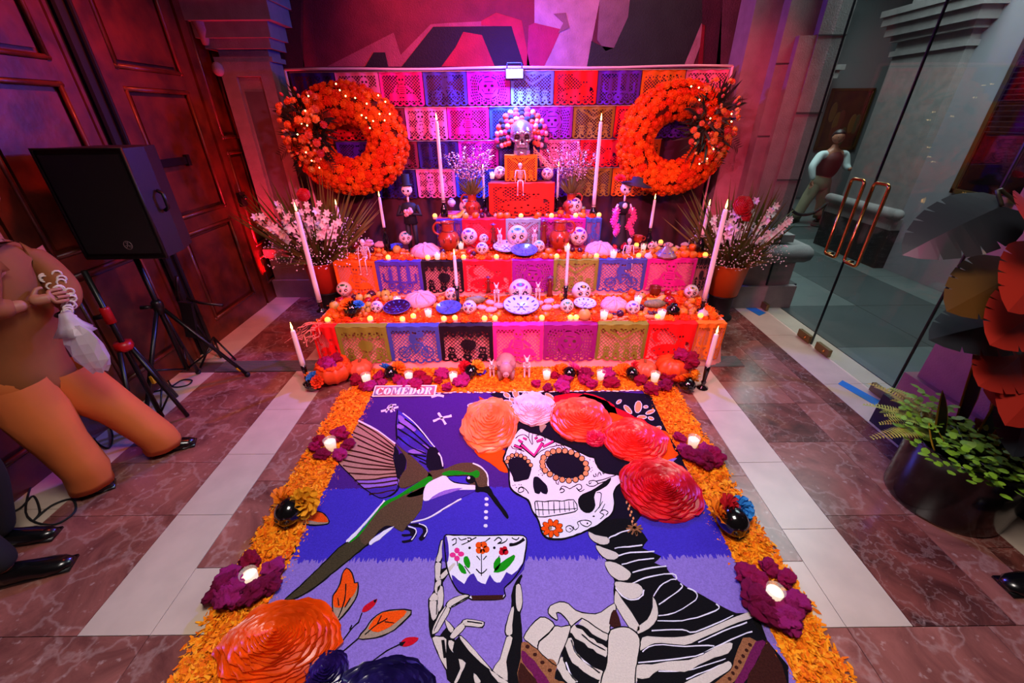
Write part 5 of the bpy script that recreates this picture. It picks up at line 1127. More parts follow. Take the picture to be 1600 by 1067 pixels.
for sx in (-1, 1):
    sugar.add('eye_ring', patch(MB(), sx*.37, -.03, .27, .25, 16, off=1.012, lobes=8), mat('sugar_blue', '#3a55b4', .5))
    sugar.add('eye', patch(MB(), sx*.37, -.03, .19, .18, 12, off=1.03), INK)
    sugar.add('eye_glint', patch(MB(), sx*.36+.03, -.0, .05, .05, 8, off=1.05), mat('foil', '#f4e8f4', .25))
sugar.add('nose', patch(patch(MB(), -.06, -.38, .065, .12, 8, .25), .06, -.38, .065, .12, 8, -.25), INK)
t = MB()
for i in range(-4, 5): patch(t, i*.08, -.60, .014, .085, 6, off=1.02)
patch(t, 0, -.60, .36, .014, 12, off=1.022); sugar.add('teeth_lines', t, INK)
sugar.add('forehead_band', patch(patch(patch(MB(), 0, .60, .34, .13, 16, off=1.02), -.48, .42, .10, .13, 10, .5, off=1.02), .48, .42, .10, .13, 10, -.5, off=1.02), mat('sugar_violet', '#8a3aa8', .5))
sugar.add('forehead_flower', patch(MB(), 0, .60, .12, .10, 14, off=1.045, lobes=5), mat('sugar_teal', '#50b8c8', .5))
t = MB()
for sx in (-1, 1):
    for i in range(5): patch(t, sx*(.17+.10*i), .24+.05*math.sin(i*.8), .026, .026, 6, off=1.02)
    for i in range(3): patch(t, sx*(.48+.05*i), -.35-.07*i, .03, .03, 6, off=1.02)
sugar.add('icing_dots', t, mat('sugar_pink', '#e0307a', .5))
SC = {n: mat('icing_'+n, c, .5) for n, c in dict(blue='#2f4fb8', violet='#7a2fa4', teal='#3fa0b4', pink='#e22f7c', green='#2f8a3a', orange='#f0801a', red='#d01a2a', navy='#1a2060', gold='#d8a020', black='#17101a').items()}
# black skull of glazed clay with paper flowers
def bskull(label, p, s, rz, flowers, tilt=0.):
    t = thing('black_clay_skull', label, 'skull', p, rz, 'black clay skulls of the altar', s)
    m = BSK['m']; o = link('cranium', m, GLOSSB, t, rot=(tilt, 0, 0))
    for x, y, z, r, c, tx in flowers:
        f = link('paper_flower', BSK['f'], mat('crepe_'+c, c, .7, spec=.2, var=.2, vs_=30), t, loc=(x, y, z), rot=(tx, rnd.uniform(-.5, .5), rnd.uniform(0, 3)), sc=r)
    return t
b = MB().ball((0, 0, SB), SR, 26, 20, skull_fn)
for sx in (-1, 1): b.torus((sx*.34, -.80, SB-.03), .15, .035, 12, 6, Matrix.Rotation(PI/2, 4, 'X')); b.ball((sx*.34, -.78, SB-.03), .07, 8, 6)
for i in range(-3, 4): b.ball((i*.10, -.78+abs(i)*.02, SB-.58), (.04, .05, .06), 6, 5)
BSK = {'m': b.mesh('black_skull')}
def crepe_mb():
    b = MB(); r_ = random.Random(4)
    for ring, (cnt, tilt, L) in enumerate(((9, .1, 1), (8, .55, .9), (6, 1.0, .7), (4, 1.35, .5))):
        for k in range(cnt):
            a = 2*PI*k/cnt+ring*.4; d = Vector((math.cos(a)*math.cos(tilt), math.sin(a)*math.cos(tilt), math.sin(tilt))); s = Vector((-math.sin(a), math.cos(a), 0)); u = s.cross(d)
            w = .42*L; p = Vector((0, 0, .1))
            q = [p, p+d*L*.5+s*w*.8+u*.1, p+d*L*.5, p+d*L*.5-s*w*.8+u*.1, p+d*L+s*w*.6-u*.1, p+d*L*1.05+u*.05, p+d*L-s*w*.6-u*.1]
            b.add([tuple(x) for x in q], [(0, 1, 2), (0, 2, 3), (1, 4, 5, 2), (2, 5, 6, 3)])
    return b
BSK['f'] = crepe_mb().mesh('crepe_flower', False)
# bread of the dead
def loaf_mb(): return MB().lathe([(0, 0), (.88, .0), (1, .14), (.93, .34), (.66, .54), (.3, .63), (0, .65)], 28, fn=lambda r, z, a: r*(1+.03*math.sin(3*a+1)))
loaf = Kit('dead_bread'); BREAD = mat('bread_crust', '#b8703c', .75, col2='#c98a5a', vs_=8); SUGD = mat('sugared_crust', '#eab4b8', .85, var=.18, vs_=16, bump=.5, bs=200)
loaf.add('crumb', loaf_mb(), SUGD)
for k in range(4):
    a = k*PI/4+.2; P = []
    for j in range(11):
        f = -1+2*j/10; z = .66*math.sqrt(max(0, 1-(f*.93)**2))*.98+.02; P.append((math.cos(a)*f*.93, math.sin(a)*f*.93, z))
    loaf.add('bone_strip', MB().tube(P, [.07, .10, .12, .09, .08, .10, .08, .09, .12, .10, .07], 8), SUGD)
loaf.add('knob', MB().ball((0, 0, .70), .15, 10, 7), SUGD)
bun = Kit('sweet_bun'); bun.add('crumb', MB().ball((0, 0, .42), (1, .72, .45), 16, 9, lambda d: 1+.06*math.sin(d.x*9)*(d.z > 0)), SUGD); bun.add('glaze_ridge', MB().tube([(-.6, -.1, .74), (-.2, .1, .88), (.25, -.08, .88), (.62, .1, .74)], .09, 7), SUGD)
# plates, jugs
plate = Kit('glazed_plate'); plate.add('dish', MB().lathe([(0, .0), (.5, .0), (.56, .05), (.98, .26), (1, .29), (.96, .31), (.55, .12), (0, .09)], 32), mat('plate_clay', '#8c2418', .3, coat=.5))
plate.add('glaze', MB().lathe([(.965, .318), (.56, .135), (0, .105)], 32, close=True), mat('talavera_white', '#cfd2ea', .18, coat=.7))
t = MB()
for k in range(12):
    a = 2*PI*k/12; t.ball((.76*math.cos(a), .76*math.sin(a), .235), (.11, .07, .012), 8, 4, M=Matrix.Rotation(a, 4, 'Z') @ Matrix.Rotation(-.45, 4, 'Y'))
for k in range(6): a = 2*PI*k/6; t.ball((.3*math.cos(a), .3*math.sin(a), .128), (.15, .06, .01), 8, 4, M=Matrix.Rotation(a, 4, 'Z'))
t.ball((0, 0, .115), (.12, .12, .012), 10, 4); plate.add('painted_leaf', t, CERB, kind='stuff'); plate.add('rim_band', MB().torus((0, 0, .305), .975, .022, 32, 6), CERB)
JP = [(.0, 0), (.52, 0), (.56, .04), (.86, .5), (.98, .95), (.86, 1.35), (.55, 1.62), (.50, 1.7), (.54, 2.3), (.60, 2.45), (.54, 2.45), (.48, 2.3), (.44, 1.7), (0, 1.6)]
jug = Kit('clay_jug'); jug.add('body', MB().lathe(JP, 24), CLAY); jug.add('handle', MB().tube(spline([(.5, 0, 2.32), (.98, 0, 2.36), (1.3, 0, 2.0), (1.22, 0, 1.55), (.84, 0, 1.32)], 5), .10, 8), CLAY)
jug.add('neck_band', MB().torus((0, 0, 1.66), .53, .05, 24, 6).torus((0, 0, 2.42), .58, .05, 24, 6), CLAYD)
t = MB()
for k in range(10): a = 2*PI*k/10; t.ball((.955*math.cos(a), .955*math.sin(a), .95), (.05, .12, .2), 7, 5, M=Matrix.Rotation(a, 4, 'Z'))
jug.add('slip_ornament', t, CLAYD, kind='stuff')
# standing dog figurine, facing the viewer: tall slender body, two front legs, pricked ears
V = [(0, 0, .62), (0, -.06, .80), (0, -.05, .98), (0, .10, .50), (-.11, -.05, .55), (-.12, -.07, .28), (-.12, -.10, .02), (.11, -.05, .55), (.12, -.07, .28), (.12, -.10, .02), (0, -.10, 1.06), (0, -.24, 1.03), (-.06, -.05, 1.14), (-.15, -.05, 1.36), (.06, -.05, 1.14), (.15, -.05, 1.36), (-.10, .16, .24), (-.10, .18, .02), (.10, .16, .24), (.10, .18, .02), (0, .24, .56), (.0, .34, .74)]
Ed = [(0, 1), (1, 2), (0, 3), (1, 4), (4, 5), (5, 6), (1, 7), (7, 8), (8, 9), (2, 10), (10, 11), (10, 12), (12, 13), (10, 14), (14, 15), (3, 16), (16, 17), (3, 18), (18, 19), (3, 20), (20, 21)]
dogm = skin(V, Ed, [.17, .16, .09, .15, .075, .05, .05, .075, .05, .05, .085, .05, .05, .022, .05, .022, .06, .045, .06, .045, .04, .015], 1, name='dog')
DOGW = mat('white_clay', '#e8d4cc', .5)
dog = Kit('dog_figurine'); dog.add('body', dogm, DOGW)
t = MB()
for sx in (-1, 1): t.ball((sx*.05, -.17, 1.08), .018, 6, 5)
t.ball((0, -.285, 1.03), .025, 6, 5); dog.add('face_dots', t, INK)
t = MB().tube([(-.06, -.215, .74), (-.02, -.225, .70), (.03, -.225, .74)], .014, 5).tube([(-.05, -.215, .64), (.0, -.225, .60), (.05, -.215, .64)], .014, 5); dog.add('chest_mark', t, INK)
# plastic toy skeleton sitting on an edge
def toyskel(k, m):
    k.add('skull', MB().ball((0, 0, .93), (.075, .085, .09), 12, 9).ball((0, -.02, .85), (.05, .06, .035), 8, 6), m)
    t = MB().tube([(0, 0, .80), (0, .01, .45)], .016, 6)
    for i in range(5): z = .74-i*.055; t.torus((0, 0, z), .095-.006*abs(i-1), .011, 14, 5, Matrix.Diagonal((1, .7, 1, 1)))
    t.tube([(-.15, 0, .77), (.15, 0, .77)], .014, 6); k.add('ribcage', t, m)
    k.add('pelvis', MB().ball((0, 0, .42), (.09, .05, .05), 10, 6), m)
    for s in (-1, 1):
        k.add('arm', MB().tube([(s*.15, 0, .77), (s*.19, -.02, .55), (s*.17, -.10, .36)], [.018, .015, .015], 6).ball((s*.165, -.12, .33), (.025, .02, .035), 7, 5), m)
        k.add('leg', MB().tube([(s*.06, -.02, .41), (s*.09, -.30, .43), (s*.10, -.32, .02)], [.022, .018, .016], 6).ball((s*.10, -.36, -.01), (.025, .05, .02), 7, 5), m)
toy = Kit('toy_skeleton'); toyskel(toy, mat('ivory_plastic', '#ecd2c4', .4))
# clay lady skeleton standing
lady = Kit('clay_figurine')
lady.add('dress', MB().lathe([(.0, 0), (.17, 0), (.12, .2), (.085, .5), (.07, .62), (.10, .74), (.08, .80), (0, .82)], 14), CLAYD); lady.add('head', MB().ball((0, 0, .91), (.065, .07, .085), 10, 8), CLAY)
lady.add('arm', MB().tube([(-.10, 0, .76), (-.17, -.02, .62), (-.09, -.06, .52)], .022, 6), CLAYD); lady.add('arm', MB().tube([(.10, 0, .76), (.17, -.02, .62), (.09, -.06, .52)], .022, 6), CLAYD)
lady.add('hat', MB().lathe([(0, .955), (.17, .965), (.165, .98), (.07, .985), (.06, 1.04), (0, 1.05)], 14), mat('slip_violet', '#6a2a5a', .4))
# fruit
mandarin = Kit('mandarin'); mandarin.add('peel', MB().ball((0, 0, .88), (1, 1, .88), 14, 9, lambda d: 1-.10*math.exp(-((1-d.z)**2)/.01)), mat('mandarin_peel', '#f07818', .4, rand=.10, bump=.15, bs=120)); mandarin.add('calyx', MB().lathe([(0, 1.62), (.12, 1.63), (.05, 1.68), (0, 1.7)], 6), GREEN)
apple = Kit('apple'); apple.add('skin', MB().ball((0, 0, .92), (1, 1, .92), 14, 9, lambda d: 1-.16*math.exp(-((1-d.z)**2)/.02)), mat('apple_skin', '#b8141c', .25, col2='#8c0d20', vs_=2, coat=.3)); apple.add('stalk', MB().tube([(0, 0, 1.5), (.05, 0, 1.9)], .05, 5), mat('stalk', '#3a2412', .8))
plum = Kit('plum'); plum.add('skin', MB().ball((0, 0, .95), (1, 1, .95), 12, 8), mat('plum_skin', '#3c0f34', .22, coat=.3)); plum.add('stalk', MB().tube([(0, 0, 1.85), (.05, 0, 2.1)], .04, 5), mat('stalk', ''))
guava = Kit('guava'); guava.add('skin', MB().ball((0, 0, .95), (.95, .95, 1.0), 12, 8, lambda d: 1-.08*d.z), mat('guava_skin', '#c8a848', .45, rand=.12)); guava.add('crown', MB().lathe([(0, 1.78), (.22, 1.8), (.3, 1.98), (.2, 1.86), (0, 1.86)], 7), mat('stalk', ''))
tej = Kit('hawthorn_fruit'); tej.add('skin', MB().ball((0, 0, .95), .97, 10, 7), mat('hawthorn_skin', '#d8842c', .45, rand=.15)); tej.add('calyx', MB().lathe([(0, 1.85), (.2, 1.88), (.1, 1.95), (0, 1.93)], 6), mat('stalk', ''))
garlic = Kit('garlic_bulb'); garlic.add('bulb', MB().lathe([(0, 0), (.6, .02), (1, .5), (.9, 1.0), (.4, 1.4), (.14, 1.7), (.1, 2.0), (0, 2.02)], 16, fn=lambda r, z, a: r*(1+.08*math.cos(7*a))), mat('garlic_skin', '#e6c8c0', .55)); garlic.add('root', MB().ball((0, 0, .02), (.3, .3, .06), 8, 4), mat('stalk', ''))
peanut = Kit('peanut'); peanut.add('peanut', MB().ball((0, 0, .42), (1, .45, .42), 14, 8, lambda d: 1-.22*math.exp(-(d.x**2)/.05)), mat('peanut_shell', '#d49a62', .8, bump=.5, bs=160))
banana = Kit('banana_bunch')
for k in range(4):
    P = spline([(-1, .1*k-.15, .25), (-.5, .22*k-.33, .12+.1*(k % 2)), (.2, .25*k-.38, .15), (.85, .2*k-.3, .55), (1.05, .1*k-.15, .85)], 4); banana.add('banana', MB().tube(P, [.03]+[.17]*(len(P)-5)+[.14, .1, .06, .05], 8), mat('banana_skin', '#dcae2c', .45, var=.15, vs_=6))
grapes = Kit('grape_bunch'); t = MB(); r_ = random.Random(2)
for k in range(26): a = r_.uniform(0, 6.28); q = r_.uniform(0, .62); t.ball((q*math.cos(a)*1.5, q*math.sin(a), .22+r_.uniform(0, .35)*(1-q)), .2, 8, 6)
grapes.add('berries', t, mat('grape_skin', '#4a1030', .2, coat=.3), kind='stuff'); grapes.add('stem', MB().tube([(0, 0, .6), (.3, .1, .9)], .05, 5), mat('stalk', ''))
pumpk = Kit('pumpkin'); pumpk.add('rind', MB().ball((0, 0, .72), (1, 1, .72), 40, 14, lambda d: (1-.12*abs(math.cos(math.atan2(d.y, d.x)*5))**.6*(1-abs(d.z)**3))-.22*math.exp(-((1-d.z)**2)/.02)), mat('pumpkin_rind', '#e0521c', .45, var=.15, vs_=8)); pumpk.add('stalk', MB().tube([(0, 0, 1.12), (.04, 0, 1.35), (.16, .03, 1.5)], [.16, .1, .11], 7), mat('pumpkin_stalk', '#8a4a1c', .7))
tagine = Kit('clay_tagine'); tagine.add('dish', MB().lathe([(0, 0), (.7, 0), (1.0, .16), (1.02, .22), (.95, .24), (0, .2)], 26), CLAYD); tagine.add('lid', MB().lathe([(.95, .24), (.9, .3), (.5, .62), (.2, 1.0), (.13, 1.1), (.2, 1.25), (0, 1.3)], 26), mat('lid_glaze', '#8a6a6e', .25, coat=.6))
t = MB()
for k in range(9): a = 2*PI*k/9; t.ball((.62*math.cos(a), .62*math.sin(a), .53), (.06, .14, .05), 7, 5, M=Matrix.Rotation(a, 4, 'Z'))
tagine.add('painted_flower', t, CERB, kind='stuff')
bone = Kit('clay_bone'); bone.add('bone', MB().tube([(-1, 0, .16), (-.6, 0, .14), (0, 0, .13), (.6, 0, .14), (1, 0, .16)], [.14, .1, .09, .1, .14], 8).ball((-1.02, .1, .16), .16, 8, 6).ball((-1.02, -.1, .16), .16, 8, 6).ball((1.02, .1, .16), .16, 8, 6).ball((1.02, -.1, .16), .16, 8, 6), mat('bone_clay', '#d8a47c', .6))
mug = Kit('clay_mug'); mug.add('body', MB().lathe([(0, 0), (.8, 0), (1, .5), (.9, 1.1), (1, 1.3), (.92, 1.3), (.82, 1.1), (.86, .2), (0, .15)], 20), CLAY); mug.add('handle', MB().torus((1.15, 0, .7), .38, .1, 14, 6, Matrix.Rotation(PI/2, 4, 'X')), CLAY)
bball = Kit('black_clay_pot'); bball.add('body', MB().lathe([(0, 0), (.5, 0), (1, .7), (.95, 1.2), (.5, 1.6), (.45, 1.75), (.5, 1.8), (.35, 1.8), (.3, 1.6), (0, 1.5)], 20), GLOSSB); bball.add('rim', MB().torus((0, 0, 1.78), .46, .06, 16, 6), GLOSSB)
gourd = Kit('grey_gourd'); gourd.add('rind', MB().ball((0, 0, .4), (1, .45, .4), 18, 10, lambda d: 1+.06*math.sin(d.x*6)), mat('gourd_rind', '#8a8a5a', .5, col2='#5f6a4a', vs_=6)); gourd.add('stalk', MB().tube([(.95, 0, .42), (1.2, 0, .5)], [.08, .05], 6), mat('stalk', ''))
# ================================================================== OFFERINGS ON THE STEPS
ZT.update(A=(460, 430, 8.889), B=(620, 430, 8.889), Cc=(780, 430, 8.889), D=(950, 430, 8.0), E=(510, 340, 9.41), F=(660, 340, 9.41), G=(810, 340, 9.41), Hh=(950, 340, 8.889), I=(660, 280, 10.), J=(800, 280, 10.), T=(740, 150, 6.669))
TIER = {1: (Z1, 3.12, 3.66), 2: (Z2, 3.77, 4.08), 3: (Z3, 4.19, 4.55), 4: (Z4, 4.32, 4.55)}
TN = {1: 'lowest', 2: 'second', 3: 'third', 4: 'red box'}
LM = {1: [], 2: [], 3: [], 4: []}; OB = {1: [], 2: [], 3: [], 4: []}      # landmarks for the labels; round footprints already taken
def spot(tier, px, py, mb=0.):
    z, ya, yb = TIER[tier]; p = fz(px, py, z)
    if p.y < ya+mb: p = Vector((fy(px, py, ya+mb).x, ya+mb, z))
    elif p.y > yb: q = fy(px, py, yb); p = Vector((q.x, yb, z+max(0, min(.09, q.z-z))))
    return p
def wsize(px, py, Y, n): return (fy(px+n/2, py, Y)-fy(px-n/2, py, Y)).length
def hsize(px, y0, y1, Y): return fy(px, y0, Y).z-fy(px, y1, Y).z
def zb(k, cx, cy, h): a = zp(k, (cx, cy+h/2)); return a[0], a[1], h/ZT[k][2]
# --- sugar skulls: key, cx, cy, w, h (in the crop), tier, colours, label, short name
SK = [('Cc', 295, 218, 300, 330, 1, 'violet', 'teal', 'navy', 'pink', 'largest sugar skull, violet browed, at the middle of the lowest step', 'the largest skull', 0),
 ('Cc', 1145, 230, 240, 260, 1, 'black', 'gold', 'gold', 'violet', 'sugar skull with a gold and black crown band on the lowest step', 'the gold crowned skull', .1),
 ('B', 765, 230, 170, 260, 1, 'orange', 'blue', 'navy', 'teal', 'sugar skull with dark blue eyes leaning on the left candle', 'the blue eyed skull', .1),
 ('A', 700, 200, 185, 190, 1, 'green', 'black', 'orange', 'red', 'sugar skull with a green brow near the left end of the lowest step', 'the green browed skull', .2),
 ('A', 1150, 445, 155, 160, 1, 'violet', 'teal', 'navy', 'violet', 'small violet banded sugar skull left of the dark purple plate', 'the small violet skull', .1),
 ('B', 1010, 450, 180, 190, 1, 'blue', 'violet', 'red', 'blue', 'small sugar skull right of the blue rimmed plate on the lowest step', 'the small red eyed skull', -.1),
 ('Cc', 940, 430, 175, 195, 1, 'green', 'teal', 'black', 'navy', 'small sugar skull with dark eyes before the right middle candle', 'the dark eyed skull', 0),
 ('D', 305, 415, 160, 160, 1, 'violet', 'blue', 'gold', 'red', 'small sugar skull with a violet side, right of the right loaf', 'the violet sided skull', -.2),
 ('D', 1030, 230, 160, 130, 1, 'gold', 'black', 'red', 'violet', 'small sugar skull beside the tall right candle on the lowest step', 'the far right skull', -.3),
 ('F', 1400, 255, 280, 340, 2, 'teal', 'blue', 'gold', 'red', 'ornate sugar skull with a teal headband at the middle of the second step', 'the teal headband skull', 0),
 ('F', 690, 290, 220, 220, 2, 'violet', 'blue', 'blue', 'pink', 'sugar skull with a lilac cap right of the left jug', 'the lilac capped skull', 0),
 ('F', 880, 450, 170, 205, 2, 'blue', 'violet', 'orange', 'blue', 'small blue banded sugar skull in the front row of the second step', 'the blue banded skull', 0),
 ('F', 910, 330, 125, 100, 2, 'navy', 'blue', 'navy', 'blue', 'little sugar skull peeking out behind the blue banded one', 'the little peeking skull', .4),
 ('G', 880, 300, 245, 230, 2, 'violet', 'blue', 'orange', 'teal', 'sugar skull with blue dotted crown right of the right jug', 'the dotted crown skull', 0),
 ('G', 300, 430, 165, 175, 2, 'teal', 'green', 'red', 'teal', 'small sugar skull right of the blue plate on the second step', 'the small plain skull', 0),
 ('E', 1175, 325, 175, 140, 2, 'teal', 'black', 'red', 'teal', 'sugar skull with a teal top left of the left loaf', 'the teal topped skull', .3),
 ('Hh', 590, 385, 115, 130, 2, 'pink', 'red', 'green', 'pink', 'small square pinkish sugar skull beside a lit candle stub', 'the pinkish skull', -.1),
 ('I', 700, 420, 215, 260, 3, 'violet', 'teal', 'pink', 'orange', 'sugar skull with a lilac cap beside the left flower jug', 'the left top skull', .1),
 ('J', 965, 430, 235, 245, 3, 'navy', 'violet', 'gold', 'blue', 'sugar skull with dark dots beside the right flower jug', 'the right top skull', -.1),
 ('T', 278, 800, 115, 130, 4, 'violet', 'blue', 'orange', 'pink', 'sugar skull on the left of the red box', 'the left box skull', .2),
 ('T', 765, 815, 115, 130, 4, 'violet', 'blue', 'red', 'pink', 'sugar skull on the right of the red box', 'the right box skull', -.2)]
for k, cx, cy, w, h, t, c1, c2, c3, c4, lab, short, rz in SK:
    px, py, hp = zb(k, cx, cy, h); s0 = spot(t, px, py, .05); s = wsize(px, py-hp/2, s0.y, w/ZT[k][2])/1.6
    s0.y += .15*s; OB[t].append((s0.copy(), s*.9)); sugar.put(lab, 'skull', s0, rz, s, 'sugar skulls of the altar', dict(forehead_band=SC[c1], forehead_flower=SC[c2], eye_ring=SC[c3], icing_dots=SC[c4]), rot=(-.30, 0, rz)); LM[t].append((short, s0))
# --- loaves
for k, cx, cy, w, t, lab, short in (('B', 310, 325, 455, 1, 'left sugared loaf of dead bread on the lowest step', 'the left sugared loaf'), ('D', 90, 330, 350, 1, 'right sugared loaf of dead bread on the lowest step', 'the right sugared loaf'),
                                    ('F', 60, 430, 440, 2, 'left sugared loaf of dead bread on the second step', 'the left sugared loaf'), ('G', 1200, 430, 440, 2, 'right sugared loaf of dead bread on the second step', 'the right sugared loaf')):
    px, py, hp = zb(k, cx, cy, 215); s0 = spot(t, px, py, .1); s = wsize(px, py, s0.y, w/ZT[k][2])/2; s0 = s0+Vector((0, s*.5, 0)); s0.y = min(s0.y, TIER[t][2]-s+.03)
    OB[t].append((s0.copy(), s)); loaf.put(lab, 'bread', s0, .3+px*.01, s, 'sugared loaves'); LM[t].append((short, s0))
# --- plates
DK = mat('aubergine_glaze', '#2a1040', .15, coat=.8); BL = mat('blue_glaze', '#4a5ac4', .2, coat=.7)
for k, cx, cy, w, h, t, lab, short, gl, clay in (('Cc', 310, 480, 500, 190, 1, 'big blue and white plate before the largest skull', 'the big plate', None, None), ('A', 1410, 500, 370, 130, 1, 'dark purple glazed plate with a red rim on the lowest step', 'the dark purple plate', DK, None), ('B', 715, 500, 350, 130, 1, 'blue rimmed plate with a dark middle on the lowest step', 'the blue rimmed plate', BL, BL),
        ('Cc', 1200, 440, 320, 110, 1, 'lilac white plate under the gold crowned skull', 'the lilac plate', CERW, CERW), ('F', 1240, 485, 410, 120, 2, 'white plate with blue leaves before the teal headband skull', 'the white plate', None, CERW), ('G', 90, 560, 390, 120, 2, 'glossy blue plate at the front edge of the second step', 'the blue plate', BL, BL), ('E', 1010, 440, 230, 90, 2, 'slate blue plate right of the pink buns on the second step', 'the slate plate', BL, BL)):
    px, py, hp = zb(k, cx, cy, h); s = wsize(px, py, TIER[t][1]+.2, w/ZT[k][2])/2; s0 = spot(t, px, py, 0); s0.y = max(s0.y+s*.6, TIER[t][1]+s*.9)
    s0.z = TIER[t][0]+.012
    OB[t].append((s0.copy(), s*.9))
    rx = .16 if short != 'the lilac plate' else .1
    plate.put(lab, 'plate', s0+Vector((0, 0, s*.12)), 0, s, 'glazed plates', {'glaze': gl or plate.parts[1][2], 'dish': clay or plate.parts[0][2]}, rot=(rx, 0, 0)); LM[t].append((short, s0))
# --- pink buns
for i, (k, cx, cy, w, t, lab) in enumerate((('B', 1180, 440, 150, 1, 'sweet bun left in the bun plate before the left dog figurine'), ('B', 1310, 470, 170, 1, 'sweet bun at the middle of the bun plate'), ('B', 1420, 415, 170, 1, 'sweet bun at the right of the bun plate'), ('B', 1300, 370, 150, 1, 'sweet bun on top of the bun plate'),
        ('Cc', 550, 380, 140, 1, 'sweet bun right of the largest skull'), ('Cc', 660, 440, 170, 1, 'sweet bun right of the big plate'), ('Cc', 690, 350, 160, 1, 'sweet bun behind the big plate, right of the right dog figurine'), ('Cc', 790, 430, 130, 1, 'sweet bun left of the dark eyed skull'),
        ('E', 610, 380, 190, 2, 'sweet bun behind the left toy skeleton'), ('E', 800, 390, 190, 2, 'sweet bun right of the left toy skeleton'), ('E', 620, 290, 120, 2, 'round sweet bun at the back left of the second step'), ('Hh', 830, 375, 140, 2, 'sweet bun behind the clay tagine'), ('Hh', 1060, 370, 130, 2, 'sweet bun behind the mandarins at the right end'), ('Hh', 940, 415, 110, 2, 'sweet bun right of the clay tagine'), ('Hh', 170, 400, 160, 2, 'sweet bun right of the right loaf on the second step'),
        ('I', 1480, 510, 190, 3, 'sweet bun left of the middle on the third step'), ('J', 95, 500, 180, 3, 'sweet bun at the middle of the third step'), ('J', 260, 515, 170, 3, 'sweet bun left of the right dog on the third step'), ('A', 1320, 410, 120, 1, 'small sweet bun behind the dark purple plate'))):
    px, py, hp = zb(k, cx, cy, w*.5); s0 = spot(t, px, py, .03); bun.put(lab, 'bread', s0, rnd.uniform(-.6, .6), wsize(px, py, s0.y, w/ZT[k][2])/2, 'pink sugared buns')
# --- jugs
for k, cx, cy, w, h, t, flip, lab, short in (('F', 400, 260, 250, 400, 2, 1, 'left glazed red clay jug on the second step', 'the left jug'), ('G', 600, 245, 260, 400, 2, 0, 'right glazed red clay jug on the second step', 'the right jug'), ('I', 800, 290, 190, 330, 3, 1, 'left red jug holding white flowers on the third step', 'the left flower jug'), ('J', 890, 270, 190, 330, 3, 0, 'right red jug holding white flowers on the third step', 'the right flower jug'), ('E', 430, 385, 160, 150, 2, 0, 'small red clay jug near the left end of the second step', 'the small jug')):
    px, py, hp = zb(k, cx, cy, h); s0 = spot(t, px, py, .07)
    if t == 3: s0.y = 4.42; s0.z = Z3
    s = hsize(px, py-hp, py, s0.y)/2.45
    OB[t].append((s0.copy(), s))
    jug.put(lab, 'jug', s0, PI if flip else 0, s, 'red clay jugs'); LM[t].append((short, s0))
    if t == 3: JUGTOP = globals().get('JUGTOP', []); JUGTOP.append((s0, s))
# --- figurines
for k, cx, cy, h, t, lab, short in (('B', 1390, 235, 290, 1, 'white dog figurine left of the largest skull on the lowest step', 'the left dog'), ('Cc', 535, 215, 260, 1, 'white dog figurine right of the largest skull on the lowest step', 'the right dog'), ('F', 1140, 285, 280, 2, 'white dog figurine left of the teal headband skull', 'the left dog'), ('G', 235, 275, 280, 2, 'white dog figurine right of the teal headband skull', 'the right dog'), ('I', 1250, 380, 290, 3, 'white dog figurine before the red box at its left', 'the left dog'), ('J', 405, 400, 270, 3, 'white dog figurine before the red box at its right', 'the right dog')):
    px, py, hp = zb(k, cx, cy, h); s0 = spot(t, px, py, .03); OB[t].append((s0.copy(), .02)); dog.put(lab, 'figurine', s0, 0, hsize(px, py-hp, py, s0.y)/1.38, 'white dog figurines'); LM[t].append((short, s0))
for k, cx, cy, h, t, m, lab in (('Cc', 700, 150, 290, 1, 0, 'red clay figurine behind the buns on the lowest step'), ('B', 1275, 120, 220, 1, 0, 'red clay figurine behind the green loaf on the lowest step'), ('G', 370, 195, 360, 2, 0, 'red clay figurine left of the right jug'), ('F', 1045, 170, 280, 2, 0, 'red clay figurine before the red paper of the third step'), ('I', 1145, 300, 420, 3, 0, 'red clay lady with a violet hat at the left of the red box'), ('J', 490, 230, 360, 3, 0, 'red clay lady with a violet hat at the right of the red box')):
    px, py, hp = zb(k, cx, cy, h); s0 = spot(t, px, py, .02); lady.put(lab, 'figurine', s0, 0, hsize(px, py-hp, py, s0.y)/1.05, 'red clay figurines')
for px, ytop, yfoot, t, lab, short in ((569, 376, 426, 2, 'left toy skeleton sitting on the edge of the second step', 'the left toy skeleton'), (981, 387, 432, 2, 'right toy skeleton sitting on the edge of the second step', 'the right toy skeleton')):
    Yf = TIER[t][1]-.05; hh = hsize(px, ytop, yfoot, Yf)/1.02; s0 = Vector((fy(px, yfoot, Yf).x, TIER[t][1]+.045, TIER[t][0]-.37*hh+.006)); toy.put(lab, 'skeleton', s0, 0, hh, 'toy skeletons'); LM[t].append((short, s0))
hh = hsize(815, 254, 302, Y4)/1.02
toy.put('toy skeleton sitting on the red box before the orange paper', 'skeleton', Vector((fy(813, 300, Y4).x, Y4+.055, Z4-.37*hh+.006)), 0, hh, 'toy skeletons')
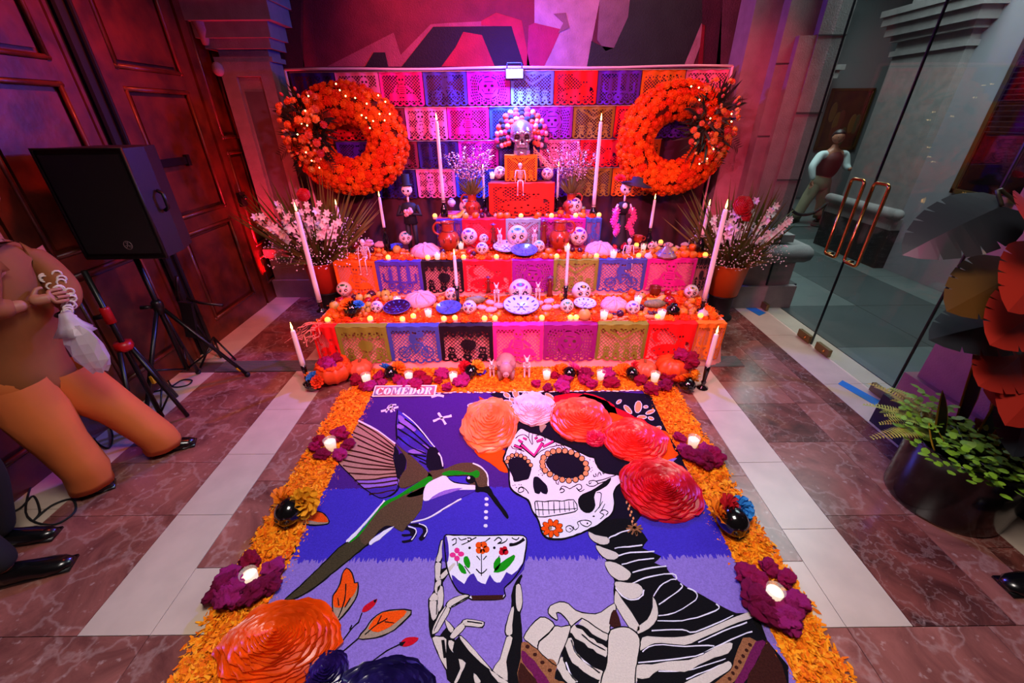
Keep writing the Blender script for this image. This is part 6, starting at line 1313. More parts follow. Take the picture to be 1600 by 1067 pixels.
# --- tea lights along the edges
TL = {1: [('A', 475, 630), ('A', 1060, 600), ('A', 1510, 630), ('B', 235, 565), ('B', 660, 610), ('B', 810, 590), ('B', 1220, 600), ('B', 1365, 605), ('Cc', 590, 600), ('Cc', 985, 610), ('Cc', 1065, 585), ('D', 600, 580), ('D', 1145, 500)],
      2: [('E', 915, 585), ('E', 1495, 590), ('F', 610, 590), ('F', 1090, 600), ('G', 560, 600), ('G', 1140, 600), ('Hh', 410, 580), ('Hh', 1335, 545), ('Hh', 725, 335), ('Hh', 390, 375)], 3: [('I', 200, 575), ('I', 1540, 590), ('J', 615, 590), ('J', 990, 590), ('J', 1355, 560)]}
for t, L_ in TL.items():
    for i, (k, cx, cy) in enumerate(L_):
        px, py, _ = zb(k, cx, cy, 90); s0 = spot(t, px, py, .008); OB[t].append((s0.copy(), .022)); led.put('glowing tea light on the %s step, %s from the left' % (TN[t], ['first', 'second', 'third', 'fourth', 'fifth', 'sixth', 'seventh', 'eighth', 'ninth', 'tenth', 'eleventh', 'twelfth', 'thirteenth'][sorted(range(len(L_)), key=lambda j: zp(L_[j][0], L_[j][1:])[0]).index(i)]), 'candle', s0, 0, 1.3, 'tea lights of the altar')
# --- votive cups on the steps
for k, cx, cy, w, h, t, lab, short in (('A', 1440, 330, 110, 170, 1, 'white votive cup left of the left loaf on the lowest step', 'the left votive'), ('B', 445, 490, 110, 190, 1, 'white votive cup right of the dark purple plate', 'the second votive'), ('Cc', 1445, 540, 120, 210, 1, 'white votive cup before the right loaf on the lowest step', 'the front votive'), ('D', 365, 285, 100, 160, 1, 'white votive cup with a long flame behind the violet sided skull', 'the back votive'), ('D', 655, 450, 110, 220, 1, 'white votive cup left of the black pot on the lowest step', 'the right votive'),
        ('F', 225, 530, 100, 200, 2, 'white votive cup before the left loaf on the second step', 'the front left votive'), ('F', 570, 390, 95, 150, 2, 'white votive cup left of the lilac capped skull', 'the skull votive'), ('G', 715, 440, 100, 130, 2, 'white votive cup before the right jug on the second step', 'the jug votive'), ('G', 1385, 545, 110, 210, 2, 'white votive cup before the right loaf on the second step', 'the front right votive'), ('Hh', 485, 390, 85, 140, 2, 'white candle stub cup before the clay mug', 'the candle stub'), ('T', 195, 810, 60, 110, 4, 'small pale cup beside the left skull on the red box', 'the pale cup')):
    px, py, hp = zb(k, cx, cy, h); s0 = spot(t, px, py, .02); OB[t].append((s0.copy(), wsize(px, py, s0.y, w/ZT[k][2])*.42)); votive.put(lab, 'candle', s0, 0, wsize(px, py, s0.y, w/ZT[k][2])/.065, 'white votive cups on the steps'); LM[t].append((short, s0))
# --- single pieces
def single(kit, k, cx, cy, w, h, t, cat, lab, div=2., rz=0., short=None, mats=None, rot=None):
    px, py, hp = zb(k, cx, cy, h); s0 = spot(t, px, py, .03); kit.put(lab, cat, s0, rz, wsize(px, py, s0.y, w/ZT[k][2])/div, None, mats, rot)
    OB[t].append((s0.copy(), wsize(px, py, s0.y, w/ZT[k][2])*.36))
    if short: LM[t].append((short, s0))
single(tagine, 'Hh', 780, 520, 310, 220, 2, 'pot', 'painted clay tagine with a pointed lid at the right of the second step', 2., 0, 'the clay tagine')
single(mug, 'Hh', 410, 285, 140, 100, 2, 'mug', 'red clay mug at the back of the second step', 2.1, 0, 'the clay mug')
single(bball, 'D', 800, 420, 170, 170, 1, 'pot', 'shiny black clay pot near the right end of the lowest step', 2., 0, 'the black pot')
single(banana, 'D', 585, 275, 220, 110, 1, 'bananas', 'yellow bananas behind the right votive on the lowest step', 2.2, 0, 'the bananas')
single(gourd, 'D', 580, 350, 300, 110, 1, 'gourd', 'grey green gourd before the bananas', 2.2, 0, 'the gourd')
single(gourd, 'B', 1100, 320, 300, 150, 1, 'gourd', 'olive green gourd before the red paper on the lowest step', 2.1, .2)
single(banana, 'I', 530, 510, 280, 190, 3, 'bananas', 'bananas at the left end of the third step', 2.2, .4, 'the bananas')
single(banana, 'F', 625, 470, 150, 110, 2, 'bananas', 'small bananas before the lilac capped skull', 2.2, .3)
single(bball, 'I', 460, 360, 130, 130, 3, 'pot', 'small pot with a blue top behind the bananas on the third step', 2., 0, None, {'body': CERW, 'rim': CERB})
single(bone, 'E', 1220, 520, 260, 60, 2, 'bone', 'pale bone lying before the left loaf on the second step', 2.2, -.25)
single(bone, 'B', 580, 235, 230, 70, 1, 'bone', 'pale bone lying behind the left loaf on the lowest step', 2.2, .4)
single(mug, 'D', 580, 195, 160, 70, 1, 'bowl', 'dark red bowl at the back of the lowest step', 2.2, 1.2, None, {'body': CLAYD, 'handle': CLAYD})
single(grapes, 'D', 550, 455, 150, 80, 1, 'grapes', 'small dark grapes left of the right votive', 2.)
single(grapes, 'Hh', 200, 480, 130, 90, 2, 'grapes', 'dark grapes left of the right toy skeleton', 2.)
single(grapes, 'Cc', 1570, 510, 110, 90, 1, 'grapes', 'dark blue grapes right of the front votive', 2., 0, None, {'berries': mat('blue_grape', '#2a1a50', .2, coat=.3)})
# --- fruit and marigold heads: kind, crop, cx, cy, size
FR = {1: [('mandarin', 'A', 610, 450, 110), ('mandarin', 'A', 575, 555, 105), ('mandarin', 'A', 675, 535, 85), ('mandarin', 'A', 1395, 235, 110), ('guava', 'A', 560, 385, 140), ('guava', 'A', 860, 255, 115), ('guava', 'A', 1000, 290, 110), ('plum', 'A', 1085, 265, 115), ('plum', 'A', 635, 300, 90), ('apple', 'A', 520, 315, 110), ('guava', 'A', 1195, 220, 140), ('guava', 'A', 1200, 275, 95), ('apple', 'A', 1035, 340, 95), ('apple', 'A', 1145, 330, 80), ('guava', 'A', 1260, 320, 100), ('guava', 'A', 1330, 300, 80), ('tej', 'A', 945, 500, 80), ('tej', 'A', 985, 545, 75), ('tej', 'A', 905, 530, 70), ('guava', 'A', 1040, 475, 90), ('guava', 'A', 1025, 400, 90), ('guava', 'A', 965, 435, 85), ('tej', 'A', 480, 600, 60),
        ('marigold', 'A', 275, 320, 120), ('marigold', 'A', 195, 430, 130), ('marigold', 'A', 300, 470, 120), ('marigold', 'A', 480, 255, 110), ('marigold', 'A', 400, 540, 110), ('marigold', 'A', 960, 185, 130), ('marigold', 'A', 1085, 190, 100), ('marigold', 'A', 740, 590, 110), ('marigold', 'A', 850, 590, 100), ('marigold', 'A', 620, 610, 100), ('marigold', 'A', 1180, 610, 110), ('marigold', 'A', 250, 390, 110),
        ('tej', 'B', 590, 340, 80), ('tej', 'B', 640, 380, 80), ('tej', 'B', 560, 420, 90), ('tej', 'B', 690, 390, 80), ('guava', 'B', 780, 400, 100), ('tej', 'B', 300, 480, 70), ('tej', 'B', 260, 500, 70), ('mandarin', 'B', 1310, 570, 85), ('mandarin', 'B', 1420, 545, 95), ('tej', 'B', 620, 300, 70), ('marigold', 'B', 390, 590, 120), ('marigold', 'B', 520, 590, 120), ('marigold', 'B', 150, 620, 110), ('marigold', 'B', 940, 600, 140), ('marigold', 'B', 1090, 615, 140), ('marigold', 'B', 290, 620, 110), ('marigold', 'B', 1530, 625, 130), ('marigold', 'B', 200, 690, 90), ('marigold', 'B', 730, 615, 110), ('marigold', 'B', 20, 600, 110),
        ('guava', 'Cc', 860, 275, 70), ('mandarin', 'Cc', 645, 550, 100), ('mandarin', 'Cc', 515, 600, 90), ('guava', 'Cc', 1210, 560, 180), ('tej', 'Cc', 1310, 310, 60), ('tej', 'Cc', 1345, 270, 60), ('tej', 'Cc', 1320, 530, 80), ('marigold', 'Cc', 730, 590, 130), ('marigold', 'Cc', 830, 590, 130), ('marigold', 'Cc', 105, 630, 120), ('marigold', 'Cc', 410, 615, 120), ('marigold', 'Cc', 250, 635, 120), ('marigold', 'Cc', 1300, 620, 130), ('marigold', 'Cc', 400, 300, 90), ('marigold', 'Cc', 90, 320, 100), ('marigold', 'Cc', 1330, 560, 100), ('tej', 'Cc', 1530, 590, 90),
        ('mandarin', 'D', 300, 205, 95), ('mandarin', 'D', 255, 280, 85), ('mandarin', 'D', 195, 250, 75), ('apple', 'D', 755, 305, 130), ('apple', 'D', 735, 215, 90), ('plum', 'D', 410, 400, 85), ('plum', 'D', 80, 470, 95), ('guava', 'D', 415, 250, 90), ('mandarin', 'D', 160, 440, 95), ('mandarin', 'D', 930, 445, 115), ('mandarin', 'D', 1080, 325, 90), ('tej', 'D', 1070, 430, 80), ('tej', 'D', 1030, 445, 80), ('tej', 'D', 995, 355, 90), ('tej', 'D', 1020, 390, 80), ('tej', 'D', 1040, 490, 70), ('garlic', 'D', 1240, 475, 125), ('tej', 'D', 470, 430, 70), ('tej', 'D', 440, 480, 70), ('tej', 'D', 400, 490, 70), ('tej', 'D', 500, 470, 60), ('apple', 'D', 330, 490, 60),
        ('marigold', 'D', 850, 270, 170), ('marigold', 'D', 1300, 320, 140), ('marigold', 'D', 1390, 440, 150), ('marigold', 'D', 880, 555, 130), ('marigold', 'D', 1330, 380, 110), ('marigold', 'D', 320, 560, 130), ('marigold', 'D', 720, 545, 120), ('marigold', 'D', 1060, 560, 100), ('marigold', 'D', 1230, 560, 100), ('marigold', 'D', 450, 580, 100), ('marigold', 'D', 1440, 530, 120), ('marigold', 'D', 1150, 570, 90), ('marigold', 'D', 920, 190, 110), ('marigold', 'D', 800, 590, 90),
        ('peanut', 'D', 200, 515, 90), ('peanut', 'D', 120, 535, 90), ('peanut', 'D', 50, 550, 90), ('peanut', 'D', 530, 510, 140), ('peanut', 'D', 90, 500, 80)],
      2: [('marigold', 'E', 150, 520, 120), ('marigold', 'E', 390, 545, 140), ('marigold', 'E', 700, 590, 120), ('marigold', 'E', 1030, 560, 110), ('marigold', 'E', 1140, 585, 100), ('marigold', 'E', 1240, 590, 100), ('marigold', 'E', 470, 310, 90), ('mandarin', 'E', 850, 455, 70), ('mandarin', 'E', 1185, 455, 90), ('apple', 'E', 1410, 275, 100), ('apple', 'E', 1310, 315, 85), ('mandarin', 'E', 1370, 315, 90), ('guava', 'E', 1010, 320, 130), ('plum', 'E', 660, 480, 90), ('tej', 'E', 790, 480, 80), ('peanut', 'E', 780, 520, 130), ('tej', 'E', 860, 520, 80), ('garlic', 'E', 600, 275, 110), ('mandarin', 'E', 700, 315, 80), ('tej', 'E', 1410, 530, 70), ('marigold', 'E', 560, 600, 90), ('guava', 'E', 340, 410, 80),
        ('mandarin', 'F', 720, 385, 95), ('apple', 'F', 690, 500, 95), ('apple', 'F', 715, 575, 80), ('plum', 'F', 750, 530, 75), ('plum', 'F', 350, 480, 95), ('apple', 'F', 1050, 390, 70), ('apple', 'F', 1025, 435, 85), ('apple', 'F', 1510, 385, 100), ('mandarin', 'F', 480, 500, 95), ('mandarin', 'F', 430, 545, 95), ('mandarin', 'F', 330, 590, 90), ('marigold', 'F', 870, 605, 120), ('marigold', 'F', 380, 590, 110), ('marigold', 'F', 980, 590, 100), ('marigold', 'F', 1230, 590, 110), ('tej', 'F', 300, 545, 80), ('marigold', 'F', 1180, 560, 90),
        ('mandarin', 'G', 375, 570, 115), ('mandarin', 'G', 445, 490, 110), ('mandarin', 'G', 485, 580, 95), ('mandarin', 'G', 725, 520, 65), ('mandarin', 'G', 760, 560, 95), ('mandarin', 'G', 1000, 535, 75), ('guava', 'G', 965, 590, 80), ('guava', 'G', 1045, 590, 80), ('mandarin', 'G', 1445, 600, 95), ('apple', 'G', 500, 465, 80), ('apple', 'G', 605, 485, 85), ('plum', 'G', 900, 480, 80), ('garlic', 'G', 945, 420, 80), ('plum', 'G', 810, 460, 80), ('plum', 'G', 1470, 500, 80), ('marigold', 'G', 860, 600, 130), ('marigold', 'G', 640, 600, 100), ('marigold', 'G', 1250, 610, 100), ('tej', 'G', 175, 435, 80),
        ('mandarin', 'Hh', 1165, 405, 105), ('mandarin', 'Hh', 1045, 430, 105), ('mandarin', 'Hh', 965, 490, 95), ('mandarin', 'Hh', 1030, 555, 130), ('mandarin', 'Hh', 1150, 570, 115), ('mandarin', 'Hh', 1095, 500, 90), ('guava', 'Hh', 915, 460, 115), ('garlic', 'Hh', 555, 555, 110), ('guava', 'Hh', 490, 490, 90), ('guava', 'Hh', 680, 430, 80), ('garlic', 'Hh', 640, 285, 100), ('plum', 'Hh', 350, 395, 80), ('apple', 'Hh', 380, 470, 80), ('tej', 'Hh', 440, 530, 80), ('tej', 'Hh', 590, 470, 90), ('garlic', 'Hh', 300, 380, 70), ('marigold', 'Hh', 615, 590, 110), ('marigold', 'Hh', 120, 580, 110), ('marigold', 'Hh', 1230, 590, 100), ('marigold', 'Hh', 930, 600, 100), ('marigold', 'Hh', 320, 600, 90), ('marigold', 'Hh', 950, 350, 80)],
      3: [('plum', 'I', 990, 490, 95), ('plum', 'I', 1035, 550, 85), ('plum', 'I', 930, 570, 85), ('apple', 'I', 830, 465, 95), ('apple', 'I', 880, 500, 80), ('mandarin', 'I', 850, 560, 115), ('mandarin', 'I', 1090, 535, 80), ('mandarin', 'I', 1220, 565, 115), ('mandarin', 'I', 1325, 565, 115), ('guava', 'I', 680, 570, 110), ('guava', 'I', 480, 600, 70), ('tej', 'I', 915, 430, 60), ('garlic', 'I', 1150, 560, 70), ('marigold', 'I', 1420, 600, 90),
        ('mandarin', 'J', 480, 480, 105), ('mandarin', 'J', 750, 520, 100), ('apple', 'J', 750, 590, 80), ('mandarin', 'J', 400, 560, 105), ('mandarin', 'J', 540, 570, 85), ('mandarin', 'J', 1065, 505, 75), ('mandarin', 'J', 1095, 570, 105), ('apple', 'J', 760, 415, 80), ('guava', 'J', 590, 445, 80), ('guava', 'J', 1120, 450, 80), ('guava', 'J', 1040, 540, 70), ('marigold', 'J', 855, 600, 125), ('marigold', 'J', 1240, 615, 120), ('marigold', 'J', 380, 610, 100), ('apple', 'J', 900, 510, 80), ('tej', 'J', 690, 570, 60)]}
KITS = dict(mandarin=(mandarin, 'mandarin', 'orange mandarin'), apple=(apple, 'apple', 'red apple'), plum=(plum, 'plum', 'dark plum'), guava=(guava, 'guava', 'yellowish guava'), tej=(tej, 'fruit', 'small orange hawthorn fruit'), garlic=(garlic, 'garlic', 'pale garlic bulb'), peanut=(peanut, 'peanut', 'brown peanut'))
ORD = ['']+[', %s closest' % w for w in ('second', 'third', 'fourth', 'fifth', 'sixth', 'seventh', 'eighth', 'ninth', 'tenth', 'eleventh', 'twelfth', 'thirteenth', 'fourteenth', 'fifteenth')]
for t, L_ in FR.items():
    todo = {}; its_ = []
    lim = {1: T1X, 2: T2X, 3: T3X}[t]; ya, yb = TIER[t][1]-.005, TIER[t][2]+.02
    for kd, k, cx, cy, w in L_:
        px, py, hp = zb(k, cx, cy, w*.9); s0 = spot(t, px, py, .012); r = wsize(px, py, s0.y, w/ZT[k][2])/2
        its_.append([kd, s0, r, TIER[t][0]])
    cl_ = lambda p: Vector((max(lim[0]+.07, min(lim[1]-.07, p.x)), max(ya, min(yb, p.y)), p.z))
    for a in its_: a[1] = cl_(a[1])
    for it in range(40):                                             # settle: roll apart what would share the same space
        for i, a in enumerate(its_):
            for j in range(i):
                b = its_[j]; d = a[1]-b[1]; d.z = 0; need = (a[2]+b[2])*.93
                if d.length < need:
                    d = d.normalized()*(need-d.length)*.5 if d.length > 1e-4 else Vector((.004, .002, 0)); a[1] = cl_(a[1]+d); b[1] = cl_(b[1]-d)
            for p, r in OB[t]:
                d = a[1]-p; d.z = 0; need = a[2]*.9+r*.95
                if d.length < need: a[1] = cl_(a[1]+(d.normalized()*(need-d.length)*.6 if d.length > 1e-4 else Vector((.004, -.004, 0))))
    done = []
    for a in sorted(its_, key=lambda e: -e[2]):                      # what still finds no room lies on top of its neighbours
        z = TIER[t][0]
        for p, r, zq in done:
            d = math.hypot(a[1].x-p.x, a[1].y-p.y)
            if d < (a[2]+r)*.75 and zq < z+r: z = max(z, zq+r*.95+a[2]*.95*(1-(d/(a[2]+r))**2)**.5-a[2]*.9)
        a[1].z = z; done.append((a[1], a[2], z))
    for kd, s0, r, _ in its_:
        nm, lm = min(LM[t], key=lambda e: (e[1]-s0).length); d = s0-lm
        way = ('left of' if d.x < 0 else 'right of') if abs(d.x) > abs(d.y)*.9 else ('before' if d.y < 0 else 'behind')
        base = KITS[kd][2] if kd != 'marigold' else 'orange marigold head'
        todo.setdefault((base, way, nm), []).append((d.length, kd, s0, r))
    for (base, way, nm), its in todo.items():
        its.sort(key=lambda e: e[0])
        for i, (_, kd, s0, r) in enumerate(its):
            lab = '%s %s %s, %s step%s' % (base, way, nm, TN[t], ORD[i])
            if kd == 'marigold': MG[rnd.randrange(3)].put(lab, 'marigold', s0, rnd.uniform(0, 6), r*1.18, 'marigold heads on the steps', rot=(rnd.uniform(.1, .5), rnd.uniform(-.3, .3), rnd.uniform(0, 6)))
            else: KITS[kd][0].put(lab, KITS[kd][1], s0, rnd.uniform(0, 6), r, 'fruit on the steps', rot=(rnd.uniform(-.25, .25), rnd.uniform(-.25, .25), rnd.uniform(0, 6)) if kd != 'peanut' else (0, 0, rnd.uniform(-.5, .5)))
# petals strewn over the step tops
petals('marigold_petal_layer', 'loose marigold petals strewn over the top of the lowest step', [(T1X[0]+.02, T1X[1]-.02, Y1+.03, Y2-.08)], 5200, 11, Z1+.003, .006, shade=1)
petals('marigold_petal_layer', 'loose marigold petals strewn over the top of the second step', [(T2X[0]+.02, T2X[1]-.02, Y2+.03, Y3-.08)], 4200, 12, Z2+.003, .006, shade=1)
# a black clay skull on the lowest step
s0 = spot(1, *zb('A', 820, 470, 210)[:2], .05)
bskull('black clay skull with orange and blue paper flowers on the left of the lowest step', s0, .085, 0, [(-.35, -.1, 1.3, .75, '#f07a12', .3), (.75, 0, 1.25, .6, '#2f86d8', .2)], -.2)
# pink crepe streamers at the left end
st = MB()
for i in range(16):
    a = spot(1, 478+rnd.uniform(-4, 14), 500, .0); P = [Vector((T1X[0]+rnd.uniform(-.02, .1), Y1-.01, Z1+.03))]
    for j in range(6): P.append(P[-1]+Vector((rnd.uniform(-.05, .02), rnd.uniform(-.04, .0), rnd.uniform(-.05, .012))))
    q = spline(P, 4)
    vs = []; fs = []
    for j, p in enumerate(q): w = Vector((.003, .002, .005)); vs += [p-w, p+w]
    for j in range(len(q)-1): fs.append((2*j, 2*j+1, 2*j+3, 2*j+2))
    st.add(vs, fs)
o = obj('crepe_streamers', st, mat('crepe_pink', '#f08a7a', .8)); o['kind'] = 'stuff'; tag(o, 'tangle of pink crepe streamers at the left corner of the lowest step', 'streamers')
# ================================================================== CANDLES
for base, zc_px, zt_px, surf, kind, r, hl, cl in (
 ((503, 486), (504, 468), (476, 331), 1, 'stick', .021, 'black holder under the tall left candle of the lowest step', 'tallest pink white taper, at the left end of the lowest step'),
 ((1096, 486), (1095, 466), (1135, 327), 1, 'stick', .021, 'black holder under the tall right candle of the lowest step', 'tallest pink white taper, at the right end of the lowest step'),
 ((541, 396), (539, 370), (530, 321), 2, 'bottle', .0165, 'black bottle holding a candle at the left end of the second step', 'white taper in a bottle at the left end of the second step'),
 ((1092, 394), (1092, 367), (1098, 322), 2, 'bottle', .0165, 'black bottle holding a candle at the right end of the second step', 'white taper in a bottle at the right end of the second step'),
 ((605, 386), (602, 355), (596, 308), 2, 'bottle', .0145, 'black bottle under the left wreath on the second step', 'white taper below the left wreath'),
 ((1012, 384), (1014, 356), (1020, 312), 2, 'bottle', .0145, 'black bottle under the right wreath on the second step', 'white taper below the right wreath'),
 ((695, 339), (690, 313), (677, 189), 3, 'bottle', .0185, 'black bottle at the left end of the third step', 'long white taper before the backdrop, left of the flower jug'),
 ((926, 341), (927, 320), (938, 190), 3, 'bottle', .0185, 'black bottle at the right end of the third step', 'long white taper before the backdrop, right of the flower jug'),
 ((757, 328), (757, 310), (755, 263), 3, 'stick', .0135, 'black holder left of the red box', 'short white taper left of the red box'),
 ((870, 328), (870, 308), (871, 261), 3, 'stick', .0135, 'black holder right of the red box', 'short white taper right of the red box'),
 ((716, 478), (716, 446), (713, 399), 1, 'stick', .0155, 'black holder of the dripping candle left of the largest skull', 'dripping white taper left of the largest skull'),
 ((883, 470), (882, 446), (882, 389), 1, 'stick', .0145, 'black holder behind the small dark eyed skull', 'white taper behind the small dark eyed skull'),
 ((482, 599), (477, 570), (468, 516), 0, 'stick', .020, 'black holder on the floor left of the carved pumpkin', 'white taper on the floor left of the carved pumpkin'),
 ((1097, 606), (1092, 572), (1102, 522), 0, 'stick', .019, 'black holder on the floor right of the pumpkins', 'white taper on the floor right of the pumpkins')):
    b = spot(surf, *base, .05) if surf else fz(*base)
    if surf == 3: b.y = max(b.y, 4.26); b.x = fy(base[0], base[1], b.y).x; b.z = Z3
    if surf in (1, 2): b.z = TIER[surf][0]
    zc = fy(zc_px[0], zc_px[1], b.y).z; zt = fy(zt_px[0], zt_px[1], b.y).z
    zc = max(zc, b.z+.07)
    holder(hl, b, zc, kind); taper(cl, 'candle', b, zc-.02, zt, r, r*.86, 'tapers of the altar')
# ================================================================== VOTIVES RINGED BY COCKSCOMB ON THE FLOOR
wayn = lambda dx, dy: ('before' if dy < 0 else 'behind') if abs(dy) > abs(dx)*1.8 else (('before and left of' if dy < 0 else 'behind and left of') if dx < 0 else ('before and right of' if dy < 0 else 'behind and right of')) if abs(dy) > abs(dx)*.45 else ('left of' if dx < 0 else 'right of')
VC = [((519, 703), 'beside the hummingbird wing', [(493, 700), (503, 690), (503, 713), (530, 711), (545, 697), (532, 685)], 1.15, .052),
 ((396, 912), 'at the near left of the carpet', [(360, 905), (368, 932), (398, 930), (420, 915), (430, 890), (392, 880), (355, 922)], 1.1, .055),
 ((1081, 699), 'beside the scarlet rose', [(1066, 703), (1094, 722), (1108, 716), (1079, 716), (1070, 690), (1097, 702)], 1.1, .050),
 ((1204, 938), 'at the near right of the carpet', [(1172, 905), (1178, 935), (1222, 962), (1238, 940), (1228, 908), (1198, 888), (1195, 962)], 1.1, .055),
 ((574, 599), 'before the small left pumpkin', [(558, 596), (566, 607), (582, 605), (596, 598), (592, 590)], 1.15, .05),
 ((640, 595), 'before the slate blue paper', [(623, 594), (632, 604), (650, 604), (663, 599), (652, 589)], 1.05, .05),
 ((709, 596), 'before the black paper', [(692, 584), (684, 596), (698, 606), (722, 598), (729, 590)], 1.05, .05),
 ((854, 592), 'before the dark purple paper', [(840, 600), (856, 606), (876, 604), (868, 588), (886, 598)], 1.05, .05),
 ((938, 593), 'before the right olive paper', [(919, 586), (928, 604), (954, 599), (950, 587), (916, 597)], 1.05, .05),
 ((1022, 596), 'before the right pumpkins', [(1001, 597), (1018, 611), (1038, 605), (1046, 592), (1006, 587)], 1.1, .05)]
for (px, py), where, heads, vsz, hr in VC:
    p = fz(px, py, .016); votive.put('lit votive candle %s, ringed by cockscomb' % where, 'candle', p, 0, vsz*1.1, 'votive candles round the carpet')
    names = {}
    for i, (hx, hy) in enumerate(heads):
        q = fz(hx, hy, .03); d = q-p; d.z = 0
        if d.length < hr+.03: q = q+d.normalized()*(hr+.03-d.length)
        names.setdefault(wayn(q.x-p.x, q.y-p.y), []).append((d.length, q))
    for wy, its in names.items():
        its.sort(key=lambda e: e[0])
        for j, (_, q) in enumerate(its):
            r = hr*rnd.uniform(.75, 1.3)
            COX[rnd.randrange(4)].put('magenta cockscomb flower %s the votive %s%s' % (wy, where, ORD[j]), 'flower', (q.x+rnd.uniform(-.012, .012), q.y+rnd.uniform(-.012, .012), .012), rnd.uniform(0, 6), (r*rnd.uniform(.85, 1.25), r*rnd.uniform(.85, 1.2), r*rnd.uniform(.8, 1.05)), 'cockscomb flowers round the carpet', rot=(rnd.uniform(-.2, .2), rnd.uniform(-.2, .2), rnd.uniform(0, 6)))
# ================================================================== BLACK SKULLS ON THE FLOOR
OR, BU, RD, YE, PK, VI = '#f07a12', '#2f86d8', '#c01020', '#f0a01c', '#ee4a98', '#6a34b8'
for (px, py), s, rz, lab, fl_c, tilt in (((486, 610), .062, -.6, 'black clay skull with orange and blue flowers before the left floor candle', [OR, BU, '#e84418'], -.5), ((612, 592), .060, 0, 'black clay skull with a blue and an orange flower, left of the bicycle paper', [BU, OR], 0), ((736, 590), .060, 0, 'black clay skull with an orange and a red flower before the black paper', [RD, YE], 0),
        ((889, 592), .056, .1, 'black clay skull with a pink flower before the purple paper', [OR, PK], 0), ((986, 592), .056, .1, 'black clay skull with orange and red flowers left of the pumpkins', [OR, RD], .1), ((1074, 612), .062, .3, 'black clay skull with orange and yellow flowers beside the right floor candle', ['#ee5a18', OR, YE], -.1),
        ((456, 814), .074, -.2, 'black clay skull with an orange flower on the petal border, left of the carpet', [OR, YE], .1), ((1142, 830), .076, .2, 'black clay skull with orange, red and blue flowers, right of the carpet', [OR, RD, BU], .1)):
    n = len(fl_c); F = []
    for i, c in enumerate(fl_c):
        f = (i-(n-1)/2)/max(1, n-1)*2 if n > 1 else 0
        F.append((f*.78, .62+.1*(i % 2), 1.22-.12*abs(f), 1.10-.10*n+.08*(i % 2), c, .7))
    bskull(lab, fz(px, py, .014), s*1.12, rz, F, tilt-.25)
# pumpkins
def pump(px, py, w, lab, mats=None, skip=()):
    p = fz(px, py, .0); p.y -= .03; s = wsize(px, py, p.y, w)/2; pumpk.put(lab, 'pumpkin', p, rnd.uniform(0, 6), s, 'pumpkins before the altar', mats, skip=skip); return p, s
p, s = pump(528, 592, 58, 'big carved pumpkin filled with cockscomb, left before the altar', None, ('stalk',))
rim = MB()
for k in range(22): a = 2*PI*k/22; rim.ball((.68*math.cos(a), .68*math.sin(a), 1.15+.05*math.sin(k*2.3)), (.16, .16, .11), 8, 5)
o = tag(obj('marigold_garland', rim, MARI, None, True, loc=p, sc=s), 'ring of marigold ruffles crowning the carved pumpkin', 'garland'); o['kind'] = 'stuff'
for i, (dx, dy) in enumerate(((-.25, -.1), (.2, .1), (.0, -.35))): COX[i].put('magenta cockscomb flower in the carved pumpkin, %s' % ('left one', 'right one', 'front one')[i], 'flower', p+Vector((dx*s, dy*s, s*1.0)), i, s*.38, 'cockscomb in the pumpkin')
pump(567, 583, 38, 'small coral pumpkin right of the carved one', {'rind': mat('coral_rind', '#e2623c', .45)})
pump(1003, 584, 38, 'ribbed coral pumpkin before the right red paper', {'rind': mat('coral_rind', '')})
p, s = pump(1044, 584, 50, 'big orange pumpkin right of the ribbed coral one')
COX[1].put('crimson cockscomb flower on the right of the big orange pumpkin', 'flower', p+Vector((.13, -.02, .10)), 0, .085, None); COX[0].put('crimson cockscomb flower on top of the big orange pumpkin', 'flower', p+Vector((.06, -.0, s*1.2)), 2, .06, None)
for i, (px, py, r, lab) in enumerate(((970, 585, .055, 'orange marigold left of the ribbed coral pumpkin'), (1066, 588, .06, 'orange marigold before the big orange pumpkin'), (1084, 592, .055, 'yellow orange marigold right of the big orange pumpkin'), (872, 583, .045, 'orange marigold left of the pink flowered black skull'))):
    MG[i % 3].put(lab, 'marigold', fz(px, py, .02)+Vector((0, .02, .03)), i, r, None, {'marigold': MARIY if 'yellow' in lab else MARI}, rot=(.6, 0, i))
# dogs and pig on the petals
for px, py, h, lab in ((769, 588, 28, 'white dog figurine left of the clay pig on the petals'), (823, 589, 36, 'white dog figurine with chest mark right of the clay pig on the petals')):
    q = fz(px, py, .012); dog.put(lab, 'figurine', q, 0, hsize(px, py-h, py, q.y)/1.38, 'white dog figurines')
q = fz(791, 588, .012); s = hsize(791, 553, 588, q.y)
pb = MB().ball((0, .10, .56), (.40, .52, .40), 20, 14).ball((0, -.38, .62), (.27, .26, .27), 16, 12)
for a in (-1, 1):
    pb.leaf((a*.15, -.36, .84), (a*.55, -.45, .35), (0, -1, .5), .26, .22, .3, 4)
    for y in (-.22, .40): pb.tube([(a*.22, y, .40), (a*.23, y-.01, .18), (a*.23, y-.02, .0)], [.14, .10, .085], 10)
pb.tube([(0, .60, .62), (.05, .68, .68), (.0, .70, .60)], .025, 6)
pg = Kit('pig_figurine'); pg.add('body', pb, mat('pig_clay', '#b08a84', .5, var=.2, vs_=10)); pg.add('snout', MB().lathe([(.12, 0), (.13, .03), (.1, .06), (0, .06)], 12, (0, -.62, .5), Matrix.Rotation(PI/2, 4, 'X')), mat('pig_snout', '#caa09a', .5))
t = MB()
for a in (-1, 1): t.ball((a*.13, -.52, .68), .03, 6, 5); t.ball((a*.04, -.685, .5), .022, 6, 5)
pg.add('eyes', t, INK, kind='stuff'); pg.put('grey pink clay pig facing the viewer at the middle of the petals', 'figurine', q, 0, s*.95)
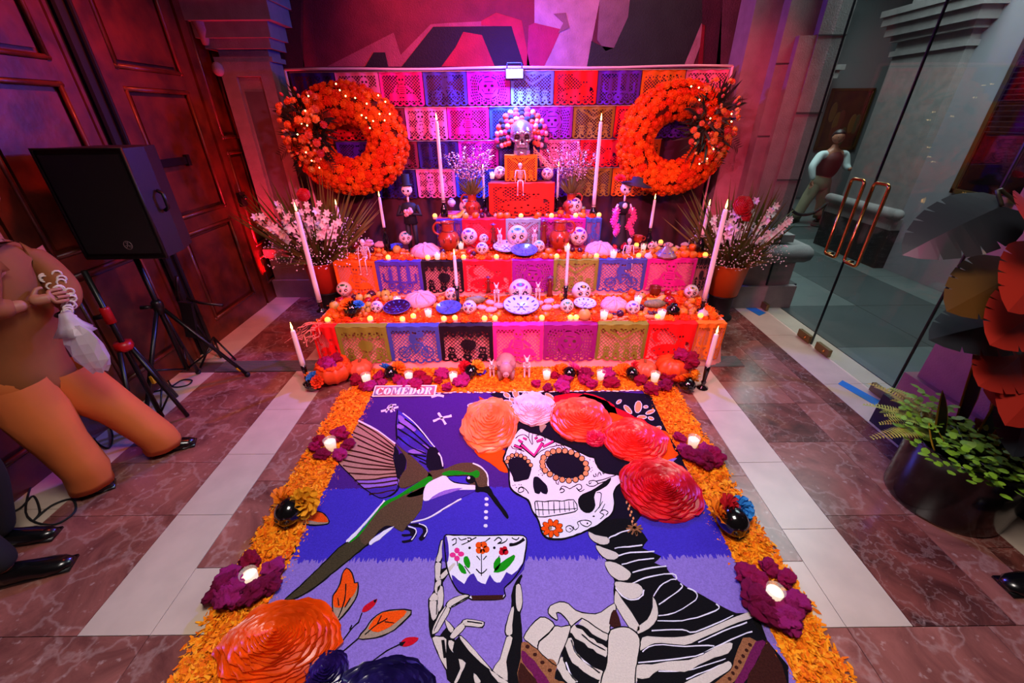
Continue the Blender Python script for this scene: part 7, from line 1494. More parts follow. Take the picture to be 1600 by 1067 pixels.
q = fz(750, 584, .014); tag(link('crepe_ball', BSK['f'], mat('crepe_violet', '#5a2fc0', .7, spec=.2), loc=q+Vector((0, 0, .012)), sc=.055), 'violet crepe flower lying left of the white dog on the petals', 'flower')
# ================================================================== WREATHS
def wreath(cpx, hole, edge_x, top_y, bot_y, side, name):
    Y = 4.52; c = fy(*cpx, Y); R_o = abs(fy(edge_x, cpx[1], Y).x-c.x); zt, zb_ = fy(cpx[0], top_y, Y).z, fy(cpx[0], bot_y, Y).z; R_z = (zt-zb_)/2; c.z = (zt+zb_)/2
    R_i = (fy(hole[0], hole[1], Y).z-fy(hole[0], hole[2], Y).z)/2; Rm = (R_o+R_i)/2; tr = (R_o-R_i)/2
    sz = R_z/R_o
    t = thing('marigold_wreath', 'large marigold wreath with greenery, hung on the %s of the backdrop' % name, 'wreath', c, 0, None)
    Mx = Matrix.Diagonal((1, 1, sz, 1)) @ Matrix.Rotation(PI/2, 4, 'X')
    b = MB(); b.torus((0, 0, 0), Rm, tr*.72, 36, 10, Mx); obj('moss_ring', b, mat('wreath_core', '#6a2a0a', .9), t)
    r_ = random.Random(side+5); rows = [(-1.45, 1), (-.98, 1), (-.5, 1), (0, 1), (.5, 1), (.98, 1), (1.45, 1)]; cnt = 0
    hr = .046
    for ri, (ph, _) in enumerate(rows):
        q = Rm+tr*.80*math.sin(ph); n = int(2*PI*q/(hr*1.50))
        for k in range(n):
            a = 2*PI*(k+.5*(ri % 2))/n+r_.uniform(-.03, .03); p2 = ph+r_.uniform(-.17, .17); q2 = Rm+tr*.82*math.sin(p2); yy = -tr*.80*math.cos(p2)
            nrm = Vector((math.cos(a)*math.sin(p2), -math.cos(p2), math.sin(a)*math.sin(p2)*sz))
            pos = (q2*math.cos(a), yy, q2*math.sin(a)*sz); rot = nrm.to_track_quat('Z', 'Y').to_euler()
            rot = (nrm.to_track_quat('Z', 'Y') @ Matrix.Rotation(r_.uniform(0, 6), 3, 'Z').to_quaternion()).to_euler()
            o = link('flower_head', MGM[r_.randrange(3)], MARI, t, pos, rot, hr*r_.uniform(.88, 1.12)); cnt += 1
    return t, c, Rm, tr
WL, cL, RmL, trL = wreath((545, 216), (549, 190, 253), 638, 126, 304, -1, 'left side')
WR, cR, RmR, trR = wreath((1052, 214), (1047, 186, 254), 964, 124, 304, 1, 'right side')
def cluster(t, c, px, side, n, seed):
    r_ = random.Random(seed); p0 = fy(px[0], px[1], 4.36); o = p0-c; gb = MB()
    for k in range(190):
        a = r_.uniform(0, 2*PI); el = r_.uniform(-.2, 1.2); d = Vector((math.cos(a)*math.cos(el), -math.sin(el)*.55, math.sin(a)*math.cos(el)*1.25))
        st = o+Vector((r_.uniform(-.08, .08), .05, r_.uniform(-.18, .18))); L = r_.uniform(.15, .29)
        gb.leaf(st, d, (0, -1, .3), L, r_.uniform(.014, .03), r_.uniform(-.1, .3), 3)
    for k in range(5):                                               # feathery palm fronds
        a = [2.3, 3.6, 4.2, -.9, .6][k] if side < 0 else [.8, -.5, -1.1, 4.0, 2.5][k]; d = Vector((math.cos(a), -.25, math.sin(a))).normalized(); L = .34
        for j in range(14):
            f = .25+.75*j/14; st = o+d*L*f+Vector((0, 0, -.08*f*f))
            for s in (-1, 1): gb.leaf(st, (d*.8+Vector((-d.z, 0, d.x))*s).normalized(), (0, -1, 0), .11*(1.1-f*.6), .009, .2, 2)
    g = obj('greenery', gb, mat('wreath_green', '#16220a', .6, col2='#2a260c', vs_=12), t, False); g['kind'] = 'stuff'
    RB_ = mat('orange_bloom', '#f88a38', .6, rand=.3)
    for k in range(n):
        a = r_.uniform(0, 2*PI); q = math.sqrt(r_.random()); dx, dz = math.cos(a)*q*.21, math.sin(a)*q*.37
        big = r_.random() < .55; hr = r_.uniform(.024, .038) if big else r_.uniform(.014, .020)
        pos = o+Vector((dx, -.20*math.sqrt(max(0, 1-q*q))-.03, dz)); nrm = Vector((dx*2.2, -.7, dz*1.6+.2))
        if big: link('orange_flower', MGM[r_.randrange(3)], RB_, t, pos, nrm.to_track_quat('Z', 'Y').to_euler(), hr)
        else: link('rose_bud', BUD, RB_, t, pos, nrm.to_track_quat('Z', 'Y').to_euler(), hr)
BUD = MB().ball((0, 0, .6), (.7, .7, 1.1), 8, 6, lambda d: 1+.1*math.sin(4*math.atan2(d.y, d.x)+3*d.z)).mesh('rose_bud')
cluster(WL, cL, (482, 203), -1, 66, 21); cluster(WR, cR, (1110, 190), 1, 68, 22)
def fairy(lab, pts, Y):
    t = thing('fairy_lights', lab, 'lights', fy(pts[0][0], pts[0][1], Y)); o = Vector(t.location); P = [fy(x, y, Y)-o for x, y in pts]
    wire = []
    for a, b in zip(P, P[1:]): wire += [a, (a+b)/2+Vector((0, .02, -.015))]
    obj('wire', MB().tube(wire+[P[-1]], .0015, 4), mat('copper_wire', '#7a4a2a', .4, .8), t)
    for p in P: link('bulb', FB, mat('fairy_bulb', '#ffe6b0', .4, emit='#ffd590', es=10), t, p)
FB = MB().ball((0, 0, 0), .0062, 7, 5).mesh('fairy_bulb')
fairy('string of tiny lights over the left wreath', [(525, 131), (531, 141), (540, 150), (555, 153), (573, 162), (591, 149), (602, 159), (609, 178), (593, 178), (601, 188), (583, 189), (578, 200), (572, 184), (565, 180)], 4.29)
fairy('string of tiny lights in the greenery of the left wreath', [(482, 150), (477, 173), (471, 193), (480, 196), (465, 210), (478, 238), (487, 251), (499, 262)], 4.13)
fairy('string of tiny lights in the greenery of the right wreath', [(1080, 135), (1092, 137), (1093, 156), (1110, 185), (1134, 176), (1143, 178), (1143, 190), (1138, 206), (1115, 233), (1105, 248), (1093, 256)], 4.13)
# ================================================================== FLOWER URNS
PETW = mat('white_petal', '#f0e2e0', .6, sss=0); 
def glad_mb():
    b = MB()
    for k in range(6):
        a = 2*PI*k/6; d = Vector((math.cos(a)*.8, math.sin(a)*.8, .65)); b.leaf((0, 0, 0), d, (math.cos(a)*-.65, math.sin(a)*-.65, .8), 1.0, .62, .35, 4)
    b.lathe([(0, -.3), (.12, -.1), (.16, .1), (0, .15)], 6); return b
GL = glad_mb().mesh('gladiolus_bloom', False)
def urn(px_rim, hw, Y, zbot_px, label, potc, stand, blab, seed, red, extra=()):
    c = fy(*px_rim, Y); r = wsize(px_rim[0], px_rim[1], Y, hw*2)/2; zbt = fy(px_rim[0], zbot_px, Y).z; h = c.z-zbt
    if stand:
        tag(obj('pot_stand', MB().lathe([(0, 0), (r*.8, 0), (r*.8, .02), (r*.62, .05), (r*.62, zbt-.03), (r*.8, zbt-.004), (0, zbt-.004)], 20, (c.x, Y, 0)), BLACKM), 'round black stand under the %s flower pot' % stand, 'stand')
    t = thing('flower_pot', label, 'pot', (c.x, Y, zbt))
    obj('pot', MB().lathe([(0, 0), (r*.78, 0), (r*.99, h*.97), (r*1.02, h), (r*.95, h), (r*.74, .02), (0, .02)], 26), potc, t); obj('soil', MB().lathe([(0, h*.9), (r*.9, h*.9)], 20), mat('soil', '#1c120c', .95), t)
    obj('rim', MB().torus((0, 0, h), r*.98, .008, 26, 6), potc, t)
    # bouquet
    r_ = random.Random(seed); q = thing('flower_bouquet', blab, 'bouquet', (c.x, Y, zbt+h*.9)); gb = MB(); st = MB()
    for k in range(190):
        a = r_.uniform(0, 2*PI); el = r_.uniform(.62, 1.45); d = Vector((math.cos(a)*math.cos(el), math.sin(a)*math.cos(el)*.7, math.sin(el))); gb.leaf((math.cos(a)*r*.5, math.sin(a)*r*.5, 0), d, (0, -1, .2), r_.uniform(.35, .86), r_.uniform(.012, .028), r_.uniform(-.05, .12), 5)
    for k in range(300):
        a = r_.uniform(0, 2*PI); el = r_.uniform(.2, 1.3); d = Vector((math.cos(a)*math.cos(el), math.sin(a)*math.cos(el), math.sin(el))); gb.leaf((0, 0, .02), d, (0, -1, .2), r_.uniform(.2, .42), r_.uniform(.02, .04), .15, 3)
    o = obj('foliage', gb, mat('bouquet_green', '#5a6a1c', .6, col2='#6a4a1a', vs_=10), q, False); o['kind'] = 'stuff'
    bb = MB(); bs = MB()
    for k in range(1100):
        a = r_.uniform(0, 2*PI); el = r_.uniform(.1, 1.15); L = r_.uniform(.22, .54); d = Vector((math.cos(a)*math.cos(el), math.sin(a)*math.cos(el)*.8, math.sin(el)))
        p = d*L+Vector((0, 0, .02)); s = r_.uniform(.005, .0095); bb.add([(p.x, p.y, p.z+s), (p.x+s, p.y, p.z), (p.x, p.y+s, p.z), (p.x-s, p.y, p.z), (p.x, p.y-s, p.z), (p.x, p.y, p.z-s)], [(0, 1, 2), (0, 2, 3), (0, 3, 4), (0, 4, 1), (5, 2, 1), (5, 3, 2), (5, 4, 3), (5, 1, 4)])
        if k % 3 == 0: bs.tube([d*L*.3, p], .0013, 3, False)
    o = obj('baby_breath', bb, PETW, q, False); o['kind'] = 'stuff'; o = obj('twigs', bs, mat('twig', '#4a4a24', .8), q, False); o['kind'] = 'stuff'
    for k in range(9):                                               # gladiolus spikes
        a = PI*(.5+1.15*(k/8-.5))*1.0; lean = (k/8-.5)*1.5; d = Vector((math.sin(lean)*.8, -.25+r_.uniform(-.25, .15), math.cos(lean))).normalized()
        st.tube([Vector((0, 0, 0)), d*.72], .004, 5)
        for j in range(6):
            f = .38+.055*j; pos = d*f+Vector((r_.uniform(-.03, .03), -.03-r_.uniform(0, .03), r_.uniform(-.02, .02))); nd = (Vector((r_.uniform(-.6, .6), -1, .4))).normalized()
            link('gladiolus_bloom', GL, PETW, q, pos, nd.to_track_quat('Z', 'Y').to_euler(), r_.uniform(.046, .066)*(1.1-.09*j))
    obj('stem', st, mat('stem_green', '#4a5a1c', .6), q)['kind'] = 'stuff'
    for rp in red:
        p = fy(rp[0], rp[1], Y-.22)-Vector((c.x, Y, zbt+h*.9)); o = link('red_rose', rosette(.07, .07, 8, .09, 3, (0, 0), .05).mesh('red_rose'), mat('rose_red_velvet', '#b00c1c', .5), q, p, (1.1, 0, 0), rp[2]); o['label'] = 'red rose'
    return q
urn((503, 408), 27, 3.95, 452, 'red orange flower pot at the left of the altar', mat('red_pot', '#d0341a', .5), 'left', 'bouquet of white gladioli and gypsophila in the left pot', 31, [(475, 305, .8)])
urn((1140, 411), 29, 4.05, 457, 'orange flower pot on a black stand right of the altar', mat('orange_pot', '#d05a14', .5), 'right', 'bouquet of white gladioli with a red rose in the right pot', 32, [(1160, 322, 1.25), (1166, 338, .7)])
# ================================================================== WHITE STOCK IN THE TWO JUGS
for (jp, js), lab, sd, lean in zip(JUGTOP, ('bunch of white stock flowers in the left jug on the third step', 'bunch of white stock flowers in the right jug on the third step'), (1, 2), (.0, .0)):
    r_ = random.Random(sd); q = thing('flower_bunch', lab, 'bouquet', jp+Vector((0, 0, js*2.3))); fb = MB(); sb = MB()
    for k in range(15):
        ln = (k/14-.5)*1.1; d = Vector((math.sin(ln), r_.uniform(-.3, .1), math.cos(ln))).normalized(); L = r_.uniform(.34, .50); sb.tube([(0, 0, -.05), d*L*.55, d*L], .003, 4)
        for j in range(40):
            f = .44+.58*j/40; p = d*L*f+Vector((r_.uniform(-1, 1), r_.uniform(-1, 1), r_.uniform(-.4, .4)))*.024*(1.35-f*.85)
            dd = Vector((r_.uniform(-1, 1), r_.uniform(-1, .3), r_.uniform(-.2, 1))).normalized(); fb.leaf(p-dd*.008, dd, (0, 0, 1), .026, .019, .3, 2)
    for k in range(60):
        a = r_.uniform(0, 6.28); el = r_.uniform(.5, 1.4); sb.leaf((0, 0, -.02), (math.cos(a)*math.cos(el), math.sin(a)*math.cos(el), math.sin(el)), (0, -1, 0), r_.uniform(.12, .26), .012, .2, 3)
    o = obj('florets', fb, mat('stock_petal', '#ecd4d8', .6), q, False); o['kind'] = 'stuff'; o = obj('stems', sb, mat('bouquet_green', ''), q, False); o['kind'] = 'stuff'
# ================================================================== SILVER SKULL AND ITS POMPOM CROWN
SK0 = fy(815, 243, Y5+.10); SK0.z = Z5+.004; sh_ = hsize(815, 188, 243, Y5+.05)/2
ch = Kit('silver_skull'); SIL = mat('silver_lustre', '#c9c4cc', .24, .85)
def chrome_fn(d):
    q = 1.
    if d.y < 0:
        for sx in (-1, 1): q -= .16*math.exp(-((d.x-sx*.38)**2+(d.z+.22)**2)/.035)
        q += .05*math.exp(-((d.z-.10)**2)/.012)*(abs(d.x) < .75)
    return q
ch.add('cranium', MB().ball((0, .02, 1.22), (.74, .90, .78), 34, 24, chrome_fn), SIL)
ch.add('jaw', MB().prism([(-.50, -.62), (-.30, -.80), (.30, -.80), (.50, -.62), (.56, .0), (-.56, .0)], .0, .26).prism([(-.46, -.62), (-.28, -.76), (.28, -.76), (.46, -.62), (.5, .1), (-.5, .1)], .26, .60).ball((0, -.66, .12), (.30, .2, .13), 12, 8), SIL, sharp=.7)
ch.add('muzzle', MB().ball((0, -.56, .62), (.44, .30, .26), 16, 10), SIL)
t = MB()
for i in range(-4, 5): t.ball((i*.078, -.81+abs(i)*.024, .47), (.037, .05, .075), 8, 6); t.ball((i*.072, -.79+abs(i)*.024, .31), (.034, .05, .07), 8, 6)
ch.add('teeth', t, SIL, kind='stuff'); ch.add('mouth_gap', MB().ball((0, -.80, .39), (.33, .07, .02), 12, 5), INK)
for s in (-1, 1): ch.add('eye_socket', MB().ball((s*.30, -.66, 1.04), (.185, .17, .165), 14, 10), mat('socket_red', '#2a0c14', .6)); ch.add('cheekbone', MB().tube([(s*.20, -.82, .82), (s*.46, -.70, .84), (s*.68, -.30, .95)], [.06, .09, .06], 8), SIL); ch.add('brow', MB().tube([(s*.06, -.86, 1.20), (s*.30, -.86, 1.27), (s*.56, -.62, 1.16)], [.06, .075, .05], 8), SIL)
ch.add('nose_hole', MB().ball((0, -.82, .80), (.085, .07, .13), 10, 8), INK)
ch.put('large silver skull crowned with pompoms, on the orange box', 'skull', SK0, 0, sh_)
cr = thing('pompom_crown', 'arched crown of pink, black and orange pompoms behind the silver skull', 'crown', SK0+Vector((0, .08, 0))); r_ = random.Random(9)
PC = [mat('pom_'+n, c, .8, sheen=.3) for n, c in (('pink', '#f0a0b8'), ('black', '#140c24'), ('orange', '#f0501c'), ('magenta', '#e03a8a'))]
PB = MB().ball((0, 0, 0), 1, 12, 8, lambda d: 1+.06*math.sin(d.x*17)*math.sin(d.y*15+d.z*13)).mesh('pompom')
cc = fy(815, 216, Y5+.19)-Vector(cr.location); kx = wsize(815, 210, Y5+.19, 38); kz = hsize(815, 171, 216, Y5+.19)
for row in range(4):
    n = 17-2*row
    for k in range(n):
        a = -.30+(PI+.60)*k/(n-1); f = 1-.15*row
        link('pompom', PB, PC[(k*2+row*3+r_.randrange(2)) % 4], cr, cc+Vector((math.cos(a)*kx*f, -.015*row+.0, math.sin(a)*kz*f)), None, wsize(815, 210, Y5, 4.4)*r_.uniform(.9, 1.15))
st = MB()
for k in range(3): st.tube([(.02, .02, .01*k), (.14, .0, -.10-.03*k), (.22, -.02, -.20-.03*k)], .004, 5); [st.leaf((.02+.2*j/14, -.01, -.18*j/14-.02*k), (.7, -.3, -.2 if j % 2 else -.9), (0, -1, 0), .03, .01, .1, 2) for j in range(14)]
o = tag(obj('wheat_ears', st, mat('straw', '#d8a070', .7), None, False, loc=SK0+Vector((.10, .02, .05))), 'dry wheat ears leaning down right of the silver skull', 'wheat'); o['kind'] = 'stuff'
# ================================================================== THE SKELETON COUPLE
def doll_common(t, s, ivory):
    obj('skull', MB().ball((0, 0, 0), (.075*s, .08*s, .09*s), 14, 10, lambda d: skull_fn(d)), ivory, t, loc=(0, 0, .84*s))
    e = MB()
    for a in (-1, 1): e.ball((a*.03*s, -.062*s, .845*s), .017*s, 8, 6)
    e.ball((0, -.065*s, .80*s), .008*s, 6, 5); obj('eyes', e, INK, t)['kind'] = 'stuff'
    obj('neck', MB().tube([(0, 0, .66*s), (0, 0, .78*s)], .014*s, 7), ivory, t)
IV = mat('ivory_paint', '#efd8c8', .5); SUIT = mat('black_cloth', '#100c10', .7); 
b = Vector((fy(645, 372, 4.10).x, 4.10, Z2)); s = (fy(643, 272, 4.10).z-Z2)/1.05
t = thing('groom_figurine', 'slender skeleton groom figurine in black suit and top hat, left on the second step', 'figurine', b)
doll_common(t, s, IV)
obj('hat', MB().lathe([(0, .91*s), (.085*s, .91*s), (.085*s, .92*s), (.052*s, .925*s), (.056*s, 1.05*s), (0, 1.05*s)], 16), SUIT, t)
obj('jacket', MB().lathe([(0, .40*s), (.10*s, .40*s), (.085*s, .52*s), (.115*s, .62*s), (.09*s, .67*s), (.02*s, .69*s)], 16, M=Matrix.Diagonal((1, .7, 1, 1))), SUIT, t)
for a in (-1, 1): obj('leg', MB().tube([(a*.045*s, 0, .42*s), (a*.05*s, 0, .2*s), (a*.05*s, 0, .02*s)], [.04*s, .032*s, .03*s], 8).ball((a*.05*s, -.03*s, .015*s), (.03*s, .06*s, .018*s), 8, 5), SUIT, t); obj('arm', MB().tube([(a*.105*s, 0, .64*s), (a*.16*s, -.03*s, .52*s), (a*.05*s, -.09*s, .55*s)], [.032*s, .026*s, .02*s], 8), SUIT, t)
o = MB(); [o.ball((rnd.uniform(-.07, .07)*s, -.10*s+rnd.uniform(-.02, .02)*s, .58*s+rnd.uniform(-.05, .05)*s), .03*s, 8, 6) for _ in range(9)]; obj('bouquet', o, mat('silk_rose', '#e0a098', .6), t)['kind'] = 'stuff'
b = Vector((fy(968, 378, 4.08).x, 4.08, Z2)); s = (fy(968, 276, 4.08).z-Z2)/1.0
t = thing('bride_figurine', 'skeleton lady figurine in a wide dark hat and magenta boa, right on the second step', 'figurine', b)
doll_common(t, s, IV)
obj('hat', MB().lathe([(0, .93*s), (.07*s, .93*s), (.21*s, .90*s), (.215*s, .905*s), (.08*s, .945*s), (.07*s, 1.0*s), (0, 1.01*s)], 20, M=Matrix.Rotation(.15, 4, 'Y')), mat('aubergine_felt', '#24102a', .7), t)
link('hat_flower', BSK['f'], mat('crepe_red', '#e02030', .7), t, (-.11*s, -.05*s, .97*s), (.4, 0, 0), .075*s)
obj('bust', MB().lathe([(.0, .5*s), (.045*s, .5*s), (.085*s, .6*s), (.075*s, .66*s), (.02*s, .68*s)], 16, M=Matrix.Diagonal((1, .8, 1, 1))), SUIT, t); obj('skirt', MB().lathe([(0, 0), (.14*s, 0), (.11*s, .12*s), (.07*s, .3*s), (.045*s, .5*s), (0, .5*s)], 18), SUIT, t)
obj('bosom', MB().ball((0, -.06*s, .63*s), (.035*s, .03*s, .04*s), 10, 7), IV, t)
for a in (-1, 1): obj('arm', MB().tube([(a*.08*s, 0, .64*s), (a*.14*s, -.02*s, .52*s), (a*.10*s, -.08*s, .60*s)], [.018*s, .015*s, .012*s], 7), IV, t)
for a, cc_ in ((-1, '#e838b8'), (1, '#e8307a')):
    o = MB(); P = spline([(a*.11*s, -.04*s, .55*s), (a*.13*s, -.06*s, .45*s), (a*.09*s, -.09*s, .34*s), (a*.12*s, -.08*s, .25*s)], 5)
    for p in P[::2]: q = marigold_mb(int(p.z*1e4), 9); o.add(q.v, q.f, Matrix.Translation(p) @ Matrix.Rotation(p.z*40, 4, 'Z') @ Matrix.Rotation(1.2, 4, 'X') @ Matrix.Scale(.06*s, 4))
    obj('feather_boa', o, mat('boa_%d' % a, cc_, .9, sheen=.5), t)['kind'] = 'stuff'
for i in range(7): link('base_flower', MGM[i % 3], mat('base_bloom', '#e03a20', .7, rand=.3), t, (.15*s*math.cos(i*.9+3.2), -.13*s+.05*s*math.sin(i), .03*s+.03*s*(i % 3)), (.8, 0, i), .045*s)
# ================================================================== PEOPLE
SKIN = mat('skin', '#b8775c', .5, var=.06, vs_=8); HAIR = mat('dark_hair', '#140c0a', .5); SHOE = mat('black_leather', '#0a090a', .25, coat=.4)
def head(parent, c, fwd, s=.115, skin_m=SKIN, hair=True):
    """head with brow, nose, mouth, eyes, ears and hair, facing fwd"""
    q = Vector(fwd).to_track_quat('-Y', 'Z').to_euler()
    def hf(d):
        r = 1.
        if d.z < -.2: r *= 1-.22*min(1, (-.2-d.z)/.7)
        if d.y < 0:
            r += .10*math.exp(-(d.x**2/.012+(d.z+.12)**2/.03)); r += .05*math.exp(-((d.x**2)/.05+(d.z+.78)**2/.03))
            for a in (-1, 1): r -= .05*math.exp(-((d.x-a*.32)**2+(d.z-.08)**2)/.02)
            r += .03*math.exp(-((d.z-.25)**2)/.01)
        return r
    h = link('head', MB().ball((0, 0, 0), (s*.78, s*.95, s*1.08), 26, 20, hf).mesh('head'), skin_m, parent, c, q)
    e = MB()
    for a in (-1, 1): e.ball((a*s*.27, -s*.80, s*.08), s*.09, 8, 6)
    link('eyes', e.mesh('eyes'), INK, h); link('mouth', MB().ball((0, -s*.83, -s*.52), (s*.2, s*.05, s*.05), 8, 5).mesh('mouth'), mat('lips', '#8a3a34', .5), h)
    for a in (-1, 1): link('ear', MB().ball((a*s*.78, s*.05, 0), (s*.08, s*.17, s*.24), 8, 6).mesh('ear'), skin_m, h)
    if hair: link('hair', MB().ball((0, s*.12, s*.16), (s*.86, s*.98, s*1.02), 20, 14, lambda d: 1.04 if d.z > -.35+(.62 if d.y < -.3 else 0) else .80).mesh('hair'), HAIR, h)
    return h
def hand(parent, w, d, up, s=.09, m=SKIN, curl=.5):
    """palm with four unequal bent fingers and a side thumb"""
    d = Vector(d).normalized(); up = Vector(up); side = d.cross(up).normalized(); up = side.cross(d).normalized(); w = Vector(w)
    V = [w, w+d*s*.5, w+d*s]; E = [(0, 1), (1, 2)]; R = [.020, .026, .026]
    for i, L in enumerate((.8, .95, .9, .7)):
        b = w+d*s*.95+side*(i-1.5)*s*.24; k = len(V)
        p1 = b+d*s*L*.42-up*s*curl*.1; p2 = p1+(d*(1-curl*.5)-up*curl).normalized()*s*L*.32; p3 = p2+(d*(1-curl)-up*curl*1.3).normalized()*s*L*.24
        V += [b, p1, p2, p3]; E += [(2, k), (k, k+1), (k+1, k+2), (k+2, k+3)]; R += [.0105, .0095, .0085, .007]
    k = len(V); b = w+d*s*.35-side*s*.35; V += [b, b+(d*.6-side*.7).normalized()*s*.4, b+(d*.6-side*.7).normalized()*s*.4+(d*.9-up*.3).normalized()*s*.3]; E += [(1, k), (k, k+1), (k+1, k+2)]; R += [.012, .0105, .009]
    return link('hand', skin(V, E, R, 1, name='hand'), m, parent)
def shoe(parent, heel, toe, m=SHOE, w=.045):
    h, t = Vector(heel), Vector(toe); d = (t-h).normalized(); s = Vector((-d.y, d.x, 0)); L = (t-h).length; b = MB()
    T = Matrix(((d.x, s.x, 0, h.x), (d.y, s.y, 0, h.y), (0, 0, 1, 0), (0, 0, 0, 1))); b.M = T
    secs = [(0, .8, .075), (.15, .9, .085), (.4, .85, .075), (.65, 1.0, .055), (.85, .9, .042), (1.0, .45, .03)]; vs = []; fs = []; n = 12
    for f, wd, hh in secs:
        for k in range(n):
            a = 2*PI*k/n; vs.append((f*L, w*wd*math.cos(a), .012+max(0, (math.sin(a)+.25))*hh*.8))
    for i in range(len(secs)-1):
        for k in range(n): a = i*n+k; c = i*n+(k+1) % n; fs.append((a, c, c+n, a+n))
    fs += [tuple(range(n))[::-1], tuple(range((len(secs)-1)*n, len(secs)*n))]; b.add(vs, fs)
    b.box((L*.5, 0, .007), (L*.98, w*1.7, .012)); b.box((L*.14, 0, .014), (L*.26, w*1.6, .026))
    return link('shoe', b.mesh('shoe'), m, parent)
# --- woman in apricot trousers, seen from her side, arms folded over a plastic bag
pw = thing('person', 'person in apricot trousers and tan blouse, arms crossed, holding a white plastic bag', 'person', (-2.40, 1.86, 0))
O_ = Vector((-2.40, 1.86, 0)); J = lambda x, y, Y: fy(x, y, Y)-O_
pel, wai, che = J(40, 585, 1.84), J(20, 520, 1.88), J(2, 445, 1.90); nec = J(-26, 362, 1.92)
hA, kA, aA = J(98, 590, 1.92), J(190, 642, 2.00), J(262, 694, 2.06); hB, kB, aB = J(30, 612, 1.74), J(96, 690, 1.73), J(150, 752, 1.74)
sL, eL, wL_ = J(62, 405, 2.06), J(108, 458, 2.0), J(102, 490, 1.92); sR, eR, wR = J(-50, 405, 1.74), J(-15, 490, 1.72), J(45, 474, 1.82)
hd_ = nec+Vector((.02, 0, .17))
V = [pel, wai, che, nec, nec+Vector((.01, 0, .09)), hA, kA, aA, hB, kB, aB, sL, eL, wL_, sR, eR, wR]
E = [(0, 1), (1, 2), (2, 3), (3, 4), (0, 5), (5, 6), (6, 7), (0, 8), (8, 9), (9, 10), (2, 11), (11, 12), (12, 13), (2, 14), (14, 15), (15, 16)]
link('body', skin(V, E, [.10, .09, .10, .05, .05, .085, .055, .038, .085, .055, .038, .06, .04, .028, .06, .04, .028], 2, name='body'), SKIN, pw)
blo = mat('tan_blouse', '#a05a30', .8, var=.12, vs_=7); tro = mat('apricot_trousers', '#e6783a', .75, var=.08, vs_=5)
V2 = [pel+Vector((.02, 0, -.15)), pel+Vector((0, 0, .05)), wai, che, nec-Vector((0, 0, .015)), sL, eL, wL_.lerp(eL, .12), sR, eR, wR.lerp(eR, .25)]
link('blouse', skin(V2, [(0, 1), (1, 2), (2, 3), (3, 4), (3, 5), (5, 6), (6, 7), (3, 8), (8, 9), (9, 10)], [.205, .185, .165, .165, .085, .085, .066, .054, .085, .066, .052], 2, name='blouse'), blo, pw)
def loft(secs, n=22, fold=.05):
    vs, fs = [], []
    for i, (c, rx, ry) in enumerate(secs):
        for k in range(n):
            a = 2*PI*k/n; f = 1+fold*math.sin(3*a+i*.9)*(i > 0)+.02*math.sin(7*a+i); vs.append((c.x+rx*f*math.cos(a), c.y+ry*f*math.sin(a), c.z))
    for i in range(len(secs)-1):
        for k in range(n): a = i*n+k; b_ = i*n+(k+1) % n; fs.append((a, b_, b_+n, a+n))
    return vs, fs
tb = MB().ball(pel+Vector((0, 0, -.02)), (.17, .19, .16), 18, 12)
for h_, k_, a_ in ((hA, kA, aA), (hB, kB, aB)):
    P = [h_+Vector((0, 0, .06)), h_.lerp(k_, .35), h_.lerp(k_, .75), k_, k_.lerp(a_, .35), k_.lerp(a_, .7), Vector((a_.x-.035, a_.y, .085)), Vector((a_.x-.04, a_.y, .045)), Vector((a_.x-.04, a_.y, .06))]
    tb.add(*loft(list(zip(P, [.135, .14, .125, .115, .112, .112, .11, .112, .095], [.13, .135, .12, .11, .105, .10, .095, .097, .08]))))
obj('trousers', tb, tro, pw)
shoe(pw, fz(244, 708)-O_, fz(307, 692)-O_, w=.05); shoe(pw, fz(128, 776)-O_, fz(182, 756)-O_, w=.05)
head(pw, hd_, (.9, .1, -.15))
hand(pw, wR, (J(88, 462, 1.90)-wR), (1, 0, .5), .085); hand(pw, wL_, Vector((.02, -.08, -.16)), (1, 0, 0), .08, curl=.8)
emb = MB(); r_ = random.Random(4)
for k in range(22):
    f = k/21; p = sL.lerp(eL, .35+f*1.1 if f < .6 else 1) if f < .6 else eL.lerp(wL_, (f-.6)*2.2)
    p = p+Vector((.045, -.045, 0))+Vector((r_.uniform(-.02, .02), r_.uniform(-.03, .02), r_.uniform(-.03, .03))); emb.torus(p, .016, .005, 10, 5, Matrix.Rotation(PI/2, 4, 'Y') @ Matrix.Rotation(.7, 4, 'X'))
obj('embroidery', emb, mat('white_thread', '#f0dcd8', .8), pw)['kind'] = 'stuff'
obj('watch', MB().torus(wL_-Vector((0, 0, .0)), .034, .009, 16, 6), BLACK, pw)
# the bag
bgp = fy(100, 497, 1.84); hh = (bgp.z-fy(115, 584, 1.84).z)*.92
def bagf(d): return (1.05 if abs(d.x)+abs(d.z) > 1.2 else .95)+.2*noise.noise(d*2.6)+.07*math.sin(6*math.atan2(d.y, d.x)+d.z*3)
bg = thing('plastic_bag', 'white plastic bag hanging from the crossed arms of the person in apricot trousers', 'bag', bgp)
obj('pouch', MB().ball((.045, -.02, -hh*.56), (.082, .06, hh*.46), 11, 8, bagf), mat('white_plastic_film', '#e8d4dc', .4, alpha=.62), bg, False); obj('neck', MB().lathe([(.02, .03), (.03, 0), (.045, -hh*.12), (.075, -hh*.26)], 14, (.02, -.0, 0), fn=lambda r, z, a: r*(1+.15*math.sin(5*a))), mat('white_plastic_film', ''), bg)
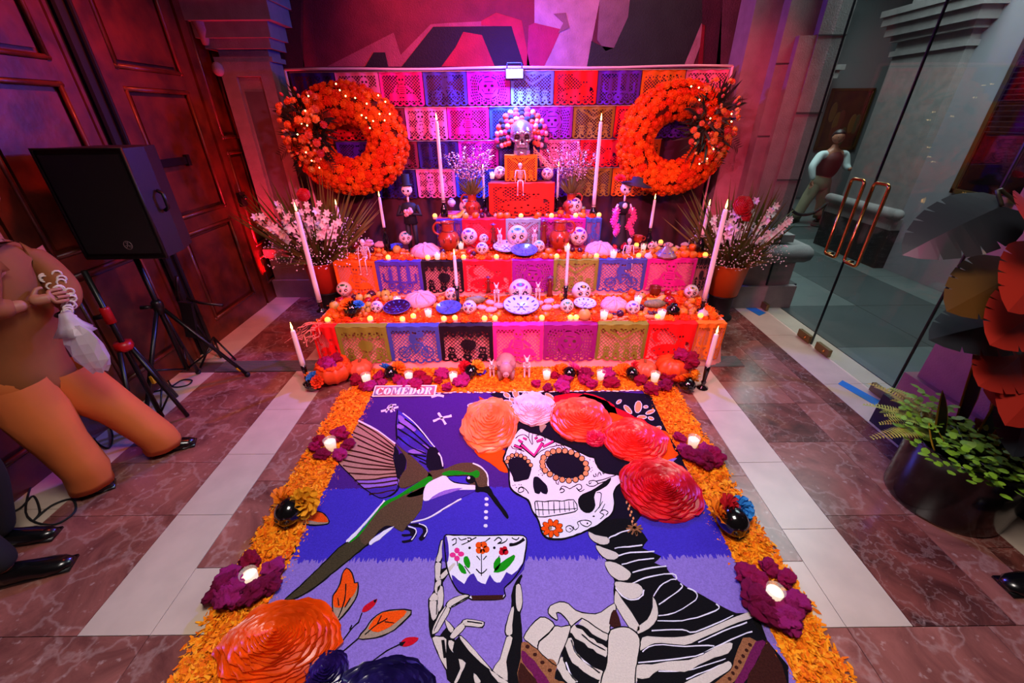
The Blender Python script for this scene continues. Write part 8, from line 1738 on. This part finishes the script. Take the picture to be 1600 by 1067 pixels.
# --- second person, mostly outside the frame: black shoes, black trousers, long beige coat
p2 = thing('person', 'person in black trousers, black shoes and beige coat at the left edge', 'person', (-2.50, 1.30, 0)); O2 = Vector((-2.50, 1.30, 0))
shoe(p2, fz(8, 908)-O2, fz(118, 880)-O2, w=.055); shoe(p2, fz(-15, 852)-O2, fz(92, 835)-O2, w=.052)
aA = fz(18, 905)-O2+Vector((.03, 0, .07)); aB = fz(0, 852)-O2+Vector((.03, 0, .07)); pe = Vector((-.10, 0, .92))
V = [pe, (-.10, 0, 1.15), (-.09, 0, 1.35), (-.08, 0, 1.52), (-.07, 0, 1.60), (-.09, -.10, .86), (-.03, -.10, .48), tuple(aA), (-.09, .10, .86), (-.03, .12, .48), tuple(aB), (-.09, -.20, 1.38), (-.05, -.26, 1.10), (.05, -.22, .90), (-.09, .20, 1.38), (-.05, .26, 1.10), (.05, .22, .90)]
E2 = [(0, 1), (1, 2), (2, 3), (3, 4), (0, 5), (5, 6), (6, 7), (0, 8), (8, 9), (9, 10), (2, 11), (11, 12), (12, 13), (2, 14), (14, 15), (15, 16)]
link('body', skin(V, E2, [.12, .11, .13, .06, .05, .09, .06, .045, .09, .06, .045, .06, .045, .03, .06, .045, .03], 2, name='body'), SKIN, p2)
link('trousers', skin([V[0], V[5], V[6], V[7], V[8], V[9], V[10]], [(0, 1), (1, 2), (2, 3), (0, 4), (4, 5), (5, 6)], [.145, .11, .09, .075, .11, .09, .075], 2, name='trousers'), mat('black_trousers', '#0d0b0d', .8), p2)
link('coat', skin([V[0], V[1], V[2], (-.08, 0, 1.47), V[11], V[12], tuple(Vector(V[13]).lerp(Vector(V[12]), .15)), V[14], V[15], tuple(Vector(V[16]).lerp(Vector(V[15]), .15))], [(0, 1), (1, 2), (2, 3), (2, 4), (4, 5), (5, 6), (2, 7), (7, 8), (8, 9)], [.16, .15, .16, .08, .085, .07, .06, .085, .07, .06], 2, name='coat'), mat('beige_coat', '#9a7c6e', .85, var=.1, vs_=6), p2)
obj('coat_skirt', MB().lathe([(.17, 1.0), (.19, .9), (.235, .68), (.225, .68), (.18, .9), (.16, 1.0)], 22, (-.10, 0, 0), Matrix.Diagonal((1, 1.2, 1, 1))), mat('beige_coat', ''), p2)
head(p2, Vector((-.05, 0, 1.70)), (1, .3, -.1)); hand(p2, V[13], (.1, 0, -1), (1, 0, 0), .08); hand(p2, V[16], (.1, 0, -1), (1, 0, 0), .08)
# --- man in the corridor
YM = 8.5; pm = thing('person', 'man in a dark red waistcoat and khaki trousers walking beyond the glass', 'person', (6.1, YM, 0)); O3 = Vector((6.1, YM, 0)); K = lambda x, y, dy=0: fy(x, y, YM+dy)-O3
pe, ch_, nk = K(1282, 286), K(1300, 246), K(1304, 231); fA, fB = fz(1280, 346)-O3, fz(1240, 347)-O3; fA.y = .05; fB.y = -.05
kA, kB = K(1284, 318, .05), K(1256, 318, -.05); s1, e1, w1_ = K(1283, 241), K(1268, 262, -.12), K(1270, 282, -.2); s2, e2, w2_ = K(1322, 240), K(1322, 262, -.12), K(1331, 265, -.25)
V = [pe, ch_, nk, nk+Vector((0, 0, .08)), pe+Vector((.08, 0, -.05)), kA, fA+Vector((0, 0, .08)), pe+Vector((-.08, 0, -.05)), kB, fB+Vector((0, 0, .08)), s1, e1, w1_, s2, e2, w2_]
E3 = [(0, 1), (1, 2), (2, 3), (0, 4), (4, 5), (5, 6), (0, 7), (7, 8), (8, 9), (1, 10), (10, 11), (11, 12), (1, 13), (13, 14), (14, 15)]
link('body', skin(V, E3, [.12, .14, .06, .055, .09, .065, .05, .09, .065, .05, .065, .045, .035, .065, .045, .035], 2, name='body'), SKIN, pm)
tb = MB().ball(pe, (.19, .15, .17), 14, 10)
for h_, k_, f_2 in ((V[4], kA, fA), (V[7], kB, fB)): tb.add(*loft([(h_+Vector((0, 0, .04)), .115, .115), (h_.lerp(k_, .5), .115, .115), (k_, .10, .10), (k_.lerp(f_2, .5), .095, .095), (f_2+Vector((0, 0, .06)), .095, .095), (f_2+Vector((0, 0, .08)), .08, .08)], 14))
obj('trousers', tb, mat('khaki_trousers', '#8a8468', .8), pm)
link('shirt', skin([ch_, s1, e1, w1_, s2, e2, w2_.lerp(e2, .2)], [(0, 1), (1, 2), (2, 3), (0, 4), (4, 5), (5, 6)], [.11, .085, .07, .05, .085, .07, .05], 2, name='shirt'), mat('white_shirt', '#cfdedd', .8), pm)
link('waistcoat', skin([pe+Vector((0, 0, .06)), ch_-Vector((0, 0, .1)), ch_, nk-Vector((0, 0, .03))], [(0, 1), (1, 2), (2, 3)], [.19, .205, .215, .10], 2, name='waistcoat'), mat('dark_red_waistcoat', '#581414', .7), pm)
head(pm, nk+Vector((.01, 0, .17)), (-.3, -1, 0), .12); hand(pm, w2_, (.5, -.6, .1), (0, 0, 1), .085); hand(pm, w1_, (0, -.2, -1), (1, 0, 0), .085)
for f in (fA, fB): shoe(pm, f+Vector((.12, .05, 0)), f+Vector((-.12, -.12, 0)), w=.05)
tr = thing('belt_barrier', 'drooping rope barrier beside the man beyond the glass', 'barrier', (5.6, 8.2, 0))
obj('rope', MB().tube(spline([fy(1228, 318, 8.1)-Vector((5.6, 8.2, 0)), fy(1245, 334, 8.1)-Vector((5.6, 8.2, 0)), fy(1270, 333, 8.1)-Vector((5.6, 8.2, 0)), fy(1292, 318, 8.1)-Vector((5.6, 8.2, 0))], 5), .03, 8), BLACKM, tr)
for x in (1226, 1293): q = fy(x, 318, 8.1)-Vector((5.6, 8.2, 0)); obj('post', MB().lathe([(0, 0), (.16, 0), (.16, .02), (.03, .04), (.03, q.z+.05), (0, q.z+.06)], 14, (q.x, q.y, 0)), BLACKM, tr)
# a stray shoe tip at the right edge: a third visitor's foot
p4 = fz(1572, 925); t = thing('person', 'black shoe and trouser leg of a visitor at the right edge', 'person', (p4.x, p4.y, 0)); shoe(t, Vector((.30, .02, 0)), Vector((.0, .02, 0)), w=.06); shoe(t, Vector((.34, -.2, 0)), Vector((.06, -.22, 0)), w=.06)
V = [(.42, -.09, .9), (.40, 0, .85), (.33, .02, .46), (.26, .02, .08), (.42, -.18, .85), (.37, -.2, .46), (.30, -.2, .08), (.42, -.09, 1.15), (.42, -.09, 1.38), (.42, -.09, 1.55), (.42, .10, 1.4), (.40, .16, 1.12), (.34, .14, .9), (.42, -.28, 1.4), (.40, -.34, 1.12), (.34, -.32, .9)]
link('body', skin(V, [(0, 1), (1, 2), (2, 3), (0, 4), (4, 5), (5, 6), (0, 7), (7, 8), (8, 9), (8, 10), (10, 11), (11, 12), (8, 13), (13, 14), (14, 15)], [.13, .10, .07, .05, .10, .07, .05, .12, .14, .06, .07, .05, .035, .07, .05, .035], 2, name='body'), SKIN, t)
link('suit', skin(V[:9]+V[10:12]+V[13:15], [(0, 1), (1, 2), (2, 3), (0, 4), (4, 5), (5, 6), (0, 7), (7, 8), (8, 9), (9, 10), (8, 11), (11, 12)], [.155, .115, .09, .08, .115, .09, .08, .15, .165, .085, .07, .085, .07], 2, name='suit'), mat('black_trousers', ''), t)
head(t, Vector((.40, -.09, 1.70)), (-1, .3, -.1)); hand(t, V[12], (0, 0, -1), (1, 0, 0), .085); hand(t, V[15], (0, 0, -1), (1, 0, 0), .085)
# ================================================================== LOUDSPEAKER, STANDS, CABLES
YS = 2.62; tl, tr_, br, bl = [fy(x, y, YS) for x, y in ((60, 237), (197, 228), (252, 398), (132, 407))]
x0, x1, z0, z1 = (tl.x+bl.x)/2, (tr_.x+br.x)/2, (bl.z+br.z)/2, (tl.z+tr_.z)/2; sx, sz_ = x1-x0, z1-z0
sp_ = thing('loudspeaker', 'black loudspeaker with a round emblem on a tripod stand by the wooden door', 'speaker', ((x0+x1)/2, YS+.19, z0))
SPB = mat('speaker_plastic', '#120b0c', .5, bump=.2, bs=200)
b = MB().prism([(-sx/2, -.19), (sx/2, -.19), (sx/2-.02, .0), (sx/2-.09, .18), (-sx/2+.09, .18), (-sx/2+.02, .0)], 0, sz_); obj('cabinet', b, SPB, sp_, False)
obj('grille', MB().box((0, -.196, sz_/2), (sx-.05, .014, sz_-.06)), mat('speaker_grille', '#1c1112', .35, .5, bump=.7, bs=700), sp_, False)
obj('frame_rim', MB().tube([(-sx/2, -.195, 0), (sx/2, -.195, 0), (sx/2, -.195, sz_), (-sx/2, -.195, sz_), (-sx/2, -.195, 0)], .011, 6), SPB, sp_)
em = (sx*.10, -.205, .085); LOGO = mat('emblem_silver', '#b09a98', .35, .7); lg = obj('emblem', MB().torus(em, .026, .0022, 24, 5, Matrix.Rotation(PI/2, 4, 'X')), LOGO, sp_)
for k in range(3):
    a = PI/2+k*2*PI/3; d = Vector((math.cos(a), 0, math.sin(a))); n_ = Vector((-math.sin(a), 0, math.cos(a))); c = Vector(em)
    obj('emblem_fork', MB().tube([c, c+d*.009], .0018, 5).tube([c+d*.009-n_*.005, c+d*.022-n_*.005], .0016, 5).tube([c+d*.009+n_*.005, c+d*.022+n_*.005], .0016, 5).tube([c+d*.009-n_*.005, c+d*.009+n_*.005], .0016, 5), LOGO, lg)
obj('side_handle', MB().tube([(sx/2-.005, -.05, sz_*.42), (sx/2+.03, -.06, sz_*.45), (sx/2+.03, -.06, sz_*.58), (sx/2-.005, -.05, sz_*.61)], .012, 6), BLACK, sp_)
mx, my = fy(213, 405, YS+.19).x, YS+.19
ts = thing('speaker_stand', 'black tripod stand under the loudspeaker', 'stand', (mx, my, 0)); zc = fy(250, 478, my).z
obj('pole', MB().tube([(0, 0, .16), (0, 0, z0+.03)], .018, 10), BLACK, ts); obj('collar', MB().lathe([(.0, zc-.06), (.035, zc-.06), (.038, zc+.03), (.022, zc+.05), (0, zc+.05)], 12), BLACK, ts); obj('knob', MB().tube([(-.03, -.02, zc), (-.09, -.05, zc+.01)], .014, 8), BLACK, ts)
for fx_, fy_ in ((fz(388, 588).x-mx, fz(388, 588).y-my), (fz(302, 584).x-mx+.05, fz(302, 584).y-my), (-.08, -.42)):
    d = Vector((fx_, fy_, 0)); obj('leg', MB().tube([(d.x*.06, d.y*.06, zc-.03), (d.x, d.y, .015)], .015, 8), BLACK, ts); obj('brace', MB().tube([(0, 0, .17), (d.x*.58, d.y*.58, .015+(zc-.03)*.43)], .008, 6), BLACK, ts); obj('rubber_foot', MB().ball((d.x, d.y, .02), .022, 8, 6), BLACKM, ts)
q = (fz(388, 588).x-mx, fz(388, 588).y-my); obj('yellow_band', MB().tube([(q[0]*.86, q[1]*.86, zc*.14+.004), (q[0]*.91, q[1]*.91, zc*.09+.004)], .0165, 8), mat('yellow_tape', '#e0a81c', .5), ts)
# lighting stand with red clamps
lx, ly = -2.57, 2.38; l2 = thing('light_stand', 'black lighting stand with red plastic clamps beside the person in apricot trousers', 'stand', (lx, ly, 0)); REDP = mat('red_plastic', '#c01418', .35)
obj('pole', MB().tube([(0, 0, .03), (0, 0, 1.15)], .016, 10), BLACK, l2); obj('upper_clamp', MB().lathe([(.0, .80), (.028, .80), (.028, .90), (.022, .91), (0, .91)], 12), REDP, l2); obj('knob', MB().tube([(-.02, 0, .85), (-.08, -.01, .84)], .016, 8), BLACK, l2)
obj('leg_hub', MB().lathe([(0, .60), (.045, .60), (.055, .62), (.05, .66), (0, .66)], 6), REDP, l2)
for dx, dy in ((.16, .03), (-.10, .28), (.02, -.26)): obj('leg', MB().tube([(dx*.2, dy*.2, .61), (dx, dy, .012)], .014, 8), BLACK, l2); obj('brace', MB().tube([(0, 0, .06), (dx*.72, dy*.72, .22)], .007, 6), BLACK, l2)
obj('yellow_tag', MB().box((-.08, .15, .26), (.02, .03, .06)), mat('yellow_tape', ''), l2, False)
# folded music stand
mq = Vector((-2.68, 3.26, 0)); ms = thing('music_stand', 'folded black music stand leaning behind the loudspeaker stand', 'stand', mq); P_ = lambda x, y: fy(x, y, 3.22)-mq
obj('shaft', MB().tube([(0, 0, .01), P_(278, 470)], .012, 8), BLACK, ms); obj('top_arm', MB().tube([P_(278, 470), P_(276, 432)], .014, 8), BLACK, ms); obj('side_arm', MB().tube([P_(292, 466), P_(312, 473), P_(348, 477)], .012, 8), BLACK, ms)
obj('folded_desk', MB().add(*_boxgeo(.10, .03, .34), Matrix.Translation(P_(296, 500)) @ Matrix.Rotation(.2, 4, 'Y')), BLACKM, ms, False)
for dx, dy in ((.16, -.05), (-.10, .12), (-.08, -.18)): obj('leg', MB().tube([(0, 0, .22), (dx, dy, .01)], .009, 6), BLACK, ms)
for lab, pts in (('black cable looping on the floor under the loudspeaker stand', [(262, 592), (270, 604), (292, 602), (300, 594), (284, 594), (264, 606), (240, 612)]), ('black cable on the floor beside the person in apricot trousers', [(168, 660), (176, 680), (170, 700), (150, 690), (142, 672)]), ('tangled black cable on the floor by the black shoes', [(-10, 812), (30, 795), (52, 775), (62, 800), (50, 815), (80, 790), (112, 780), (116, 800), (80, 820), (40, 800), (60, 730), (80, 715)])):
    tag(obj('cable', MB().tube(spline([fz(x, y, .006+.004*(i % 2)) for i, (x, y) in enumerate(pts)], 6), .0055, 6), BLACKM), lab, 'cable')
# ================================================================== RIGHT SIDE: POST, POTS, PLANTS
PINKS = mat('pink_stone', '#a06a66', .8, var=.15, vs_=8, bump=.3, bs=80)
ps = struct('trim_9', MB().box((2.90, 1.96, 2.5), (.50, .50, 5.0)), PINKS); obj('base_course', MB().box((2.88, 1.99, .12), (.60, .60, .24)), STONE_D, ps, False); obj('base_block', MB().box((2.89, 1.98, .34), (.56, .56, .2)), PINKS, ps, False)
px_, py_, pr, ph_ = 2.45, 1.60, .265, .40
pt = thing('planter', 'black glossy cylinder planter with mixed greenery at the right', 'planter', (px_, py_, 0)); PLB = mat('planter_black', '#060506', .2, coat=.3)
obj('pot', MB().lathe([(0, 0), (pr*.93, 0), (pr*.96, .02), (pr, ph_-.01), (pr, ph_), (pr-.02, ph_), (pr-.025, ph_-.06), (0, ph_-.06)], 40), PLB, pt); obj('soil', MB().lathe([(0, ph_-.05), (pr-.022, ph_-.05)], 30), mat('soil', ''), pt); obj('rim', MB().torus((0, 0, ph_), pr-.008, .008, 40, 6), PLB, pt)
r_ = random.Random(8); PO = Vector((px_, py_, ph_-.05))
cl_ = MB()
for k in range(420):
    a = r_.uniform(1.6, 5.6); q = math.sqrt(r_.random())*pr*1.12; p = Vector((q*math.cos(a), q*math.sin(a), r_.uniform(.02, .17))); d = Vector((r_.uniform(-1, 1), r_.uniform(-1, 1), r_.uniform(-.1, .5))).normalized(); cl_.leaf(p, d, (0, 0, 1), r_.uniform(.025, .042), r_.uniform(.022, .036), .15, 3)
c_ = thing('clover_plant', 'low bright green leafy plant filling the front of the black planter', 'plant', PO, sc=1.18); o = obj('foliage', cl_, mat('clover_green', '#8ab828', .5, var=.3, vs_=25), c_, False); o['kind'] = 'stuff'
o = MB(); [o.tube([(r_.uniform(-.15, .1), r_.uniform(-.2, .1), -.0), (r_.uniform(-.2, .1), r_.uniform(-.2, .1), .1)], .003, 4) for _ in range(30)]; obj('stem', o, mat('stem_green', ''), c_)['kind'] = 'stuff'
f_ = thing('fern', 'feathery yellowish fern arching out of the planter towards the glass', 'plant', PO+Vector((-.05, .12, 0)), sc=1.3); fb = MB()
for k in range(13):
    a = r_.uniform(1.5, 3.6); d = Vector((math.cos(a), math.sin(a), r_.uniform(.5, 1.1))).normalized(); L = r_.uniform(.26, .42)
    for j in range(26):
        f = (j+2)/28; p = d*L*f-Vector((0, 0, .16*f*f)); sd = Vector((-d.y, d.x, 0)).normalized()
        for s in (-1, 1): fb.leaf(p, sd*s+d*.5+Vector((0, 0, .1)), (0, 0, 1), .065*(1.15-f), .008, .3, 2)
o = obj('fronds', fb, mat('fern_green', '#9ab83a', .6, col2='#c09a3c', vs_=9), f_, False); o['kind'] = 'stuff'; obj('crown', MB().ball((0, 0, 0), .03, 8, 6), mat('stem_green', ''), f_)
sn = thing('snake_plant', 'snake plant with yellow edged dark leaves in the black planter', 'plant', PO+Vector((.06, .02, 0)), sc=1.3); YE_ = mat('yellow_margin', '#c8962c', .5); SG = mat('snake_green', '#16260f', .45, var=.3, vs_=12)
for dx, dy, tx, ty, tz, w in ((-.16, .02, -.20, .05, .26, .05), (-.06, -.02, .02, .02, .44, .085), (.0, -.1, .02, -.10, .34, .08), (.06, .04, .22, .0, .30, .07), (.08, -.08, .34, -.10, .22, .07), (.10, .1, .30, .16, .36, .08), (.02, .12, .05, .2, .46, .08), (-.19, -.04, -.28, -.02, .16, .04)):
    a = Vector((dx, dy, 0)); d = Vector((tx-dx, ty-dy, tz)); b = MB(); b.leaf(a, d, (.2, -1, .1), d.length, w*1.3, .12, 6); o = link('leaf_margin', b.mesh('leaf'), YE_, sn)
    b = MB(); b.leaf(a+Vector((-.001, -.004, .002)), d, (.2, -1, .1), d.length*.97, w, .12, 6); link('leaf', b.mesh('leaf'), SG, sn)
# second pot and the big-leaved plant
p2x, p2y = 2.98, 1.40
pt2 = thing('planter', 'dark square planter behind the black cylinder one', 'planter', (p2x, p2y, 0)); obj('pot', MB().box((0, 0, .17), (.40, .34, .34)), BLACKM, pt2, False); obj('rim', MB().box((0, 0, .345), (.43, .37, .02)), BLACKM, pt2, False); obj('soil', MB().box((0, 0, .36), (.36, .3, .012)), mat('soil', ''), pt2, False)
mo = thing('monstera', 'tall dark monstera with big split leaves lit red, at the right', 'plant', (p2x, p2y, .35)); MO = Vector((p2x, p2y, .35))
def monstera_mb():
    half = [(.03, .0), (.14, -.10), (.27, -.06), (.37, .06), (.42, .17), (.42, .27), (.33, .29), (.42, .31), (.405, .44), (.30, .43), (.395, .47), (.35, .60), (.25, .58), (.335, .63), (.26, .76), (.18, .74), (.24, .79), (.13, .91), (0, 1.0)]
    vs, fs = [], []
    for sgn in (1, -1):
        k = len(vs)
        for x, y in half:
            ym = max(.0, min(1, y-.06)) if y < 1 else 1; vs.append((sgn*x*.95, y, -.16*x-.16*y*y)); vs.append((0, ym, -.16*ym*ym))
        for i in range(len(half)-1): a = k+2*i; fs.append((a, a+2, a+3, a+1) if sgn > 0 else (a+1, a+3, a+2, a))
    return MB().add([(x*.36, y*.36, z*.36) for x, y, z in vs], fs)
ML = monstera_mb().mesh('monstera_leaf', False)
def mleaf(px, py, Y, dirv, up, s, m):
    c = fy(px, py, Y)-MO; d = Vector(dirv).normalized(); u = Vector(up); xx = d.cross(u).normalized(); u = xx.cross(d)
    R = Matrix((xx, d, u)).transposed().to_4x4(); o = link('leaf', ML, m, mo); o.matrix_local = Matrix.Translation(c) @ R @ Matrix.Diagonal((s, s, s, 1)); return c
MGREEN = mat('monstera_green', '#1c1f24', .35, coat=.2); MRED = mat('monstera_red_lit_tint', '#a02418', .35, coat=.2); MBR = mat('monstera_bronze', '#5a3a16', .35, coat=.3)  # red copy of the leaf material: red light is put into its colour
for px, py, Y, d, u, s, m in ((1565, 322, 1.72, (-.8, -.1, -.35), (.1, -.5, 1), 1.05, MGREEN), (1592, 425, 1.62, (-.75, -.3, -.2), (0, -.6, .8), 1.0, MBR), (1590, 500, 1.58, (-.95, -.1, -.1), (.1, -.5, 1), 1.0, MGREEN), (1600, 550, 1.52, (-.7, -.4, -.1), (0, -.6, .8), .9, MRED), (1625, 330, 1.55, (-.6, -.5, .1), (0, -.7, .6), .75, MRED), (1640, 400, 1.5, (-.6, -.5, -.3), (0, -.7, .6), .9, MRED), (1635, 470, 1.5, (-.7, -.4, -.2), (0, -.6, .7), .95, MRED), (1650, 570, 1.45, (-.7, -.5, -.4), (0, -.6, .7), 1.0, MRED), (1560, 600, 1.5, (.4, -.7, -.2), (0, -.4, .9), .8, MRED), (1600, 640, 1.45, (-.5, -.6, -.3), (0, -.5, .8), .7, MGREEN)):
    c = mleaf(px, py, Y, d, u, s, m)
    obj('leaf_stalk', MB().tube(spline([(0, 0, 0), (c.x*.3+.02, c.y*.3+.06, c.z*.6), (c.x+.04, c.y+.02, c.z+.03), c], 5), .008, 6), mat('stalk_dark', '#2a2416', .5), mo)
